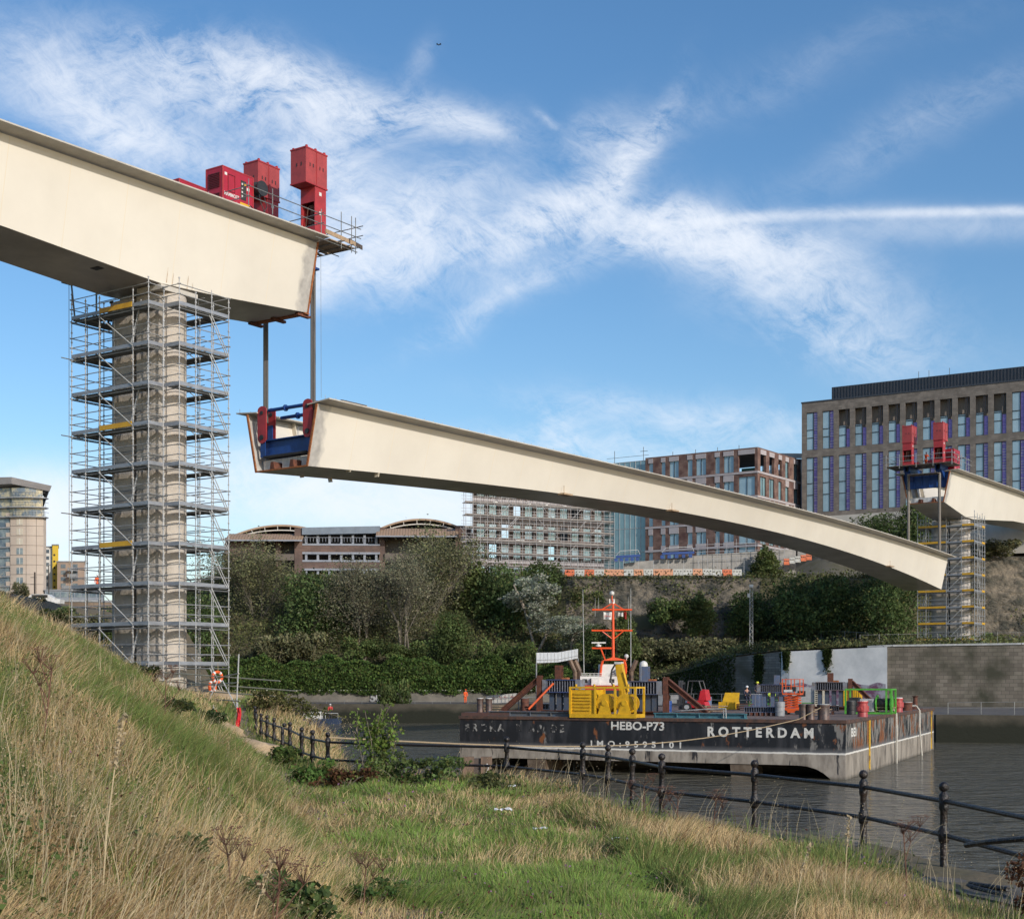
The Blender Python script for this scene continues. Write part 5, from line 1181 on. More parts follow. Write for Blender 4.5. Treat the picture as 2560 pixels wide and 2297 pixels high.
for i in range(NA):
    xa = x1_+pit*i
    for j, (z0, z1) in enumerate(((27.2,36.25),(37.45,43.6))):
        opened = j == 1 and 2 <= i <= 11; zt_ = z1-2.6 if opened else z1-.06
        gw = MB(MA).quad((xa+.06,.2+rnd.uniform(0,.03),z0+.06),(xa+pit*.43,.2+rnd.uniform(0,.03),z0+.06),(xa+pit*.43,.2,zt_),(xa+.06,.2,zt_)).build('window', rnd.choice((glassm,glassm,mat('grey_glass', (.20,.29,.34), (.30,.42,.50), .35, .2, .1, spec=1),mat('pale_glass', (.36,.50,.58), (.25,.36,.42), .3, .25, .1, spec=1))), gA)
        mb = MB(MA); 
        for zz in ([z0+.03, z0+2.9, z0+4.8, z0+7.0, z1-.03] if j == 0 else [z0+.03, z0+2.0, z0+3.3, zt_]): mb.box(xa,xa+pit*.45,.12,.18,zz-.05,zz+.05)
        mb.box(xa,xa+.06,.12,.18,z0,z1); mb.box(xa+pit*.43,xa+pit*.46,.12,.18,z0,z1); 
        if opened: mb.box(xa+pit*.5,xa+pit*.56,.15,.22,zt_,z1); mb.box(xa+pit*.62,xa+pit*.66,.15,.22,zt_,z1)
        mb.build('window_frame', frame_d, gw)
        zp = (z1-3.2 if opened else z1-.06)
        MB(MA).quad((xa+pit*.47,.24,z0+.06),(xa+pit*.68,.24,z0+.06),(xa+pit*.68,.24,zp),(xa+pit*.47,.24,zp)).build('membrane_panel', purple, gA)
        if j == 0 or i < 2 or i > 12:
            mb = MB(MA); z = z0+.3
            while z < zp-.2:
                if rnd.random() < .85: mb.box(xa+pit*.48,xa+pit*.67,.19,.235,z,z+.07)
                z += .42
            mb.build('batten', white, gA)
MB(MA).box(4.2,LA_-1,2.6,20,45.25,47.9).build('roof_plant_screen', darkwall, gA)
mb = MB(MA); 
for k in range(90): xx = 4.3+k*(LA_-5.5)/90; mb.box(xx,xx+.12,2.5,2.597,45.3,47.85)
mb.build('screen_fins', mat('screen_fin', (.03,.036,.05)), gA)
MB(MA).box(-.4,LA_,-.9,-.05,19,26.4).build('plinth', whitepanel, gA)
for k, q in enumerate((2284, 2310, 2362)): c = hit(MA, q); MB(MA).tube((c,3,47.9),(c,3,49.0),.05,4).build('roof_aerial', steel_dk, gA)
# --- bare concrete frame between the two blocks
g = thing('unfinished_building', 'unfinished pale concrete frame seen between the red brick block and the brown offices', 'building', W(1970,1300,245))
M_ = frame(45.5, 246, 1, .05); mb = MB(M_)
for x in (0,3.2,6.4): mb.box(x,x+.7,0,.7,20,39.6); mb.box(x,x+.7,6,6.7,20,39.6)
mb.build('column', whitepanel, g); mb = MB(M_)
for z in (36.0,38.9): mb.box(-.1,7.3,-.05,.74,z,z+.75); mb.box(-.1,7.3,6.0,6.8,z,z+.75); 
mb.build('beam', whitepanel, g); MB(M_).box(.2,6.9,.8,5.9,20,36.3).build('glazing', glassm, g)
# --- red brick block
CB = Vector((38.6,220)); MBf = frame(22.0, 231.0, 16.6, -11.0); MBr = frame(38.6, 220, 9.4, 13.0)
gB = thing('office_block', 'red brick office block with pale bands, its top corner still open', 'building', (38.6,220,18))
zf = [18.0, 20.9, 24.75, 28.6, 32.45, 36.3]; Lf = 19.9; Lr = 16.2
frontcols = [(1040,1064,0),(1110,1134,0),(1156,1209,1),(1258,1286,0),(1306,1363,1),(1413,1440,0),(1462,1519,1),(1546,1638,2)]
fc = [(hit(MBf,1160+a/2.2533), hit(MBf,1160+b/2.2533), k) for a, b, k in frontcols]
# the left part of this face, also behind the girder: same rhythm, all generated from the measured columns
def facade(g, M, Lx, cols, ytop, brick, glz, openf=None):
    xs = [0]; 
    for a, b, k in cols: xs += [a, b]
    xs.append(Lx); zs = [16.5]
    for z in zf[:-1]: zs += [z+.35, z+3.35]
    zs.append(zf[-1]+.15)
    o = MB(M).wall(xs, zs, lambda i, j: i % 2 == 1 and j % 2 == 1 and 0 < i < len(xs)-1, .4).build('wall', brick, g); uvxz(o, M)
    for n_, z in enumerate(zf[:-1]):
        MB(M).box(-.03,Lx+.03,-.10,-.002,z-.05,z+.28).build('pale_band', pale, g)
        for ci, (a, b, k) in enumerate(cols):
            op = k == 2 and n_ == 4
            MB(M).box(a-.02,b+.02,-.06,-.002,z+2.75 if n_ < 4 else z+3.0,z+3.75 if n_==4 else z+3.78).build('lintel_panel', pale, g) if k != 2 or n_ == 4 else None
            if op: 
                MB(M).quad((a,1.2,z+.36),(b,1.2,z+.36),(b,1.2,z+1.0),(a,1.2,z+1.0)).build('green_netting', mat('green_net', (.03,.12,.08), (.02,.06,.05), 4), g); continue
            w = MB(M).quad((a,.22,z+.35),(b,.22,z+.35),(b,.22,z+3.35),(a,.22,z+3.35)).build('window', glz, g)
            mb = MB(M); nb = 1 if b-a < 1.4 else (2 if b-a < 3 else 4)
            for q in range(nb+1): xx = a+(b-a)*q/nb; mb.box(max(a,xx-.04),min(b,xx+.04),.14,.2,z+.36,z+3.34)
            mb.build('window_frame', frame_d, w)
facade(gB, MBf, Lf, fc, 0, redbrick, glassm)
rc = [(1.0,3.0,2),(4.2,6.0,2),(7.6,8.8,2),(10.2,11.4,0),(13.4,15.0,0)]
facade(gB, MBr, Lr, rc, 0, redbrick, tealglass)
cn = [MBf @ Vector((0,.5,0)), MBf @ Vector((Lf-.5,.5,0)), MBr @ Vector((Lr,.5,0)), MBr @ Vector((Lr,.5,0))+(MBf @ Vector((0,.5,0))-MBf @ Vector((Lf-.5,.5,0)))]
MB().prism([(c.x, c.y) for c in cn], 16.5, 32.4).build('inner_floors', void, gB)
mb = MB().prism([(c.x, c.y) for c in cn], 36.0, 36.4).build('roof', pale, gB)
for q in (1675, 1732, 1787, 1841): c = hit(MBf, q); MB(MBf).tube((c,1,36.4),(c,1,37.2),.05,4).build('roof_post', steel_dk, gB)
# curtain wall wing
MG = frame(*(MBf @ Vector((-8.2,.6,0))).xy, 16.6, -11.0); gG = thing('glass_wing', 'pale teal curtain wall wing joined to the left of the red brick block', 'building', MG @ Vector((0,0,18)))
MB(MG).box(0,8.2,0,14,17,36.2).build('glazing', tealglass, gG)
mb = MB(MG)
for k in range(9): mb.box(.0+k*1.0,.07+k*1.0,-.07,-.002,17,36.2)
for z in (21,25,29,33,36.1): mb.box(0,8.2,-.05,-.002,z,z+.08)
mb.build('mullion', ltgrey, gG)
MB(MG).path([(0,1,37.2),(8,1,37.2)],.04,4).path([(1.5,1,36.2),(1.5,1,38.4)],.05,4).path([(7,1,36.2),(7,1,38.6)],.05,4).path([(6.4,1,37.9),(7.8,1,37.9)],.05,4).build('roof_scaffold', steel_dk, gG)
# --- scaffolded block
MS = frame(-6.4, 226, 21.8, 10.0); gS = thing('building_under_scaffold', 'brown brick block hidden behind a full face of rusty tube scaffolding', 'building', (-6.4,226,16)); LS = 24.6
KB = MS.inverted() @ Vector((-6.4*1.09, 226*1.09, 0)); zsS = [15.5]; 
for k in range(5): zsS += [16.4+k*3.3, 18.6+k*3.3]
zsS.append(33); xsS = [0]
for k in range(11): xsS += [.8+k*2.15, 2.2+k*2.15]
xsS.append(LS)
o = MB(MS).wall(xsS, zsS, lambda i, j: i % 2 == 1 and j % 2 == 1 and 0 < i < len(xsS)-1, .3).quad((KB.x,KB.y,15),(0,0,15),(0,0,33),(KB.x,KB.y,33)).quad((LS,0,15),(LS,20,15),(LS,20,33),(LS,0,33)).quad((0,0,33),(LS,0,33),(LS,20,33),(KB.x,KB.y,33)).build('wall', brickify('grey_brick', (.17,.12,.10), (.12,.09,.08), (.17,.15,.14), .9, .3, (.09,.075,.07), .8), gS); uvxz(o, MS)
for k in range(11):
    for j in range(5):
        if (k*7+j*3) % 5 == 0: continue
        MB(MS).quad((.82+k*2.15,.2,16.42+j*3.3),(2.18+k*2.15,.2,16.42+j*3.3),(2.18+k*2.15,.2,18.58+j*3.3),(.82+k*2.15,.2,18.58+j*3.3)).build('window', tealglass if (k+j) % 3 else glassm, gS)
for j in range(5): MB(MS).box(0,LS,-.06,-.003,15.6+j*3.3,16.1+j*3.3).build('pale_band', pale, gS)
gC = thing('facade_scaffold', 'dense tube scaffolding covering the brick block left of the glass wing', 'scaffold', (-6.4,224,16))
dim = mat('dull_tube', (.36,.36,.37), (.25,.25,.26), 2, .6, .2); brd = mat('old_boards', (.27,.25,.235), (.19,.175,.165), 1, .85)
for k in range(24): xx = -1.8+k*(LS+4.2)/23; mb = MB(MS); mb.tube((xx,-1.6,14),(xx,-1.6,31.5+rnd.uniform(-.3,.8)),.045,4); mb.tube((xx+.1,-.5,14),(xx+.1,-.5,30.5),.04,4); mb.build('standard', dim, gC)
for lv in range(8):
    z = 16.2+lv*2.0; mb = MB(MS); mb.box(-2,LS+2.2,-1.55,-.55,z,z+.08); mb.box(-2,LS+2.2,-1.66,-1.60,z+.05,z+.30); mb.build('deck', brd, gC)
    mb = MB(MS); 
    for h in (.6,1.1): mb.tube((-2.6,-1.62,z+h),(LS+2.8,-1.62,z+h),.04,4)
    mb.tube((-2.4,-1.6,z-.15),(LS+2.5,-1.6,z-.15),.045,4); mb.build('guard_rail', dim, gC)
    mb = MB(MS)
    for k in range(5): a = rnd.uniform(-1.5,LS); mb.tube((a,-1.7,z),(a+rnd.choice((-2,2)),-1.7,z+2),.04,4)
    mb.build('brace', dim, gC)
    mb = MB(MS)
    for k in range(10): a = rnd.uniform(0,LS); mb.box(a,a+rnd.uniform(.3,.9),-1.4,-1.1,z+.09,z+rnd.uniform(.2,.5))
    mb.build('stacked_material', white if lv % 3 == 0 else brd, gC)
# --- multi storey car park with barrel roofs
MD = frame(-48.0, 226, 1, .04); gD = thing('car_park', 'brick multi storey car park with pale bands and two arched roofs', 'building', (-20,228,15))
def X_(px, Y=227): return (px-1280)*Y/F+48.0
brickD = brickify('carpark_brick', (.17,.105,.085), (.13,.08,.065), (.16,.14,.12), .9, .3, (.10,.07,.06), .5)
whb = mat('pale_band_paint', (.29,.31,.35), (.23,.25,.29), 1, .7)
xa, xb = X_(757), X_(950)
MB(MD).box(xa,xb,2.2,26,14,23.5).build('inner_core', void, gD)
for k, z in enumerate((15.2,17.9,20.55)):
    o = MB(MD).box(xa,xb,0,.4,z,z+1.05).build('brick_parapet', brickD, gD); uvxz(o, MD)
    MB(MD).box(xa,xb,-.08,2,z+1.06,z+1.36).build('pale_band', whb, gD); MB(MD).box(xa,xb,-.08,2,z-.34,z-.01).build('pale_band', whb, gD)
for k in range(7):
    xx = xa+.6+k*(xb-xa-1.2)/6; MB(MD).box(xx-.18,xx+.18,.1,.5,14,23.4).build('column', whb, gD)
MB(MD).hexa([(xa,-.5,23.3),(xb,-.5,23.6),(xb,8,23.8),(xa,8,23.5),(xa,-.5,24.45),(xb,-.5,24.75),(xb,8,24.9),(xa,8,24.6)]).build('roof_fascia', mat('slate_blue_metal', (.19,.23,.28), (.15,.18,.22), 1, .5), gD)
mb = MB(MD)
for k in range(24): xx = xa+.3+k*(xb-xa-.6)/24; mb.tube((xx,-.1,22.2),(xx,-.1,22.9),.04,4)
mb.tube((xa,-.1,22.9),(xb,-.1,22.9),.04,4); mb.build('railing', whb, gD)
for (p_, q_, tz) in ((738,757,24.4),(948,962,24.6),(1138,1180,24.9),(690,702,23.2),(652,664,23.0),(566,640,22.8)):
    o = MB(MD).box(X_(p_),X_(q_),-.2 if q_-p_>14 else .3,14,14,tz).build('stair_tower' if q_-p_>14 else 'brick_column', brickD, gD); uvxz(o, MD)
MB(MD).tube((X_(1158),-.25,22.6),(X_(1158),-.21,22.6),.45,16).build('round_window', pale, gD)
MB(MD).tube((X_(966),.0,22.9),(X_(966),.2,22.9),.45,16).build('round_window', void, gD)
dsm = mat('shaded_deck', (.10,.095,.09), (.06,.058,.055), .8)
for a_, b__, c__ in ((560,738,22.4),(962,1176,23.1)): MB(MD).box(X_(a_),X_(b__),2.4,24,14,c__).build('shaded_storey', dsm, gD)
MB(MD).box(X_(560),X_(738),-.1,.2,19.2,20.2).box(X_(962),X_(1138),-.1,.2,19.4,20.4).build('brick_parapet', brickD, gD)
tan = mat('tan_roof_metal', (.36,.25,.165), (.31,.21,.14), .8, .6)
def arch_roof(pa, pp, pc, zb_, zt_, y0, y1, name, m, th=.35, n=26):
    mb = MB(MD); xa_, xc_ = X_(pa), X_(pc); pts = []
    for i in range(n+1):
        t_ = i/n; u = 2*t_-1; pts.append((xa_+(xc_-xa_)*t_, zb_+(zt_-zb_)*(1-u*u)))
    for (x0,z0),(x1,z1) in zip(pts, pts[1:]): mb.hexa([(x0,y0,z0),(x1,y0,z1),(x1,y1,z1),(x0,y1,z0),(x0,y0,z0+th),(x1,y0,z1+th),(x1,y1,z1+th),(x0,y1,z0+th)])
    return mb.build(name, m, gD, True), pts
for (pa, pc, zb_, zt_) in ((560,842,22.7,25.0),(905,1200,23.0,26.1)):
    o, pts = arch_roof(pa, 0, pc, zb_, zt_, 3, 30, 'arched_roof', tan, .3)
    o, p2 = arch_roof(pa+6, 0, pc-6, zb_-.1, zt_-.75, 2.6, 2.9, 'arch_rib', whitepanel, .18)
    mb = MB(MD)
    for (x0,z0),(x1,z1) in list(zip(pts, p2))[3:-3:3]: mb.tube((x0,2.8,z0),(x1,2.8,z1),.07,4)
    mb.tube((p2[6][0],2.8,p2[6][1]),(p2[10][0],2.8,zb_+.4),.08,4); mb.tube((p2[20][0],2.8,p2[20][1]),(p2[16][0],2.8,zb_+.4),.08,4)
    mb.build('roof_strut', whitepanel, gD)
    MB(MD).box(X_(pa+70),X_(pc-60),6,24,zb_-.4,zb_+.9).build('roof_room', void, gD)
for (pa, pc, zb_, zt_) in ((572,760,22.2,23.5),(942,1146,22.95,24.5)):    # lower curved canopies
    mb = MB(MD); n = 8; a_, c_ = X_(pa), X_(pc); pr = [(-3.5+4.2*math.sin(R(90*i/n)) if False else -1.8+4.2*(i/n), zb_+(zt_-zb_)*math.sin(R(90*i/n))) for i in range(n+1)]
    for (y0,z0),(y1,z1) in zip(pr, pr[1:]): mb.hexa([(a_,y0,z0),(c_,y0,z0),(c_,y1,z1),(a_,y1,z1),(a_,y0,z0+.15),(c_,y0,z0+.15),(c_,y1,z1+.15),(a_,y1,z1+.15)])
    can = mb.build('curved_canopy', tan, gD); mb = MB(MD)
    for k in range(int((c_-a_)/.45)):
        xx = a_+.2+k*.45
        for (y0,z0),(y1,z1) in zip(pr, pr[1:]): mb.bar((xx,y0,z0+.17),(xx,y1,z1+.17),.06,.05)
    mb.build('seam', mat('tan_seam', (.24,.16,.10)), can); MB(MD).bar((a_,-1.85,zb_+.02),(c_,-1.85,zb_+.02),.2,.22).build('gutter', whb, gD)
# --- buildings above the left bank
MT = frame(*W(22,0,300).xy, 1, .12); gT = thing('apartment_tower', 'round beige apartment tower with glazed crown floors and a grey overhanging roof at far left', 'tower', W(60,1490,300))
beige = mat('beige_cladding', (.48,.40,.33), (.42,.35,.29), .3, .7); tg = mat('tower_glass', (.13,.17,.21), (.30,.34,.34), .5, .2, .3, lo=.4, hi=.6)
sx_ = 300/F
def arcpts(n=10, a=0, b=1): # plan of the beige front, slightly bowed, in tower axes (metres)
    return [(.4+6.9*(a+(b-a)*i/n), -1.1*math.sin(math.pi*min(1,(a+(b-a)*i/n)*.75+.1))) for i in range(n+1)]
front = arcpts(); poly = front + [(7.6,.8),(4.2,10),(-8,10),(-8,3.5),(.1,.2)]
zT = lambda y: (HZ-y)*sx_
MB(MT).prism(poly, 13, zT(1291)).build('wall', beige, gT)
ml = MB(MT)
for k in range(8): z = zT(1315+k*24.2); pp = [(x, y-.02) for x, y in front]; ml.path([(x, y, z) for x, y in pp], .045, 4)
for i in (5, 8): ml.tube((front[i][0],front[i][1]-.02,13),(front[i][0],front[i][1]-.02,zT(1292)),.045,4)
ml.build('panel_joint', mat('joint', (.18,.15,.13)), gT)
for k in range(7):
    z = zT(1313+k*24.4); a, b = front[2], front[4]
    w = MB(MT).hexa([(a[0],a[1]-.06,z),(b[0],b[1]-.06,z),(b[0],b[1]+.1,z),(a[0],a[1]+.1,z),(a[0],a[1]-.06,z+1.35),(b[0],b[1]-.06,z+1.35),(b[0],b[1]+.1,z+1.35),(a[0],a[1]+.1,z+1.35)]).build('window', tg if k>2 else mat('warm_pane', (.55,.48,.36), (.45,.42,.36)), gT)
    m_ = ((a[0]+b[0])/2, (a[1]+b[1])/2); MB(MT).bar((m_[0],m_[1]-.1,z),(m_[0],m_[1]-.1,z+1.35),.08,.05).build('window_bar', white, w)
side = MB(MT).prism([(-7.9,3.3),(.08,.05),(.3,.7),(-7.6,3.9)], 13, zT(1291)).build('glazed_side', tg, gT)
for k in range(9): z = zT(1293+k*24.4); MB(MT).prism([(-8,2.9),(.35,-.35),(.3,.3),(-7.9,3.5)], z-.28, z).build('balcony_slab', grey, gT); MB(MT).prism([(-.6,-.05),(.3,-.35),(.3,-.3),(-.6,.0)], z+.02, z+.9).build('balcony_screen', beige, gT)
for k in range(3):
    z0 = zT(1291-k*24); off = -.3*k; pl = [(x*1.0+ (.2 if x>6 else 0)-.4*(k>0), y+.15) for x, y in front]
    MB(MT).prism([(-8,3.6),(.2,.3)]+pl[1:]+[(4.4,9),(-8,9)], z0, z0+2.05).build('crown_glazing', mat('crown_glass', (.50,.44,.30), (.18,.22,.26), .7, .25, .2, lo=.42, hi=.58), gT)
    pb_ = [(x+(.5 if x>6 else 0), y-.75) for x, y in front]; MB(MT).prism([(-8,2.8)]+[(-.6,-.4)]+pb_+[(8.2,.4),(7.4,1.6),(-8,4)], z0-.25, z0-.03).build('balcony_slab', grey, gT)
    mb = MB(MT); 
    for zz in (z0+.9,): mb.path([(x, y, zz) for x, y in pb_]+[(8.2,.4,zz)], .04, 4)
    for x, y in pb_: mb.tube((x,y,z0),(x,y,z0+.9),.035,4)
    mb.build('balcony_rail', dark, gT)
zc_ = zT(1218); MB(MT).add([(-8,1.5,zc_+.4),(1.0,-2.0,zc_+.5),(8.6,-.6,zc_-.8),(6.2,6,zc_-1.0),(-8,9,zc_),(-8,1.0,zc_+2.0),(1.1,-2.3,zc_+1.9),(9.1,-.9,zc_+.35),(6.6,6,zc_+.3),(-8,9,zc_+1.6)],[(4,3,2,1,0),(5,6,7,8,9),(0,1,6,5),(1,2,7,6),(2,3,8,7),(3,4,9,8),(4,0,5,9)]).build('roof_wing', mat('roof_metal', (.27,.26,.26), (.22,.21,.21), .5, .5), gT)
MB(MT).add([(8.55,-.6,zc_-.5),(8.9,-.8,zc_+.2),(6.9,5,zc_+.2),(6.3,5,zc_-.8),(7.2,-.2,zc_-4.3),(5.4,5,zc_-4.3)],[(0,1,2,3),(4,0,3,5),(0,4,1),(3,2,5),(1,4,5,2)]).build('roof_fin', grey, gT)
def lowblock(pa, pb, yt, Y, m, label, cat, wins, yb=1500, dpt=8, nm='apartment_block', roof=grey, rnd_w=False):
    p, q = W(pa,yt,Y), W(pb,yt,Y); g = thing(nm, label, cat, ((p.x+q.x)/2, Y, 15)); z0 = 13
    k = (Y+dpt)/Y; MB().prism([(p.x,Y),(q.x,Y),(q.x*k,Y+dpt),(p.x*k,Y+dpt)],z0,p.z).build('wall', m, g); MB().prism([(p.x-.15,Y-.15),(q.x+.15,Y-.15),(q.x*k+.15,Y+dpt),(p.x*k,Y+dpt)],p.z+.003,p.z+.25).build('roof', roof, g)
    for (wa, wy, ww_, wh) in wins:
        c = W(wa, wy, Y)
        if rnd_w: MB().tube((c.x,Y-.06,c.z),(c.x,Y+.1,c.z),ww_,12).build('round_window', void, g)
        else: MB().box(c.x-ww_/2,c.x+ww_/2,Y-.05,Y+.1,c.z-wh/2,c.z+wh/2).build('window', tg, g)
    return g
lowblock(100,131,1368,322,mat('white_render', (.72,.70,.66), (.66,.64,.6), .3),'white rendered block beside the beige tower','building',[(118,1378+k*16.4,.9,.8) for k in range(6)]+[(112,1382+k*16.4,.5,.9) for k in range(6)])
lowblock(131,146,1363,321,mat('bright_yellow_render', (.72,.50,.05), (.62,.42,.05), .4),'bright yellow stair block with a column of round windows','building',[(136,1387+k*16,.24,0) for k in range(6)],rnd_w=True)
gg = lowblock(143,212,1405,315,mat('brown_render', (.36,.27,.21), (.31,.23,.18), .4),'brown block of flats with grey balconies behind the left scaffold','building',[(q,1415+k*16,1.1,.9) for q in (158,188) for k in range(4)])
for y_ in (1423,1439,1468): c = W(182 if y_<1460 else 168,y_,314); MB().box(c.x-.9,c.x+.9 if y_<1460 else c.x+1.5,313,314.9,c.z-.4,c.z+.35).build('balcony', grey, gg)
gg = lowblock(112,260,1476,300,mat('grey_podium', (.28,.30,.33), (.2,.22,.25), .4),'low grey glazed podium under the brown flats','building',[(q,1486,1.3,1.1) for q in range(124,256,18)],nm='podium_building')
g = thing('stone_ledge_wall','long brown stone wall along the road above the left bank','wall',(-30,150,3))
M_ = frame(*W(-300,0,170).xy, W(270,0,175).x-W(-300,0,170).x, 5); MB(M_).box(0,29,0,1.0,4,9.6).build('masonry', brickify('ledge_stone',(.24,.18,.13),(.17,.13,.10),(.12,.10,.08),1.0,.4), g); uvxz(g.children[0], M_); MB(M_).box(-.1,29.1,-.1,1.1,9.6,9.85).build('parapet', grey, g)
for q, yt_, Yq, lb in ((87,1430,160,'dark timber pole standing on the left bank in front of the beige tower'),(123,1412,200,'slender dark lamp post leaning in front of the white block')):
    p = W(q,1502,Yq); t_ = W(q-2 if q>100 else q,yt_,Yq); g = thing('utility_pole' if q<100 else 'street_lamp', lb, 'pole', p); MB().tube(p-Vector((0,0,2)),t_,.13 if q<100 else .09,6,.10 if q<100 else .06).build('pole', mat('tarred_pole', (.06,.045,.035)), g)
    if q<100: MB().bar(t_+Vector((-.5,0,-.6)),t_+Vector((.1,0,-.6)),.06,.06).bar(t_+Vector((-.5,0,-1.4)),t_+Vector((.1,0,-1.4)),.06,.06).build('crossarm', dark, g)
    else: MB().box(t_.x-.1,t_.x+.25,Yq-.1,Yq+.1,t_.z-.05,t_.z+.08).build('lamp_head', grey, g)
p = W(108,1496,155); g = thing('parked_car','white car roof just showing over the wall of the left bank road','car',p)
pf = [(-2.1,-.9),(-2.1,-.2),(-1.5,.0),(-1.0,.45),(.7,.45),(1.3,.05),(2.1,-.1),(2.1,-.9)]
MB(Matrix.Translation(p)).add([(x,-.8,z) for x,z in pf]+[(x,.8,z) for x,z in pf],[tuple(range(8)),tuple(range(15,7,-1))]+[(i,8+i,8+(i+1)%8,(i+1)%8) for i in range(8)]).build('body', white, g); MB(Matrix.Translation(p)).box(-1.0,.75,-.83,-.81,.05,.38).build('window', void, g)
for x in (-1.3,1.3): MB(Matrix.Translation(p)).tube((x,-.85,-.9),(x,-.6,-.9),.33,12).build('wheel', dark, g)

# ------------------------------------------------------------ site furniture on the cliff top
bro, brw = mat('orange_plastic', (.62,.16,.06), (.5,.12,.05), 2, .5), mat('white_plastic', (.50,.50,.46), (.38,.38,.35), 2, .5)
brt = mat('faded_orange_plastic', (.62,.30,.16), (.5,.25,.15), 2, .5)
def barrier(px, py, Y, m, w, label, grp):
    p = W(px,py,Y); g = thing('barrier', label, 'barrier', p, grp)
    mb = MB(); v = []
    for y, z in ((-.28,0),(-.28,.18),(-.13,.35),(-.10,.95),(.10,.95),(.13,.35),(.28,.18),(.28,0)): v.append((y, z))
    mb.add([(p.x+a*w/2*.97, Y+y, p.z+z) for a in (-1,1) for y, z in v], [tuple(range(8)),tuple(range(15,7,-1))]+[(i,8+i,8+(i+1)%8,(i+1)%8) for i in range(8)]); mb.build('body', m, g)
    mb = MB(); 
    for a in (-.3,0,.3): mb.cb((p.x+a*w,Y-.14,p.z+.62),(.16,.06,.12))
    mb.build('hole', void, g)
seq = 'OWOWTTWTWTTWWTWWOW'; 
for k, c in enumerate(seq):
    px = 1424+k*24.6; py = 1440-k*.15+(1.5 if k>14 else 0); nm = {'O':'bright orange','W':'white','T':'faded orange'}[c]
    barrier(px, py, 207.5, {'O':bro,'W':brw,'T':brt}[c], 24.6*207.5/F, nm+' plastic barrier in the row along the cliff top', nm+' plastic barriers along the cliff top')
for k, c in enumerate('OWWOO'): nm = {'O':'bright orange','W':'white'}[c]; barrier(1966+k*14, 1412-k*3, 212, bro if c=='O' else brw, .85, nm+' plastic barrier in the short row under the far end of the girder', nm+' barriers under the far end of the girder')
def mesh_fence(pts, Y, h, label, nm='site_fence', step=2.2, r=.035, panel=True):
    P = [W(px,py,yy) for (px,py),yy in zip(pts, Y)]; g = thing(nm, label, 'fence', P[0]); L_ = [0]
    for a, b in zip(P, P[1:]): L_.append(L_[-1]+(b-a).length)
    def at(d):
        for i in range(len(P)-1):
            if d <= L_[i+1] or i == len(P)-2: return P[i].lerp(P[i+1], min(1,(d-L_[i])/(L_[i+1]-L_[i])))
    n = max(2, int(L_[-1]/step)); n = min(n, 60)
    for k in range(n+1): p = at(L_[-1]*k/n); MB().tube(p-Vector((0,0,.3)),p+Vector((0,0,h)),r,4).build('post', steel if nm == 'site_fence' and Y[0] > 209 else steel_dk, g)
    mb = MB(); 
    for z in ((.15,h*.5,h-.05) if panel else (h*.5,h)):
        for k in range(n): mb.tube(at(L_[-1]*k/n)+Vector((0,0,z)), at(L_[-1]*(k+1)/n)+Vector((0,0,z)), r*.7, 4)
    mb.build('rail', steel_dk, g)
    if panel:
        mb = MB(); k = 0; st_ = max(.30, L_[-1]/260)
        while k < L_[-1]: p = at(k); mb.tube(p+Vector((0,0,.15)),p+Vector((0,0,h-.05)),r*.22,3,cap=False); k += st_
        mb.build('wire_mesh', steel_dk, g)
    return g
mesh_fence([(1408,1437),(1620,1436),(1860,1432)],[211,211,211],2.1,'grey mesh fence behind the orange and white barriers on the cliff top')
mesh_fence([(1760,1640),(1900,1618),(2080,1612),(2170,1618)],[206,203,192,186],2.0,'mesh fence along the overgrown terrace below the cliff')
mesh_fence([(2150,1621),(2280,1619),(2420,1617),(2560,1615),(2700,1613)],[169,168,166,164,162],1.7,'mesh fence on the wall top behind the far pier')
mesh_fence([(640,1771),(900,1771),(1170,1773)],[177,177,177],1.0,'low railing along the far lower quay', 'quay_railing', panel=False)
mesh_fence([(2370,1784),(2480,1783),(2620,1782)],[124,123,122],1.0,'low railing on the lower quay right of the barge','quay_railing', panel=False)
g = thing('lattice_mast','thin grey lattice mast with cameras standing on the far terrace','mast',W(1878,1612,188))
mb = MB(); a, b = W(1878,1625,188), W(1878,1468,188)
for dx, dy in ((-.22,0),(.22,0),(0,.3)): mb.tube(a+Vector((dx,dy,0)), b+Vector((dx,dy,0)),.035,4)
n = 20
for k in range(n): z0, z1 = a.lerp(b,k/n), a.lerp(b,(k+1)/n); s_ = 1 if k % 2 else -1; mb.tube(z0+Vector((-.22*s_,0,0)),z1+Vector((.22*s_,0,0)),.025,4)
mb.build('lattice', ltgrey, g); MB().cb(b+Vector((0,0,.2)),(.5,.3,.35)).build('camera_head', white, g); MB().cb(b+Vector((-.35,0,-1.1)),(.3,.3,.5)).build('camera_head', white, g)
# white hoarding in the trees behind the left of the barge
P = [W(1341,1657,170),W(1395,1655,178),W(1445,1645,186)]; 
g = thing('hoarding','white panelled hoarding among the trees behind the left of the barge','hoarding',P[0]); mb = MB()
for a, b in zip(P, P[1:]): mb.add([a,b,b+Vector((0,0,1.25)),a+Vector((0,0,1.25)),a+Vector((0,.1,0)),b+Vector((0,.1,0)),b+Vector((0,.1,1.25)),a+Vector((0,.1,1.25))],[(0,1,2,3),(5,4,7,6),(3,2,6,7)])
mb.build('panel', mat('hoarding_white', (.62,.66,.70), (.55,.58,.62), 1), g); mb = MB()
for k in range(12): p = P[0].lerp(P[1],k/6) if k<6 else P[1].lerp(P[2],(k-6)/6); mb.tube(p+Vector((0,-.06,0)),p+Vector((0,-.06,1.3)),.04,4)
for z in (.35,): mb.path([p+Vector((0,-.06,z)) for p in P],.035,4)
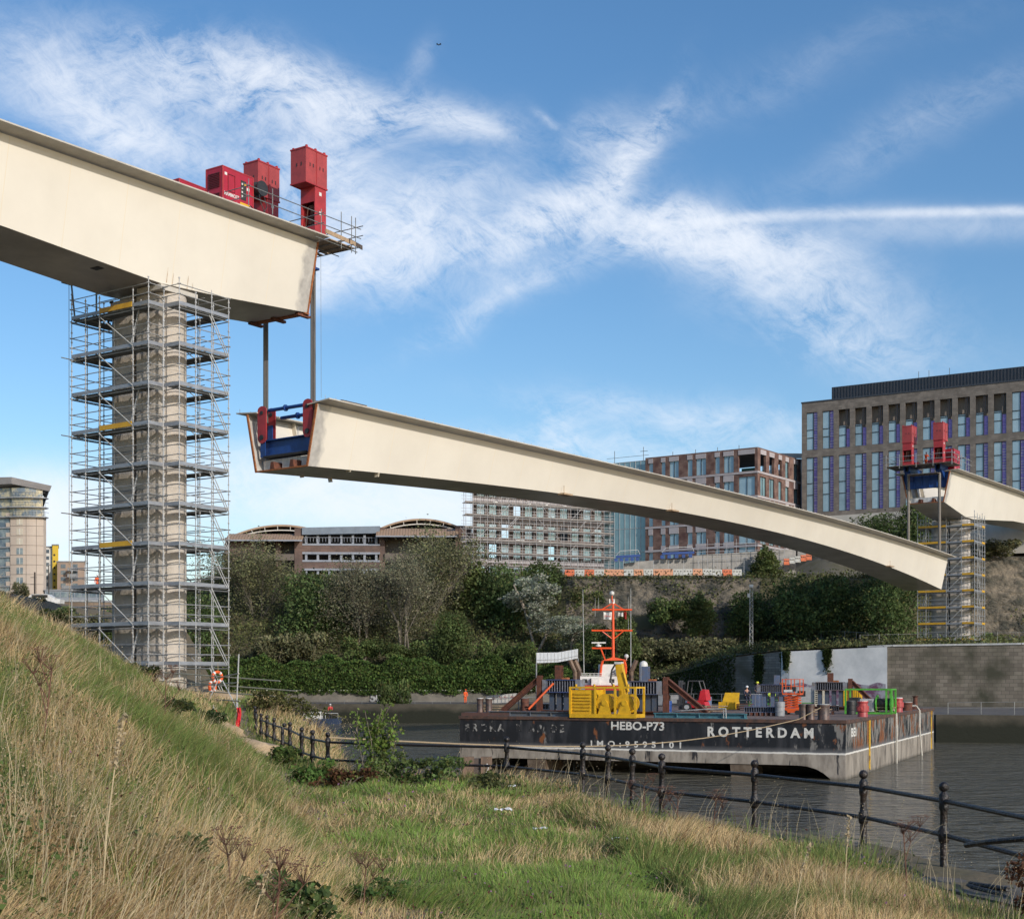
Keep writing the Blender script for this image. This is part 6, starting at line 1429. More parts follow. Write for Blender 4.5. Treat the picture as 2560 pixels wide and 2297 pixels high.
mb.tube(P[0],P[0]-Vector((0,0,5)),.08,5); mb.tube(P[2],P[2]-Vector((0,0,5)),.08,5); mb.build('frame', grey, g)
g = thing('hoarding','grey panelled screen with red scrawl on the far quay, left end of the barge','hoarding',W(1215,1775,180)); a, b = W(1216,1770,180), W(1292,1765,181)
MB().add([a,b,b+Vector((0,0,1.7)),a+Vector((0,0,1.6)),a+Vector((0,.1,0)),b+Vector((0,.1,0)),b+Vector((0,.1,1.7)),a+Vector((0,.1,1.6))],[(0,1,2,3),(5,4,7,6),(3,2,6,7),(0,3,7,4)]).build('panel', mat('grey_board2', (.34,.33,.31), (.27,.26,.24), 1), g); mb = MB()
for k in range(9): p = a.lerp(b,k/8); mb.tube(p+Vector((0,-.06,-.3)),p+Vector((0,-.06,1.65)),.04,4)
for z in (.0,.6,1.1): mb.tube(a+Vector((0,-.06,z)),b+Vector((0,-.06,z)),.03,4)
mb.build('frame', grey, g); mb = MB()
for k in (1.4,3.2,4.5,6.3): p = a.lerp(b,k/8)+Vector((0,-.03,1.2)); mb.path([p,p+Vector((.2,0,.2)),p+Vector((.3,0,-.1)),p+Vector((.5,0,.15))],.025,4)
mb.build('scrawl', tred, g)
# graffiti on the far wall
o = text_on('graffiti','500',Matrix.Translation(W(925,1757,186.2)),0,45*186/F,.15,1.35,mat('pale_graffiti',(.42,.42,.42),(.2,.2,.2),2),None,.05); tag(o,'pale rounded tag painted on the long low wall of the far bank','graffiti')
# concrete ramp and blue machines below the red brick block
g = thing('concrete_ramp','pale concrete ramp wall with scaffolding below the red brick block','ramp',W(1700,1420,214))
a = [W(1560,1408,214),W(1760,1386,214),W(1990,1372,214)]
mb = MB(); b0 = W(1560,1438,214).z-2
for p, q in zip(a, a[1:]): mb.add([(p.x,p.y,b0),(q.x,q.y,b0),q,p,(p.x,p.y+.6,b0),(q.x,q.y+.6,b0),q+Vector((0,.6,0)),p+Vector((0,.6,0))],[(0,1,2,3),(3,2,6,7),(5,4,7,6)])
mb.build('wall', concrete2, g); mb = MB()
for k in range(10): p = W(1745+k*24,1425,213.2); q = W(1745+k*24,1352-(k%3)*5,213.2); mb.tube(p,q,.04,4)
for y_ in (1362,1380,1398): mb.tube(W(1738,y_,213.2),W(1972,y_-8,213.2),.04,4)
mb.build('tube_scaffold', dim, g)
for q0, q1, y_, lb in ((1540,1600,1392,'row of blue low machines standing in front of the glass wing'),(1655,1735,1384,'blue boom lifts parked on the ramp below the red brick block')):
    a, b = W(q0,y_,213), W(q1,y_-3,213); g = thing('boom_lift',lb,'machine',a); MB().bar(a,b,.5,.35).build('boom', blue, g); mb = MB()
    for k in range(5): p = a.lerp(b,k/4.5); mb.cb(p+Vector((0,0,-.5)),(.5,.5,.5))
    mb.build('base', blue, g); mb = MB(); mb.path([a+Vector((0,0,.2)),a+Vector((.6,0,.9)),b+Vector((-.3,0,.9)),b+Vector((0,0,.2))],.06,4); mb.build('guard', steel, g)
# ------------------------------------------------------------ leaves, trees, bushes
leafm = mat('leaf', (.95,.95,.95), (.85,.85,.85), 3, .75, attr='Col', trans=.35, spec=.2)
bark = mat('bark', (.20,.17,.13), (.12,.10,.08), 5, .9, stretch=(1,1,.3)); barkp = mat('pale_bark', (.36,.31,.25), (.24,.20,.16), 4, .9, stretch=(1,1,.3))
def leafcloud(name, C, size, cols, parent=None, kind=None, flat=0.0, m=None, sj=.5):
    n = len(C); C = np.asarray(C, float)
    nrm = nr.normal(size=(n,3)); nrm[:,2] += flat; nrm /= np.linalg.norm(nrm, axis=1)[:,None]
    t = nr.normal(size=(n,3)); t -= (t*nrm).sum(1)[:,None]*nrm; t /= np.linalg.norm(t, axis=1)[:,None]; b = np.cross(nrm, t)
    s = (size*(1+sj*(nr.random(n)-.5)*2))[:,None] if np.isscalar(size) else (size*(1+sj*(nr.random(n)-.5)*2))[:,None]
    V = np.stack([C-t*s*.5, C+b*s*.32, C+t*s*.5, C-b*s*.32], 1).reshape(-1,3)
    return bigmesh(name, V, np.full(n,4), np.arange(4*n), m or leafm, np.repeat(cols,4,axis=0), parent, kind)
def lobepts(lobes, n, shell=.45):
    w = np.array([l[3]*l[5] for l in lobes]); idx = nr.choice(len(lobes), n, p=w/w.sum()); Lb = np.array(lobes)[idx]
    d = nr.normal(size=(n,3)); d /= np.linalg.norm(d, axis=1)[:,None]; r = 1-shell*nr.random(n)**1.5
    r *= 1+.22*np.sin(d[:,0]*9+Lb[:,0])*np.sin(d[:,2]*8+Lb[:,1])
    return Lb[:,:3]+d*Lb[:,3:6]*r[:,None], idx
def tint(base, n, idx, nl, var=.25, alt=None, pa=.12):
    lt = 1+var*(nr.random(nl)-.5)*1.6; c = np.array(base)[None,:]*(lt[idx]*(1+var*1.2*(nr.random(n)-.5)))[:,None]
    c *= 1+.16*(nr.random((n,3))-.5)
    if alt is not None: k = nr.random(n) < pa; c[k] = np.array(alt)*(1+.4*(nr.random(k.sum())-.5))[:,None]
    return c
def lobeset(h, r, k, base=.25, cone=0.0):
    L_ = []
    for i in range(k):
        f = base+(1-base)*((i+.5)/k)**.9; a = i*2.4+rnd.random(); rr = r*(1-cone*(f-base)/(1-base))*math.sqrt(max(.08,1-((f-.55)/.62)**2))
        q = rr*(.35+.35*rnd.random()); s = rr*(.42+.2*rnd.random()); L_.append((q*math.cos(a), q*math.sin(a), h*f*.93, s, s, s*.8))
    L_.append((0,0,h*.62,r*.5,r*.5,h*.22)); return L_
def tree(kind, name='tree'):
    g = bpy.data.objects.new(name, None); COL.objects.link(g)
    if kind.startswith('dense'):
        v = int(kind[-1]); h, r = 10, [4.2,3.6,4.8][v]; lobes = lobeset(h, r, 22, .12, [.3,.75,.1][v]); n = 8000
        P, idx = lobepts(lobes, n); base = [(.125,.175,.060),(.150,.190,.065),(.100,.148,.052)][v]
        leafcloud('crown', P, .34, tint(base, n, idx, len(lobes), .55, (.15,.15,.05), .06), g); mb = MB(); mb.tube((0,0,-1.5),(0,0,h*.6),.28,7,.12)
        for l in lobes[::2]: mb.tube((0,0,max(.8,l[2]*.5)),(l[0]*.8,l[1]*.8,l[2]),.10,5,.03)
        mb.build('trunk', bark, g)
    elif kind.startswith('sparse'):     # airy trees with pale twigs showing
        v = int(kind[-1]); h = 14; mb = MB(); tips = []
        def grow(p, d, L_, r, lv):
            q = p+d*L_; mb.tube(p, q, r, 5 if lv < 2 else 3, r*.62, cap=False)
            if lv >= 4: tips.append((q, L_)); return
            for k in range(3 if lv < 3 else 4):
                nd = (d+Vector((rnd.gauss(0,.30),rnd.gauss(0,.30),rnd.gauss(.16,.2)))).normalized(); grow(p.lerp(q, .55+.45*rnd.random()), nd, L_*rnd.uniform(.62,.82), r*.55, lv+1)
        for k in range(3+v): grow(Vector((rnd.uniform(-.8,.8),rnd.uniform(-.5,.5),-1)), Vector((rnd.uniform(-.28,.28),rnd.uniform(-.2,.2),1)).normalized(), 5.2, .15, 0)
        mb.build('trunk', mat('grey_bark', (.20,.175,.14), (.13,.115,.09), 4, .9), g); C = []
        for q, L_ in tips:
            for k in range(30 if v == 0 else 20): C.append((q.x+rnd.gauss(0,.75), q.y+rnd.gauss(0,.75), q.z+rnd.gauss(.0,.85)))
        C = np.array(C); C = C[nr.permutation(len(C))[:11000]]; lb = lobeset(13, 5.0, 20, .22, .15); P2, _i = lobepts(lb, 5500 if v == 0 else 3500, .8); C = np.concatenate([C, P2]); n = len(C); idx = (vnoise(C[:,0], C[:,2], .5, 3)*7).astype(int)
        leafcloud('crown', C, .22, tint((.22,.225,.11) if v == 0 else (.21,.205,.13), n, idx, 8, .5, (.20,.19,.12), .2), g)
    elif kind == 'silver':
        h = 11; mb = MB(); lobes = []
        for (x, z, x2, z2) in ((0,-1,-1.3,5.5),(-1.3,5.5,-2.3,8.5),(-1.0,4.2,1.0,7.0),(0,0,1.6,4.5)): mb.tube((x,0,z),(x2,rnd.uniform(-.5,.5),z2),.16,6,.09)
        mb.build('trunk', barkp, g)
        for k in range(20): a = rnd.random()*6.28; z = rnd.uniform(3.2,10.6); cx = -2.2*(z-3)/7+.8; q = 2.6*math.sqrt(max(.15,1-((z-7)/5)**2))*rnd.random(); s = rnd.uniform(.7,1.3); lobes.append((cx+q*math.cos(a), q*math.sin(a), z, s, s, s*.75))
        n = 6500; P, idx = lobepts(lobes, n, .7); leafcloud('crown', P, .26, tint((.30,.33,.24), n, idx, len(lobes), .5, (.42,.43,.36), .25), g)
    else:                               # rounded bush
        v = int(kind[-1]); lobes = [(rnd.uniform(-1.6,1.6), rnd.uniform(-1.2,1.2), rnd.uniform(.5,2.2), rnd.uniform(.6,1.1), .8, rnd.uniform(.5,.8)) for k in range(13)]
        n = 3200; P, idx = lobepts(lobes, n); leafcloud('crown', P, .26, tint([(.12,.165,.055),(.17,.17,.09)][v], n, idx, 13, .5, (.12,.11,.04), .08), g); mb = MB()
        for l in lobes[::3]: mb.tube((0,0,-.6),l[:3],.06,4,.02)
        mb.build('trunk', bark, g)
    return g
PROTO = {k: tree(k) for k in ('dense0','dense1','dense2','sparse0','sparse1','silver','bush0','bush1')}
DIM = {'dense0':(10.2,9.4),'dense1':(10.2,8),'dense2':(10.2,10.6),'sparse0':(13.8,11),'sparse1':(13.8,12),'silver':(11.3,6.6),'bush0':(2.9,4.8),'bush1':(2.9,4.8)}
used = set()
def plant(kind, px, yb, Y, hpx, wpx, label, rz=None, name='tree', cat='tree', grp=None, lean=0):
    p = W(px, yb, Y); h, w = DIM[kind]; sz = hpx*Y/F/h; sw = wpx*Y/F/w; rz = rnd.uniform(0,6.28) if rz is None else rz; src = PROTO[kind]
    if kind in used: g = dup(src, p, rz)
    else: g = src; used.add(kind); g.location = p; g.rotation_euler = (0,0,rz)
    g.scale = (sw, sw, sz); g.rotation_euler[1] = R(lean); g.name = name; g['label'] = label; g['category'] = cat
    if grp: g['group'] = grp
    return g
TR = [
 ('sparse0',640,1585,205,232,250,'tall grey brown tree right beside the near scaffold, with pale stems',0,0),
 ('sparse0',555,1560,214,150,190,'grey brown tree partly behind the right edge of the near scaffold',2,0),
 ('dense2',790,1628,200,205,230,'broad dark green tree between two pale airy trees, below the car park',None,0),
 ('sparse1',905,1620,198,215,260,'bare twigged airy tree leaning left below the middle of the car park',1,-16),
 ('sparse1',1015,1625,196,235,230,'airy tree with pale upright stems, second of the bare twigged pair',4,-6),
 ('sparse0',1075,1605,205,285,270,'tallest airy tree in front of the right arched roof',3,0),
 ('dense1',1195,1600,206,215,180,'tall dark green tree at the left end of the scaffolded block',None,0),
 ('dense0',1130,1690,193,170,150,'rounded olive green tree standing above the ivy hedge left of the hoarding',None,0),
 ('dense2',1270,1640,203,235,200,'deep green tree behind the silvery leaning tree',None,0),
 ('dense0',1360,1560,209,165,170,'bushy dark tree at the cliff edge left of the first orange barrier',None,0),
 ('silver',1345,1630,196,225,175,'silvery leaved tree leaning left beside the cliff',0,0),
 ('silver',1420,1650,193,130,150,'smaller silvery tree at the foot of the cliff, left of the tug mast',2.2,0),
 ('dense1',1560,1660,186,150,130,'mid green conical tree right behind the orange mast',None,0),
 ('dense0',1490,1665,189,110,130,'dark bushy tree behind the yellow crane of the barge',None,0),
 ('dense1',1750,1598,196,130,130,'green tree growing against the cliff left of the lattice mast',None,0),
 ('dense1',1915,1470,211,118,125,'lone dark tree on the cliff top right of the last white barrier',None,0),
 ('dense2',1990,1640,197,200,220,'broad dark tree under the girder, right of the lattice mast',None,0),
 ('dense0',2100,1645,194,215,200,'large dark tree under the right part of the girder',None,0),
 ('dense2',2215,1640,191,210,220,'large dark tree just left of the far scaffold tower',None,0),
 ('dense1',2060,1560,205,130,140,'dark tree top just under the girder edge',None,0),
 ('dense0',1870,1600,200,130,150,'dark tree at the cliff foot right behind the lattice mast',None,0),
 ('dense0',2290,1420,216,170,150,'dark bushy tree under the open end of the right girder',None,0),
 ('dense2',2190,1400,218,120,170,'low dark tree below the purple windows, left of the far strands',None,0),
 ('dense1',2500,1650,188,70,80,'small green tree at the foot of the rock right of the far scaffold',None,0),
 ('dense0',420,1585,160,120,160,'dark tree behind the pier of the near scaffold',None,0),
 ('dense2',300,1620,150,110,180,'dark bushy tree behind the left half of the near scaffold',None,0),
 ('dense2',500,1660,190,190,150,'dark green tree seen through the right edge of the near scaffold',None,0),
]
for k, px, yb, Y, hp, wp, lb, rz, ln in TR: plant(k, px, yb, Y, hp, wp, lb, rz, 'tree', 'tree', None, ln)
BU = [('bush1',690,1655,191,75,130,'greyish rounded bush above the ivy hedge, left of two'),('bush1',770,1650,192,75,120,'greyish rounded bush above the ivy hedge, right of two'),
 ('bush0',905,1650,191,60,110,'low green bush under the airy trees, above the ivy hedge'),('bush0',1010,1655,190,55,120,'low bush at the foot of the pale stemmed tree'),('bush0',1240,1690,189,95,110,'light green pointed bush above the right part of the ivy hedge'),
 ('bush0',1310,1680,188,80,110,'green bush left of the white hoarding'),('bush1',1640,1650,188,60,130,'olive bush on the terrace right of the orange mast'),('bush1',1720,1650,188,60,130,'olive bush left below the lattice mast'),
 ('bush1',1800,1640,189,50,120,'olive bush right below the lattice mast'),('bush0',1680,1560,196,70,120,'green bush clinging to the rock face'),('bush0',1470,1530,205,55,90,'small bush on the rock ledge under the barriers'),
 ('bush0',985,1790,176,95,90,'leafy bush growing out of the far quay wall'),('bush0',1655,1560,200,60,80,'small dark bush half way up the cliff'),('bush0',2395,1400,208,50,100,'scrub at the cliff top right of the far scaffold'),
 ('bush1',2500,1390,206,45,140,'brown scrub along the cliff top at the right edge'),('bush0',2440,1640,186,60,100,'green scrub at the cliff foot beside the far scaffold'),
 ('bush1',50,1497,120,45,48,'round leafy bush in front of the beige tower'),('bush1',95,1515,110,26,50,'low scrub right of the leafy bush at far left'),('bush0',150,1560,100,45,130,'green scrub below the road wall at far left'),
 ('bush1',215,1580,98,50,120,'brown scrub behind the left legs of the near scaffold'),('bush0',270,1610,95,55,120,'dark scrub behind the near pier'),('bush1',20,1505,118,30,80,'brown scrub at the left edge of the photo'),
 ('bush0',1550,1690,187,60,150,'dark bush behind the white dome of the tug'),('bush0',1680,1700,190,70,170,'dark ivy bush behind the forklift'),('bush0',1770,1710,192,60,110,'dark ivy bush at the left end of the stone wall')]
for k, px, yb, Y, hp, wp, lb in BU: plant(k, px, yb, Y, hp, wp, lb, None, 'bush', 'bush')
# ivy hedge on the far retaining wall
n = 42000; px_ = nr.uniform(430,1480,n); f_ = nr.random(n); lump = .9+.5*np.sin(px_/31.)+.4*np.sin(px_/13.+1); taper = np.clip((1500-px_)/180,.25,1)
zt_ = (1.5+lump*.9)*taper; zl = -2.2+.5*vnoise(px_, px_*0, .05, 4); z_ = zl+(zt_-zl)*f_; bulge = 1.3*np.sin(np.pi*np.clip(f_*.9+.1,0,1))**.6+.5*vnoise(px_, z_*18, .055, 8)
Y_ = 187.6-bulge-nr.random(n)*.6; top_ = nr.random(n) < .25; Y_[top_] += nr.random(top_.sum())*3; z_[top_] = zt_[top_]+nr.normal(0,.15,top_.sum())
P = np.stack([(px_-1280)*Y_/F, Y_, z_], 1); idx = (vnoise(px_, z_*20, .04, 2)*11).astype(int)
h_ = leafcloud('ivy_hedge', P, .30, tint((.080,.140,.036), n, idx, 12, .65, (.15,.20,.05), .25)); tag(h_, 'long dark green ivy hedge spilling over the low wall of the far bank', 'hedge')
# undergrowth over the hillside and cliff foot
C = []; 
for _ in range(70000):
    q = rnd.uniform(380, 2650); pr = farprof(q)[4:10]; k = rnd.choice((0,0,0,1,1,2,3,4)); f = rnd.random(); a, b = pr[k], pr[k+1]; y = a[0]+(b[0]-a[0])*f; z = a[1]+(b[1]-a[1])*f
    if 1400 < q < 1900 and 5.5 < z < 14 and float(vnoise((q-1280)*y/F, z*1.2, .22, 12)) < .66: continue
    if q > 2425 and z > 4.5 and float(vnoise((q-1280)*y/F, z*1.2, .3, 12)) < .72: continue
    C.append(((q-1280)*y/F, y-.2-abs(rnd.gauss(0,.5)), z+abs(rnd.gauss(0,.5))))
C = np.array(C); n = len(C); idx = (vnoise(C[:,0], C[:,2], .35, 21)*12).astype(int)
tag(leafcloud('undergrowth', C, .34, tint((.125,.14,.055), n, idx, 13, .7, (.13,.11,.05), .15), None, 'stuff'), 'dark scrub and ground cover over the slope and cliff of the far bank', 'undergrowth', kind='stuff')
C = [] 
for _ in range(21000):
    q = rnd.choice((rnd.uniform(1440,1835), rnd.uniform(1440,1835), rnd.uniform(1440,1835), rnd.gauss(1893,5), rnd.gauss(1958,4), rnd.gauss(2062,4), rnd.uniform(1440,1790), rnd.uniform(1440,1790))); 
    P4 = farprof(q)[3]; zt = P4[1]; z = zt-abs(rnd.gauss(0,1.6 if q<1940 else .8)) if q > 1838 else zt-rnd.uniform(-.3,5.5); C.append(((q-1280)*P4[0]/F, P4[0]-.75-rnd.random()*.3-(.3 if 1953<q<2218 else 0), z))
C = np.array(C); n = len(C); tag(leafcloud('ivy', C, .28, tint((.05,.075,.022), n, (C[:,2]*0).astype(int), 1, .5)), 'strands of ivy hanging down the stone and white walls behind the barge', 'ivy')

# ------------------------------------------------------------ foreground grasses
fence_xy = [(5.75,15.0),(5.46,17.7),(5.02,20),(3.9,22.5),(2.62,24.5),(2.26,26.3),(1.9,27.7),(1.46,28.9),(-.12,31.6),(-3,33),(-4.5,34.2),(-5.1,35.8),(-5.65,37.6),(-6.6,41.6),(-7.7,45.3),(-8.4,48),(-9.0,50.2),(-9.6,52.5),(-10.1,55),(-11.4,60)]
FX = np.array([p[0] for p in fence_xy]); FY = np.array([p[1] for p in fence_xy])
def fenceX(Y): return interp(Y, FY, FX)
BRS = [((q-1280)*y/F, y, r) for q, y, r in ((430,10.2,.75),(560,9.8,.75),(690,10.6,.75),(380,24,.7),(500,33,.6),)]
def sample(n, ymin=4.2, ymax=85, pw=1.0):
    th = nr.uniform(-60, 2620, n); u = nr.random(n); Y = ymin*(ymax/ymin)**(u**pw); X = (th-1280)*Y/F
    ok = X < np.where(Y < 29, fenceX(Y)-interp(Y,[0,24,29],[.95,.75,.15])+.5*(vnoise(X,Y,1.4,91)-.5)+.2*(nr.random(n)-.5), np.where(Y < 37, fenceX(Y)+.1, shoreX(Y)+.9)); pth = (X-footX(Y) > .15) & (X-footX(Y) < .75) & (Y > 31) & (Y < 60) & (nr.random(n) < .85); ok &= ~pth
    for bx_, by_, br_ in BRS: ok &= ~(((X-bx_)**2+(Y-by_)**2 < br_**2) & (nr.random(n) < .8))
    ok &= True; return X[ok], Y[ok]
def blades(name, X, Y, H, Wd, cols, lean=.45, wind=(.25,.0), kind='stuff', m=None, sink=.03):
    n = len(X); Z = hN(X, Y)-sink; sx = shoreX(Y); over = np.clip(X-sx, 0, 2); Z = Z-over*2.4
    a = nr.uniform(0, 2*np.pi, n); l = np.abs(nr.normal(0, lean, n)); w1 = (vnoise(X, Y, .9, 81)-.5)*.6; w2 = (vnoise(X, Y, 2.6, 82)-.5)*.8; bent = nr.random(n) < .10; l = np.where(bent, l*2.6, l); l = np.minimum(l, 1.9); lx = l*np.cos(a)+wind[0]+w1+w2; ly = l*np.sin(a)+wind[1]+(vnoise(X, Y, 1.1, 83)-.5)*.8; b = nr.uniform(-.8,.8,n)
    wx, wy = np.cos(b)*Wd/2, np.sin(b)*Wd/2; V = np.zeros((n,7,3), np.float32)
    for k, (t, w) in enumerate(((0,1),(.4,.85),(.75,.55))):
        cx, cy, cz = X+lx*H*t*t, Y+ly*H*t*t, Z+H*(t-.18*l*t*t)
        V[:,2*k] = np.stack([cx-wx*w, cy-wy*w, cz],1); V[:,2*k+1] = np.stack([cx+wx*w, cy+wy*w, cz],1)
    V[:,6] = np.stack([X+lx*H, Y+ly*H, Z+H*(1-.28*l)],1)
    base = (np.arange(n)*7)[:,None]; loops = (base+np.array([0,1,3,2,2,3,5,4,4,5,6])[None,:]).ravel(); fn = np.tile([4,4,3], n)
    return bigmesh(name, V.reshape(-1,3), fn, loops, m or leafm, np.repeat(cols,7,axis=0), None, kind)
def dryness(X, Y):
    d = footX(Y)-X; nz = vnoise(X, Y, .45, 31)*.6+vnoise(X, Y, 1.3, 32)*.4
    slope = np.where(d > 0, .06+(nz-.5)*2.8, 0); band = np.exp(-((d-.7)/1.2)**2)*np.where(Y < 27, .85, .3)
    crest = .35*sstep(30, 42, Y)*(d > .5); f = fenceX(Y)-X; bw = interp(Y, [10,14,19,25,30,34], [3.0,3.2,3.4,2.0,1.2,.8]); nf = .93/(1+np.exp((f-bw-(nz-.5)*1.6)*3.0))*(Y < 34)
    mead = np.where((d <= 0) & (f > 1.2), .05+(nz-.5)*.6, 0); prom = ((X > fenceX(Y)) & (Y > 37))*.8
    low = -.45*np.exp(-((X+1.9)/1.1)**2-((Y-10.5)/2.2)**2)
    return np.clip(slope+band+crest+nf+mead+prom+low+(nz-.5)*.25, 0, 1)
N_ = 1000000
X, Y = sample(N_); dry = dryness(X, Y); isd = nr.random(len(X)) < dry
d = footX(Y)-X; meadow = (d < .2) & (fenceX(Y)-X > interp(Y, [14,19,25,30,34], [3.8,3.9,1.8,1.0,.8])) & (Y < 34)
wmin = np.maximum(.0065, .00047*Y)
# dry grass
Xd, Yd = X[isd], Y[isd]; n = len(Xd); tall = .34+.46*vnoise(Xd, Yd, .8, 41)*vnoise(Xd, Yd, 2.3, 44)*1.6; tall = np.where(meadow[isd], .30, tall); H = tall*nr.uniform(.4,1.1,n)*.85*np.where(Yd < 29, np.clip((fenceX(Yd)-Xd-.5)/2.0,.3,1), 1)*np.where(Yd < 12, .8, 1); c = np.array((.66,.49,.26))[None,:]*(1+.5*(nr.random(n)-.5))[:,None]
sh = (vnoise(Xd, Yd, .5, 43)*.5+vnoise(Xd, Yd, 3.0, 45)*.4+.62)[:,None]; c = c*sh; k = nr.random(n) < .22; c[k] = np.array((.26,.15,.075)); k = nr.random(n) < .12; c[k] = np.array((.60,.50,.32)); k = nr.random(n) < .10; c[k] = np.array((.20,.21,.06))
pickd = nr.random(n) < np.clip(.85-.25*(Yd > 30), 0, 1); tag(blades('dry_grass', Xd[pickd], Yd[pickd], H[pickd], wmin[isd][pickd]*.95, c[pickd], .5, (.16,.02)), 'tall dry straw coloured grass over the bank and along the railing', 'dry grass', kind='stuff')
# green grass
g_ = ~isd; Xg, Yg = X[g_], Y[g_]; n = len(Xg); H = np.where(meadow[g_], .08+.22*vnoise(Xg, Yg, 1.1, 51)*vnoise(Xg, Yg, 3.1, 54)*1.5, .22+.28*vnoise(Xg, Yg, .8, 52))*nr.uniform(.5,1.2,n)
c = np.array((.19,.27,.075))[None,:]*(1+.6*(nr.random(n)-.5))[:,None]*(vnoise(Xg, Yg, .6, 53)*.6+.68)[:,None]; k = nr.random(n) < .14; c[k] = np.array((.24,.24,.07)); k = (nr.random(n) < .35) & (~meadow[g_]); c[k] = np.array((.24,.25,.09))*(1+.4*(nr.random(k.sum())-.5))[:,None]
k = meadow[g_]; c[k] = c[k]*np.array((1.0,1.06,.9))*(1.0+.6*vnoise(Xg[k], Yg[k], 1.7, 55))[:,None]; k = meadow[g_] & (nr.random(n) < .18); c[k] = np.array((.30,.27,.14))
tag(blades('green_grass', Xg, Yg, H, wmin[g_]*1.25, c, .5, (.05,0)), 'green grass of the meadow strip and between the dry tufts on the bank', 'green grass', kind='stuff')
# tall seed stems
X, Y = sample(9000, 6.5, 60); dr = dryness(X, Y); ok = (nr.random(len(X)) < dr) & ~((footX(Y)-X < 0) & (fenceX(Y)-X > 1.3)); X, Y = X[ok], Y[ok]; n = len(X); H = nr.uniform(.55,1.0,n); H[Y > 34] *= .8; H[(Y < 29) & (nr.random(n) < .6)] *= .75
c = np.array((.56,.47,.30))[None,:]*(1+.4*(nr.random(n)-.5))[:,None]; tag(blades('seed_stems', X, Y, H, np.maximum(.005,.00033*Y), c, .25, (.15,0)), 'long pale seed stems rising above the dry grass', 'grass stems', kind='stuff')
C = []; 
for x, y, h in zip(X, Y, H):
    z0 = float(hN(x, y))
    for k in range(5): C.append((x+.15*h+rnd.gauss(0,.025), y+rnd.gauss(0,.02), z0+h*(.80+.05*k)))
C = np.array(C); tag(leafcloud('seed_heads', C, np.maximum(.012, .0008*C[:,1]), np.tile(np.array((.50,.40,.25)), (len(C),1))*(1+.4*(nr.random(len(C))-.5))[:,None], None, 'stuff'), 'small straw coloured seed heads at the tips of the long stems', 'seed heads', kind='stuff')
# broad leaved weeds, clover and thistle
X, Y = sample(150000, 5, 60); nz = vnoise(X, Y, .7, 61)*.55+vnoise(X, Y, 2.1, 62)*.45; ok = nz > np.where(footX(Y)-X > 1.5, .44, .52); X, Y = X[ok], Y[ok]; n = len(X); d = footX(Y)-X
hh = np.where((d < .2) & (fenceX(Y)-X > 1), .12, .34); C = np.stack([X, Y, hN(X, Y)+nr.random(n)*hh], 1)
c = np.array((.11,.165,.05))[None,:]*(1+.7*(nr.random(n)-.5))[:,None]; tag(leafcloud('weeds', C, np.maximum(.032,.0014*Y), c, None, 'stuff', 1.0), 'dark green broad leaved weeds scattered through the grass', 'weeds', kind='stuff')
X, Y = sample(5200, 9, 34); d = footX(Y)-X; ok = (d < 2.5) & (vnoise(X, Y, .9, 71) > .5); X, Y = X[ok], Y[ok]; n = len(X)
C = np.stack([X, Y, hN(X, Y)+nr.uniform(.14,.34,n)], 1); c = np.where((nr.random(n) < .8)[:,None], np.array((.11,.045,.035))[None,:], np.array((.34,.18,.30))[None,:]); tag(leafcloud('knapweed_heads', C, np.maximum(.028,.0016*Y), c, None, 'stuff'), 'dark brown and purple knapweed heads over the green meadow', 'flower heads', kind='stuff')

# brambles and bushes close by
def nearbush(X0, Y0, rx, rz, n, size, base, label, alt=None, name='bramble', cat='bramble', stem=bark, top=None):
    z0 = float(hN(X0, Y0)); g = thing(name, label, cat, (X0, Y0, z0)); lobes = [(rnd.gauss(0,rx*.45), rnd.gauss(0,rx*.4), rnd.uniform(.15,.9)*rz, rx*rnd.uniform(.22,.4), rx*.3, rz*rnd.uniform(.15,.28)) for k in range(12)]
    P, idx = lobepts(lobes, n, .7); leafcloud('foliage', P, size, tint(base, n, idx, 12, .5, alt, .15), g, None, .6); mb = MB(Matrix.Translation((X0,Y0,z0)))
    for l in lobes: mb.tube((0,0,-.1),(l[0]*.5,l[1]*.5,l[2]*.6),.012,4,.008); mb.tube((l[0]*.5,l[1]*.5,l[2]*.6),l[:3],.008,4,.005)
    mb.build('stems', stem, g); return g
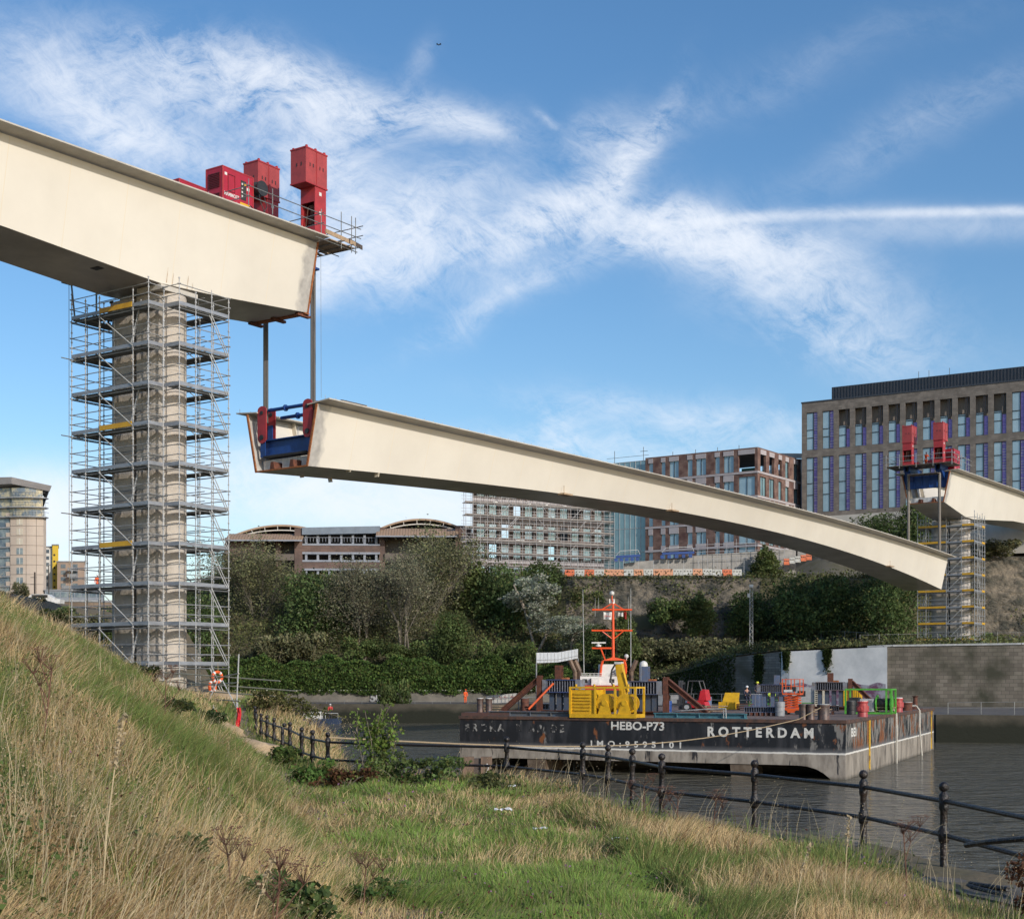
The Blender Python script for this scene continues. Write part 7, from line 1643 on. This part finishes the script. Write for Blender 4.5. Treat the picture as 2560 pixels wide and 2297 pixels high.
for px, Y0, rx, rz, n, s, b, lb in ((430,10.2,.65,.42,1800,.055,(.11,.16,.055),'dark green bramble clump low at the bottom of the picture, left one'),(560,9.8,.7,.5,2600,.062,(.12,.175,.055),'dark green bramble clump at the bottom of the picture, middle of three'),(690,10.6,.75,.5,2600,.065,(.10,.15,.05),'dark green bramble clump low at the bottom, below the rusty hogweed'),
   (380,24,.6,.45,1100,.085,(.08,.11,.04),'dark bramble clump half way up the grassy bank'),(500,33,.6,.45,1100,.10,(.05,.075,.025),'dark green bramble clump on the bank left of the red cloth strips'),
   (770,31,.7,.6,1300,.09,(.11,.19,.045),'bright green weed clump at the foot of the left railing posts'),(700,36,.6,.6,1000,.1,(.11,.17,.045),'green weed clump under the middle railing posts'),(1090,30.5,.9,.6,1500,.08,(.11,.16,.05),'green weeds against the railing left of the timber pile'),(1000,31,.6,.7,1000,.08,(.11,.15,.05),'green weeds right of the ivy wrapped railing post'),
   (1240,29.5,.7,.45,1000,.08,(.13,.15,.06),'olive weeds in front of the mooring pile'),(860,30,.6,.5,900,.08,(.12,.06,.03),'reddish dock plants below the last left railing post'),(330,56,1.2,1.0,1200,.14,(.07,.085,.03),'olive scrub at the foot of the left scaffold'),
   (660,58,1.6,.9,1400,.13,(.10,.10,.035),'yellowish scrub on the promontory below the tube barrier'),(930,14.5,.35,.25,700,.05,(.06,.11,.03),'dark green nettle patch on the meadow')):
    nearbush((px-1280)*Y0/F, Y0, rx, rz, n, s, b, lb, (.14,.15,.04))
X0, Y0 = (2545-1280)*13.5/F, 13.5; nearbush(X0+.25, Y0, .38, .75, 2200, .045, (.12,.06,.035), 'dry reddish brown bush at the bottom right corner', (.12,.06,.03), 'dry_bush', 'bush')
# sapling round the railing post
p = Vector((-3.25,32.9,-2.45)); g = thing('sapling','young light green sapling twined round the railing post in the middle','sapling',p); C = []
mb = MB()
for k in range(16):
    a = Vector((rnd.gauss(0,.10),rnd.gauss(0,.08),0)); hgt = rnd.uniform(.8,1.75); q = p+a; pts_ = [q]
    for j in range(5): f = (j+1)/5; pts_.append(p+Vector((a.x*1.8+.18*math.sin(k+f*3)+f*.12, a.y+.1*math.cos(k*2+f*3), hgt*f)))
    mb.path(pts_, .009, 4)
    for j in range(95): f = rnd.random()**.8; i = min(4,int(f*5)); c = pts_[i].lerp(pts_[i+1], f*5-i); C.append((c.x+rnd.gauss(0,.10), c.y+rnd.gauss(0,.10), c.z+rnd.gauss(0,.04)))
for e in ((.55,1.62),(.75,1.25),(-.35,1.3),(.4,1.85)): 
    for j in range(40): f = rnd.random(); C.append((p.x+e[0]*f+rnd.gauss(0,.05), p.y+rnd.gauss(0,.06), p.z+1.2+(e[1]-1.2)*f+rnd.gauss(0,.05)))
    mb.tube(p+Vector((0,0,1.1)),p+Vector((e[0],0,e[1])),.007,4)
mb.build('stems', bark, g); C = np.array(C); n = len(C); leafcloud('foliage', C-np.array(p), .085, tint((.16,.24,.05), n, np.zeros(n,int), 1, .6, (.20,.24,.06), .2), g)
p = W(735,1795,62); g = thing('wild_rose','arching wild rose stems with yellow green leaves over the water at left','shrub',p); C = []; mb = MB()
for k in range(9):
    e = Vector((rnd.uniform(.2,2.6), rnd.uniform(-.3,.3), rnd.uniform(-.1,.75))); pts_ = [p+Vector((0,0,-.6)), p+e*.5+Vector((0,0,.35)), p+e]; mb.path(pts_, .014, 4)
    for j in range(70): f = rnd.random(); c = pts_[0].lerp(pts_[1], f*2) if f<.5 else pts_[1].lerp(pts_[2], f*2-1); C.append((c.x+rnd.gauss(0,.12), c.y+rnd.gauss(0,.1), c.z+rnd.gauss(0,.08)))
mb.build('stems', bark, g); C = np.array(C); n = len(C); leafcloud('foliage', C-np.array(p), .12, tint((.18,.20,.055), n, np.zeros(n,int), 1, .6), g)
# dried umbels
def umbel(px, yb, Y, h, lean, label, col=None, r=.16):
    X0 = (px-1280)*Y/F; z0 = float(hN(X0, Y)); g = thing('dried_hogweed', label, 'dry plant', (X0,Y,z0)); m_ = col or mat('rusty_stem', (.17,.085,.055), (.10,.05,.035), 8, .9); mb = MB()
    top = Vector((X0+lean,Y,z0+h)); mb.tube((X0,Y,z0-.1),top,.009,5,.006); heads = [(top, r)]
    for k in range(3): f = .55+.13*k; b_ = Vector((X0+lean*f,Y,z0+h*f)); e = b_+Vector((rnd.uniform(-.25,.25),rnd.uniform(-.1,.1),h*.28)); mb.tube(b_,e,.006,4,.004); heads.append((e,r*.7))
    mb.build('stem', m_, g); mb = MB()
    for c, rr in heads:
        for k in range(15):
            a = rnd.random()*6.28; q = rr*math.sqrt(rnd.random()); e = c+Vector((q*math.cos(a),q*math.sin(a),.10+.03*rnd.random())); mb.tube(c,e,.0025,3,.0015)
            for j in range(3): mb.cb(e+Vector((rnd.gauss(0,.012),rnd.gauss(0,.012),.006)),(.008,.008,.006))
    mb.build('umbel', m_, g)
for a in ((660,2297,8.5,.75,.10,'large rusty dried hogweed head in the middle foreground'),(590,2297,9.5,.70,-.05,'smaller rusty dried hogweed left of the largest one'),(905,2200,14,.5,.04,'thin dried hogweed beside the meadow path'),(1610,2060,22,.75,0,'thin dried umbel beside the fourth railing post from the right'),(1690,2080,20,.7,.03,'dried umbel left of the fifth railing post'),(1780,2090,20.5,.6,.05,'low dried umbel in the straw near the railing'),
          (410,1860,20,.9,.03,'dark dried umbel on the bank below the near pier'),(100,2000,12,.8,.1,'dried umbel in the grass near the left edge'),(2270,2200,15.5,.7,-.05,'dried umbel in front of the second railing post from the right')): umbel(*a)
for px, Y0, h, ln, lb in ((255,7.5,1.2,.12,'tall pale thistle stalk rising left of the bramble clump'),(600,8,.85,.2,'pale bent stalk in front of the brambles'),(1010,8.2,.75,.45,'long pale grass stalk leaning right over the meadow'),(2110,13,1.15,.05,'tall pale stalk before the railing at right'),(1980,12,1.0,.15,'tall pale stalk left of the second railing post')):
    X0 = (px-1280)*Y0/F; z0 = float(hN(X0,Y0)); g = thing('dry_stalk', lb, 'dry plant', (X0,Y0,z0)); mb = MB(); pts_ = [Vector((X0+ln*f*f,Y0,z0+h*f)) for f in (0,.25,.5,.75,1)]; mb.path(pts_, .004, 4); mb.build('stem', mat('straw_stalk', (.55,.45,.28)), g)
    C = np.array([tuple(pts_[3].lerp(pts_[4], rnd.random())+Vector((rnd.gauss(0,.012),rnd.gauss(0,.01),0))) for _ in range(60)]); leafcloud('seed_head', C-np.array((X0,Y0,z0)), .03, np.tile(np.array((.52,.42,.27)),(60,1)), g)
# sand and litter
sandm = mat('sandy_spoil', (.44,.33,.21), (.30,.22,.14), 2, .95, 0, .9, 9)
for px, yb, Y0, w, h, lb in ((505,1765,63,2.6,.9,'heap of sandy soil at the foot of the near scaffold'),(600,1865,40,1.3,.35,'low sandy heap on the footpath below the red cloth strips'),(548,1850,44,.7,.5,'small sandy spill beside the small white sign'),(815,1905,36.5,1.2,.6,'bare sandy slope behind the last left railing posts')):
    X0 = (px-1280)*Y0/F; z0 = float(hN(X0,Y0)) if px<800 else -3.3; mb = MB(); vs = []; n_ = 12
    for j in range(7):
        for i in range(n_): r_ = w*(1-j/6); a = i*6.283/n_; rr = r_*(1+.25*math.sin(a*3+j)+.12*rnd.random()); vs.append((X0+rr*math.cos(a), Y0+rr*.7*math.sin(a), z0-.15+(h+.15)*(j/6)**.7+(.08*rnd.random())))
    mb.add(vs, [(j*n_+i, j*n_+(i+1)%n_, (j+1)*n_+(i+1)%n_, (j+1)*n_+i) for j in range(6) for i in range(n_)]); tag(mb.build('sand_heap', sandm, smooth=True), lb, 'sand')
pm = mat('footpath_dirt', (.24,.19,.12), (.15,.12,.08), 3, .95, 0, .8, 12); Yp = np.linspace(12, 62, 60); vs = []
for y in Yp:
    x = float(footX(y)); 
    for k, e in enumerate((.15,.45,.75)): xx = x+e+.15*math.sin(y*.9); vs.append((xx, y, float(hN(xx, y))+.035))
MB().add(vs, [(i*3+j, i*3+3+j, i*3+4+j, i*3+1+j)[::-1] for i in range(59) for j in range(2)]).build('footpath', pm, kind='structure')
for px, py, Y0, w, lb in ((1258,2062,23.5,.30,'crumpled white litter on the meadow, farthest of three'),(1350,2108,20.5,.22,'crumpled white litter on the meadow, middle one'),(1550,2136,19,.22,'crumpled white litter near the dry grass, nearest of three'),(1280,1998,28.8,.16,'tiny white flower litter close to the timber pile')):
    X0 = (px-1280)*Y0/F; z0 = float(hN(X0,Y0))+.16; mb = MB(); k = 7; vs = [(X0+(i/k-.5)*w, Y0+(j/3-.5)*w*.7, z0+.05*rnd.random()) for i in range(k+1) for j in range(4)]; mb.add(vs, [(i*4+j, i*4+4+j, i*4+5+j, i*4+1+j) for i in range(k) for j in range(3)]); tag(mb.build('litter', white), lb, 'litter')

# ------------------------------------------------------------ iron railing
g = thing('iron_railing','black cast iron railing with ball topped posts along the quay edge','railing',(1.46,28.9,-2.45))
def gz(x, y): return float(interp(y, [0,36,50,62], [-2.47,-2.47,-2.40,-2.0]))
tops = []
for i, (x, y) in enumerate(fence_xy):
    z = gz(x, y); s = 1.0; tl = (0,0)
    mb = MB(); c = (x, y, z); pr_ = [(.075,-.25),(.075,.0),(.06,.03),(.052,.06),(.048,.40),(.066,.42),(.070,.45),(.075,.50),(.070,.56),(.060,.58),(.050,.62),(.046,.80),(.058,.82),(.062,.85),(.062,1.0),(.045,1.03),(.030,1.05)]
    mb.lathe(c, pr_, 12); mb.ball((x, y, z+1.11), .066, 12); mb.build('post', iron, g, True); tops.append(Vector((x,y,z)))
bent = MB().lathe((-6.95,42.4,gz(0,42)),[(.06,-.2),(.05,.4),(.07,.45),(.07,.55),(.05,.6),(.05,.95),(.03,1.0)],10).ball((-6.9,42.4,gz(0,42)+1.05),.065,10); bent.build('post', iron, g, True)
for h in (.93, .50):
    for a, b in zip(tops[:-4], tops[1:-3]): MB().tube(a+Vector((0,0,h)), b+Vector((0,0,h)), .030, 8).build('rail', iron, g, True)
tag(MB().path([W(2415,2112,16.6),W(2470,2104,16.0),W(2600,2092,15.2)],.032,8).build('loose_rail', iron, smooth=True), 'broken railing pipe sticking out beside the post at the right edge', 'pipe')
tag(MB().path([W(2420,2214,16.2),W(2500,2235,15.6),W(2600,2290,14.9)],.032,8).path([W(2425,2208,16.4),W(2520,2222,15.8)],.03,8).build('loose_rail', iron, smooth=True), 'bent railing pipe lying on the quay at the bottom right corner', 'pipe')

# ------------------------------------------------------------ tube barrier, lifebuoys, cloths
g = thing('tube_barrier','long scaffold tubes lashed to a leaning upright at the foot of the near scaffold','barrier',W(590,1790,58))
MB().tube(W(590,1800,58),W(597,1635,58),.03,6).build('upright', ltgrey, g)
for a, b, m_ in (((374,1678),(700,1702),0),((380,1700),(742,1727),0),((430,1722),(687,1740),0),((500,1703),(597,1683),0),((470,1715),(595,1706),0),((440,1742),(600,1752),0)): MB().tube(W(a[0],a[1],62.5),W(b[0],b[1],57.5),.028,6).build('tube', mat('yellowish_tube', (.42,.40,.30), (.30,.29,.23), 2, .5, .3), g)
MB().tube(W(545,1700,58.5),W(500,1800,58.5),.025,5).tube(W(556,1700,58.5),W(592,1770,58),.025,5).build('raking_tube', ltgrey, g)
def ring(name, c, r, t, ax, m, label):
    mb = MB(); n = 18; pts_ = [Vector(c)+Vector((r*math.cos(6.283*i/n)*ax[0], r*math.cos(6.283*i/n)*ax[1], r*math.sin(6.283*i/n))) for i in range(n+1)]; mb.path(pts_, t, 7); g = thing(name, label, 'lifebuoy', c); mb.build('ring', m, g, True)
    mb = MB()
    for k in (2,6,11,15): mb.tube(pts_[k]-(pts_[k+1]-pts_[k])*.05, pts_[k+1], t*1.06, 7)
    mb.build('white_band', white, g); MB().tube(pts_[4]+Vector((0,0,.0)),pts_[4]+Vector((0,0,.4)),.012,4).build('cord', rope, g)
ring('lifebuoy', W(543,1692,61.8), .23, .07, (.75,.65), orange, 'orange lifebuoy hanging on the scaffold foot, upper one'); ring('lifebuoy', W(531,1716,61.8), .23, .07, (.35,.93), orange, 'orange lifebuoy hanging on the scaffold foot, lower one seen edge on')
cloth = mat('red_cloth', (.62,.02,.03), (.45,.015,.02), 5, .8)
for px, y0, y1, Yc, lb in ((536,1774,1822,47,'red cloth strip on a thin stake, left of the two by the footpath'),(596,1768,1832,46,'red cloth strip on the leaning tube, right of the two by the footpath')):
    g = thing('warning_cloth', lb, 'cloth', W(px,y1,Yc)); mb = MB(); vs = []; 
    for j in range(8): 
        for i in range(4): c = W(px-5+i*3.6+1.2*math.sin(j*1.1), y0+(y1-y0)*j/7, Yc); vs.append((c.x, c.y+.05*math.sin(i*2+j*.9), c.z))
    mb.add(vs, [(j*4+i, j*4+i+1, j*4+5+i, j*4+4+i) for j in range(7) for i in range(3)]); mb.build('fabric', cloth, g); a = W(px-2,y0-12,Yc+.06); b = W(px-(6 if px<550 else 2),y1+26,Yc+.06); MB().tube(a,b,.018,5).build('stake', ltgrey, g)
g = thing('small_sign','small white notice board with dark marks low on the bank by the red cloth','sign',W(551,1842,45)); a, b = W(545,1842,45), W(557,1820,45); MB().box(a.x,b.x,45,45.03,a.z,b.z).build('board', white, g); MB().tube((a.x+.07,45.05,a.z-.5),(a.x+.07,45.05,b.z),.02,5).build('stake', rust, g); mb = MB()
for k in range(4): z = a.z+.05+k*.06; mb.box(a.x+.03+.02*(k%2),b.x-.03,44.985,44.997,z,z+.022)
mb.build('marks', dark, g)

# ------------------------------------------------------------ people
def skinmesh(name, joints, edges, m, parent, sub=1):
    me = bpy.data.meshes.new(name); o0 = worg(parent); me.from_pydata([tuple(Vector(j[0])) for j in joints], edges, []); ob = bpy.data.objects.new(name, me); COL.objects.link(ob)
    md = ob.modifiers.new('s','SKIN'); md.use_smooth_shade = True
    for v, j in zip(me.skin_vertices[0].data, joints): v.radius = (j[1], j[1]*(j[2] if len(j) > 2 else 1))
    me.skin_vertices[0].data[0].use_root = True
    s = ob.modifiers.new('u','SUBSURF'); s.levels = sub; s.render_levels = sub
    dg = bpy.context.evaluated_depsgraph_get(); nm = bpy.data.meshes.new_from_object(ob.evaluated_get(dg)); bpy.data.objects.remove(ob); bpy.data.meshes.remove(me)
    nm.materials.clear(); nm.materials.append(m); nm.polygons.foreach_set('use_smooth',[True]*len(nm.polygons)); nm.name = name
    o = bpy.data.objects.new(name, nm); COL.objects.link(o); o.parent = parent; return o
def person(loc, rz, label, jacket, trousers, helmet, pose='stand', arm=0, grp=None):
    g = thing('person', label, 'person', loc, grp); g.rotation_euler = (0,0,rz)      # local -y is where the person faces
    if pose == 'sit': hip = .50; kn = lambda s: (s*.11,-.42,.50); an = lambda s: (s*.12,-.46,.09)
    elif pose == 'squat': hip = .42; kn = lambda s: (s*.2,-.36,.50); an = lambda s: (s*.16,-.05,.09)
    else: hip = .92; kn = lambda s: (s*.11,-.03,.49); an = lambda s: (s*.12,.02 if s>0 else -.08,.08)
    f = -.06 if pose == 'stand' else -.14; sh = hip+.50; top = sh+.34
    el = lambda s: (s*.26, f-.04-arm*.10, sh-.26+arm*.06*(s>0)); wr = lambda s: (s*(.24-.08*arm), f-.12-.22*arm, sh-.50+arm*.28)
    J = [((0,0,hip),.13,.8),((0,f*.5,hip+.22),.125,.75),((0,f,sh-.04),.13,.7),((0,f-.01,sh+.08),.055),((0,f-.03,sh+.17),.075,1.1),((0,f-.03,sh+.28),.075,1.1)]; E = [(0,1),(1,2),(2,3),(3,4),(4,5)]
    for s in (-1,1):
        i = len(J); J += [((s*.19,f,sh),.065),(el(s),.045),(wr(s),.03),((wr(s)[0],wr(s)[1]-.05,wr(s)[2]-.06),.035,.6)]; E += [(2,i),(i,i+1),(i+1,i+2),(i+2,i+3)]
        i = len(J); J += [((s*.10,0,hip-.05),.09),(kn(s),.06),(an(s),.04),((an(s)[0],an(s)[1]-.15,.04),.035)]; E += [(0,i),(i,i+1),(i+1,i+2),(i+2,i+3)]
    skinmesh('body', J, E, skin, g)
    J = [((0,.0,hip-.02),.16,.85),((0,f*.5,hip+.22),.155,.8),((0,f,sh-.03),.16,.72),((0,f,sh+.05),.085)]; E = [(0,1),(1,2),(2,3)]
    for s in (-1,1): i = len(J); J += [((s*.20,f,sh-.0),.085),(el(s),.065),(wr(s),.05)]; E += [(2,i),(i,i+1),(i+1,i+2)]
    skinmesh('jacket', J, E, jacket, g)
    J = [((0,0,hip+.03),.15,.85)]; E = []
    for s in (-1,1): i = len(J); J += [((s*.10,0,hip-.06),.105),(kn(s),.08),((an(s)[0],an(s)[1],an(s)[2]+.02),.065)]; E += [(0,i),(i,i+1),(i+1,i+2)]
    skinmesh('trousers', J, E, trousers, g)
    for s in (-1,1): a_ = an(s); MB().box(a_[0]-.05,a_[0]+.05,a_[1]-.20,a_[1]+.07,.0,.10).build('boot', dark, g).location -= worg(g)*0
    for ch in list(g.children):
        if ch.name.startswith('boot'):
            for v in ch.data.vertices: v.co += worg(g)
    hm_ = MB(Matrix.Translation(worg(g))); hm_.lathe((0,f-.03,sh+.27),[(.135,0),(.135,.015),(.118,.02),(.112,.07),(.08,.115),(.01,.13)],14); hm_.box(-.07,.07,f-.21,f-.13,sh+.265,sh+.285); hm_.build('helmet', helmet, g, True)
    fc_ = MB(Matrix.Translation(worg(g))); fc_.ball((0,f-.135,sh+.20),.018,6)
    for s in (-1,1): fc_.ball((s*.033,f-.112,sh+.232),.011,6)
    fc_.build('face_detail', mat('brow_brown', (.22,.11,.08)), g)
    return g
orj, ylh, wth = hiviz, mat('yellow_helmet', (.70,.75,.05), (.6,.65,.05)), mat('white_helmet', (.7,.7,.7), (.6,.6,.6))
c = W(1163,1774,178); person((c.x,c.y,-3.1), .6, 'worker in orange jacket and trousers standing on the far quay by the barge bollards', hiviz, hiviz, hiviz)
x, y = dk(1866,1768); b0 = BP(x, y, 0); person((b0.x,b0.y,b0.z+.35), .1, 'worker in dark clothes and white helmet sitting among the steel on the barge deck', navy, navy, wth, 'sit', .6)
x, y = dk(1890,1765); b0 = BP(x, y+.5, 0); person((b0.x,b0.y,b0.z+.25), -.2, 'worker with yellow helmet standing behind the grey blue steel boxes', navy, navy, ylh, 'stand', .6)
x, y = dk(1928,1770); b0 = BP(x, y, 0); person((b0.x,b0.y,b0.z+.3), .0, 'crouching worker with yellow helmet in front of the middle support', mat('lime_cloth', (.45,.6,.05)), navy, ylh, 'squat', .8)
q = FRt @ Vector((.5,2.3,25.24)); person(q, .5, 'worker in orange between the two red jacks of the right girder', hiviz, hiviz, wth, 'stand', 1)
tag(MB(FRt).box(-.3,.4,2.9,3.5,25.25,25.75).box(.2,1.1,1.0,2.0,25.25,26.0).build('hydraulic_unit', mat('crimson_paint', (.40,.018,.04))), 'low red hydraulic unit between the two right jacks', 'hydraulic unit')
c = W(826,1801,171.9); person((c.x,c.y,-4.85), 0, 'person in red and white standing on the bow of the small workboat', mat('red_jacket', (.55,.04,.04)), navy, wth, 'stand', .3)
q = FL @ Vector((2.0,5.3,18.82)); person(q, .9, 'dark clothed worker on the top lift of the near scaffold, at its far corner', dark, dark, dark, 'squat', .5)
c = W(244,1478,150); g_ = person((c.x,c.y,c.z), .2, 'tiny worker in orange on the road behind the left scaffold', hiviz, hiviz, wth)
# shadow-side rope guy and camera bracket under the left girder
g = thing('hoist_bracket','dark hoist bracket on struts under the left girder, above the scaffold corner','bracket',FL @ Vector((.2,5.6,20)))
MB(FL).tube((.2,5.9,18.9),(.2,6.2,20.9),.05,5).tube((1.6,5.9,18.9),(1.6,5.9,20.9),.05,5).build('strut', steel_dk, g); MB(FL).box(-.2,.5,6.0,6.5,20.8,21.1).build('block', dark, g); MB(FL).tube((.1,6.25,20.8),(.0,6.1,2.2),.014,4).build('hoist_rope', rope, g)
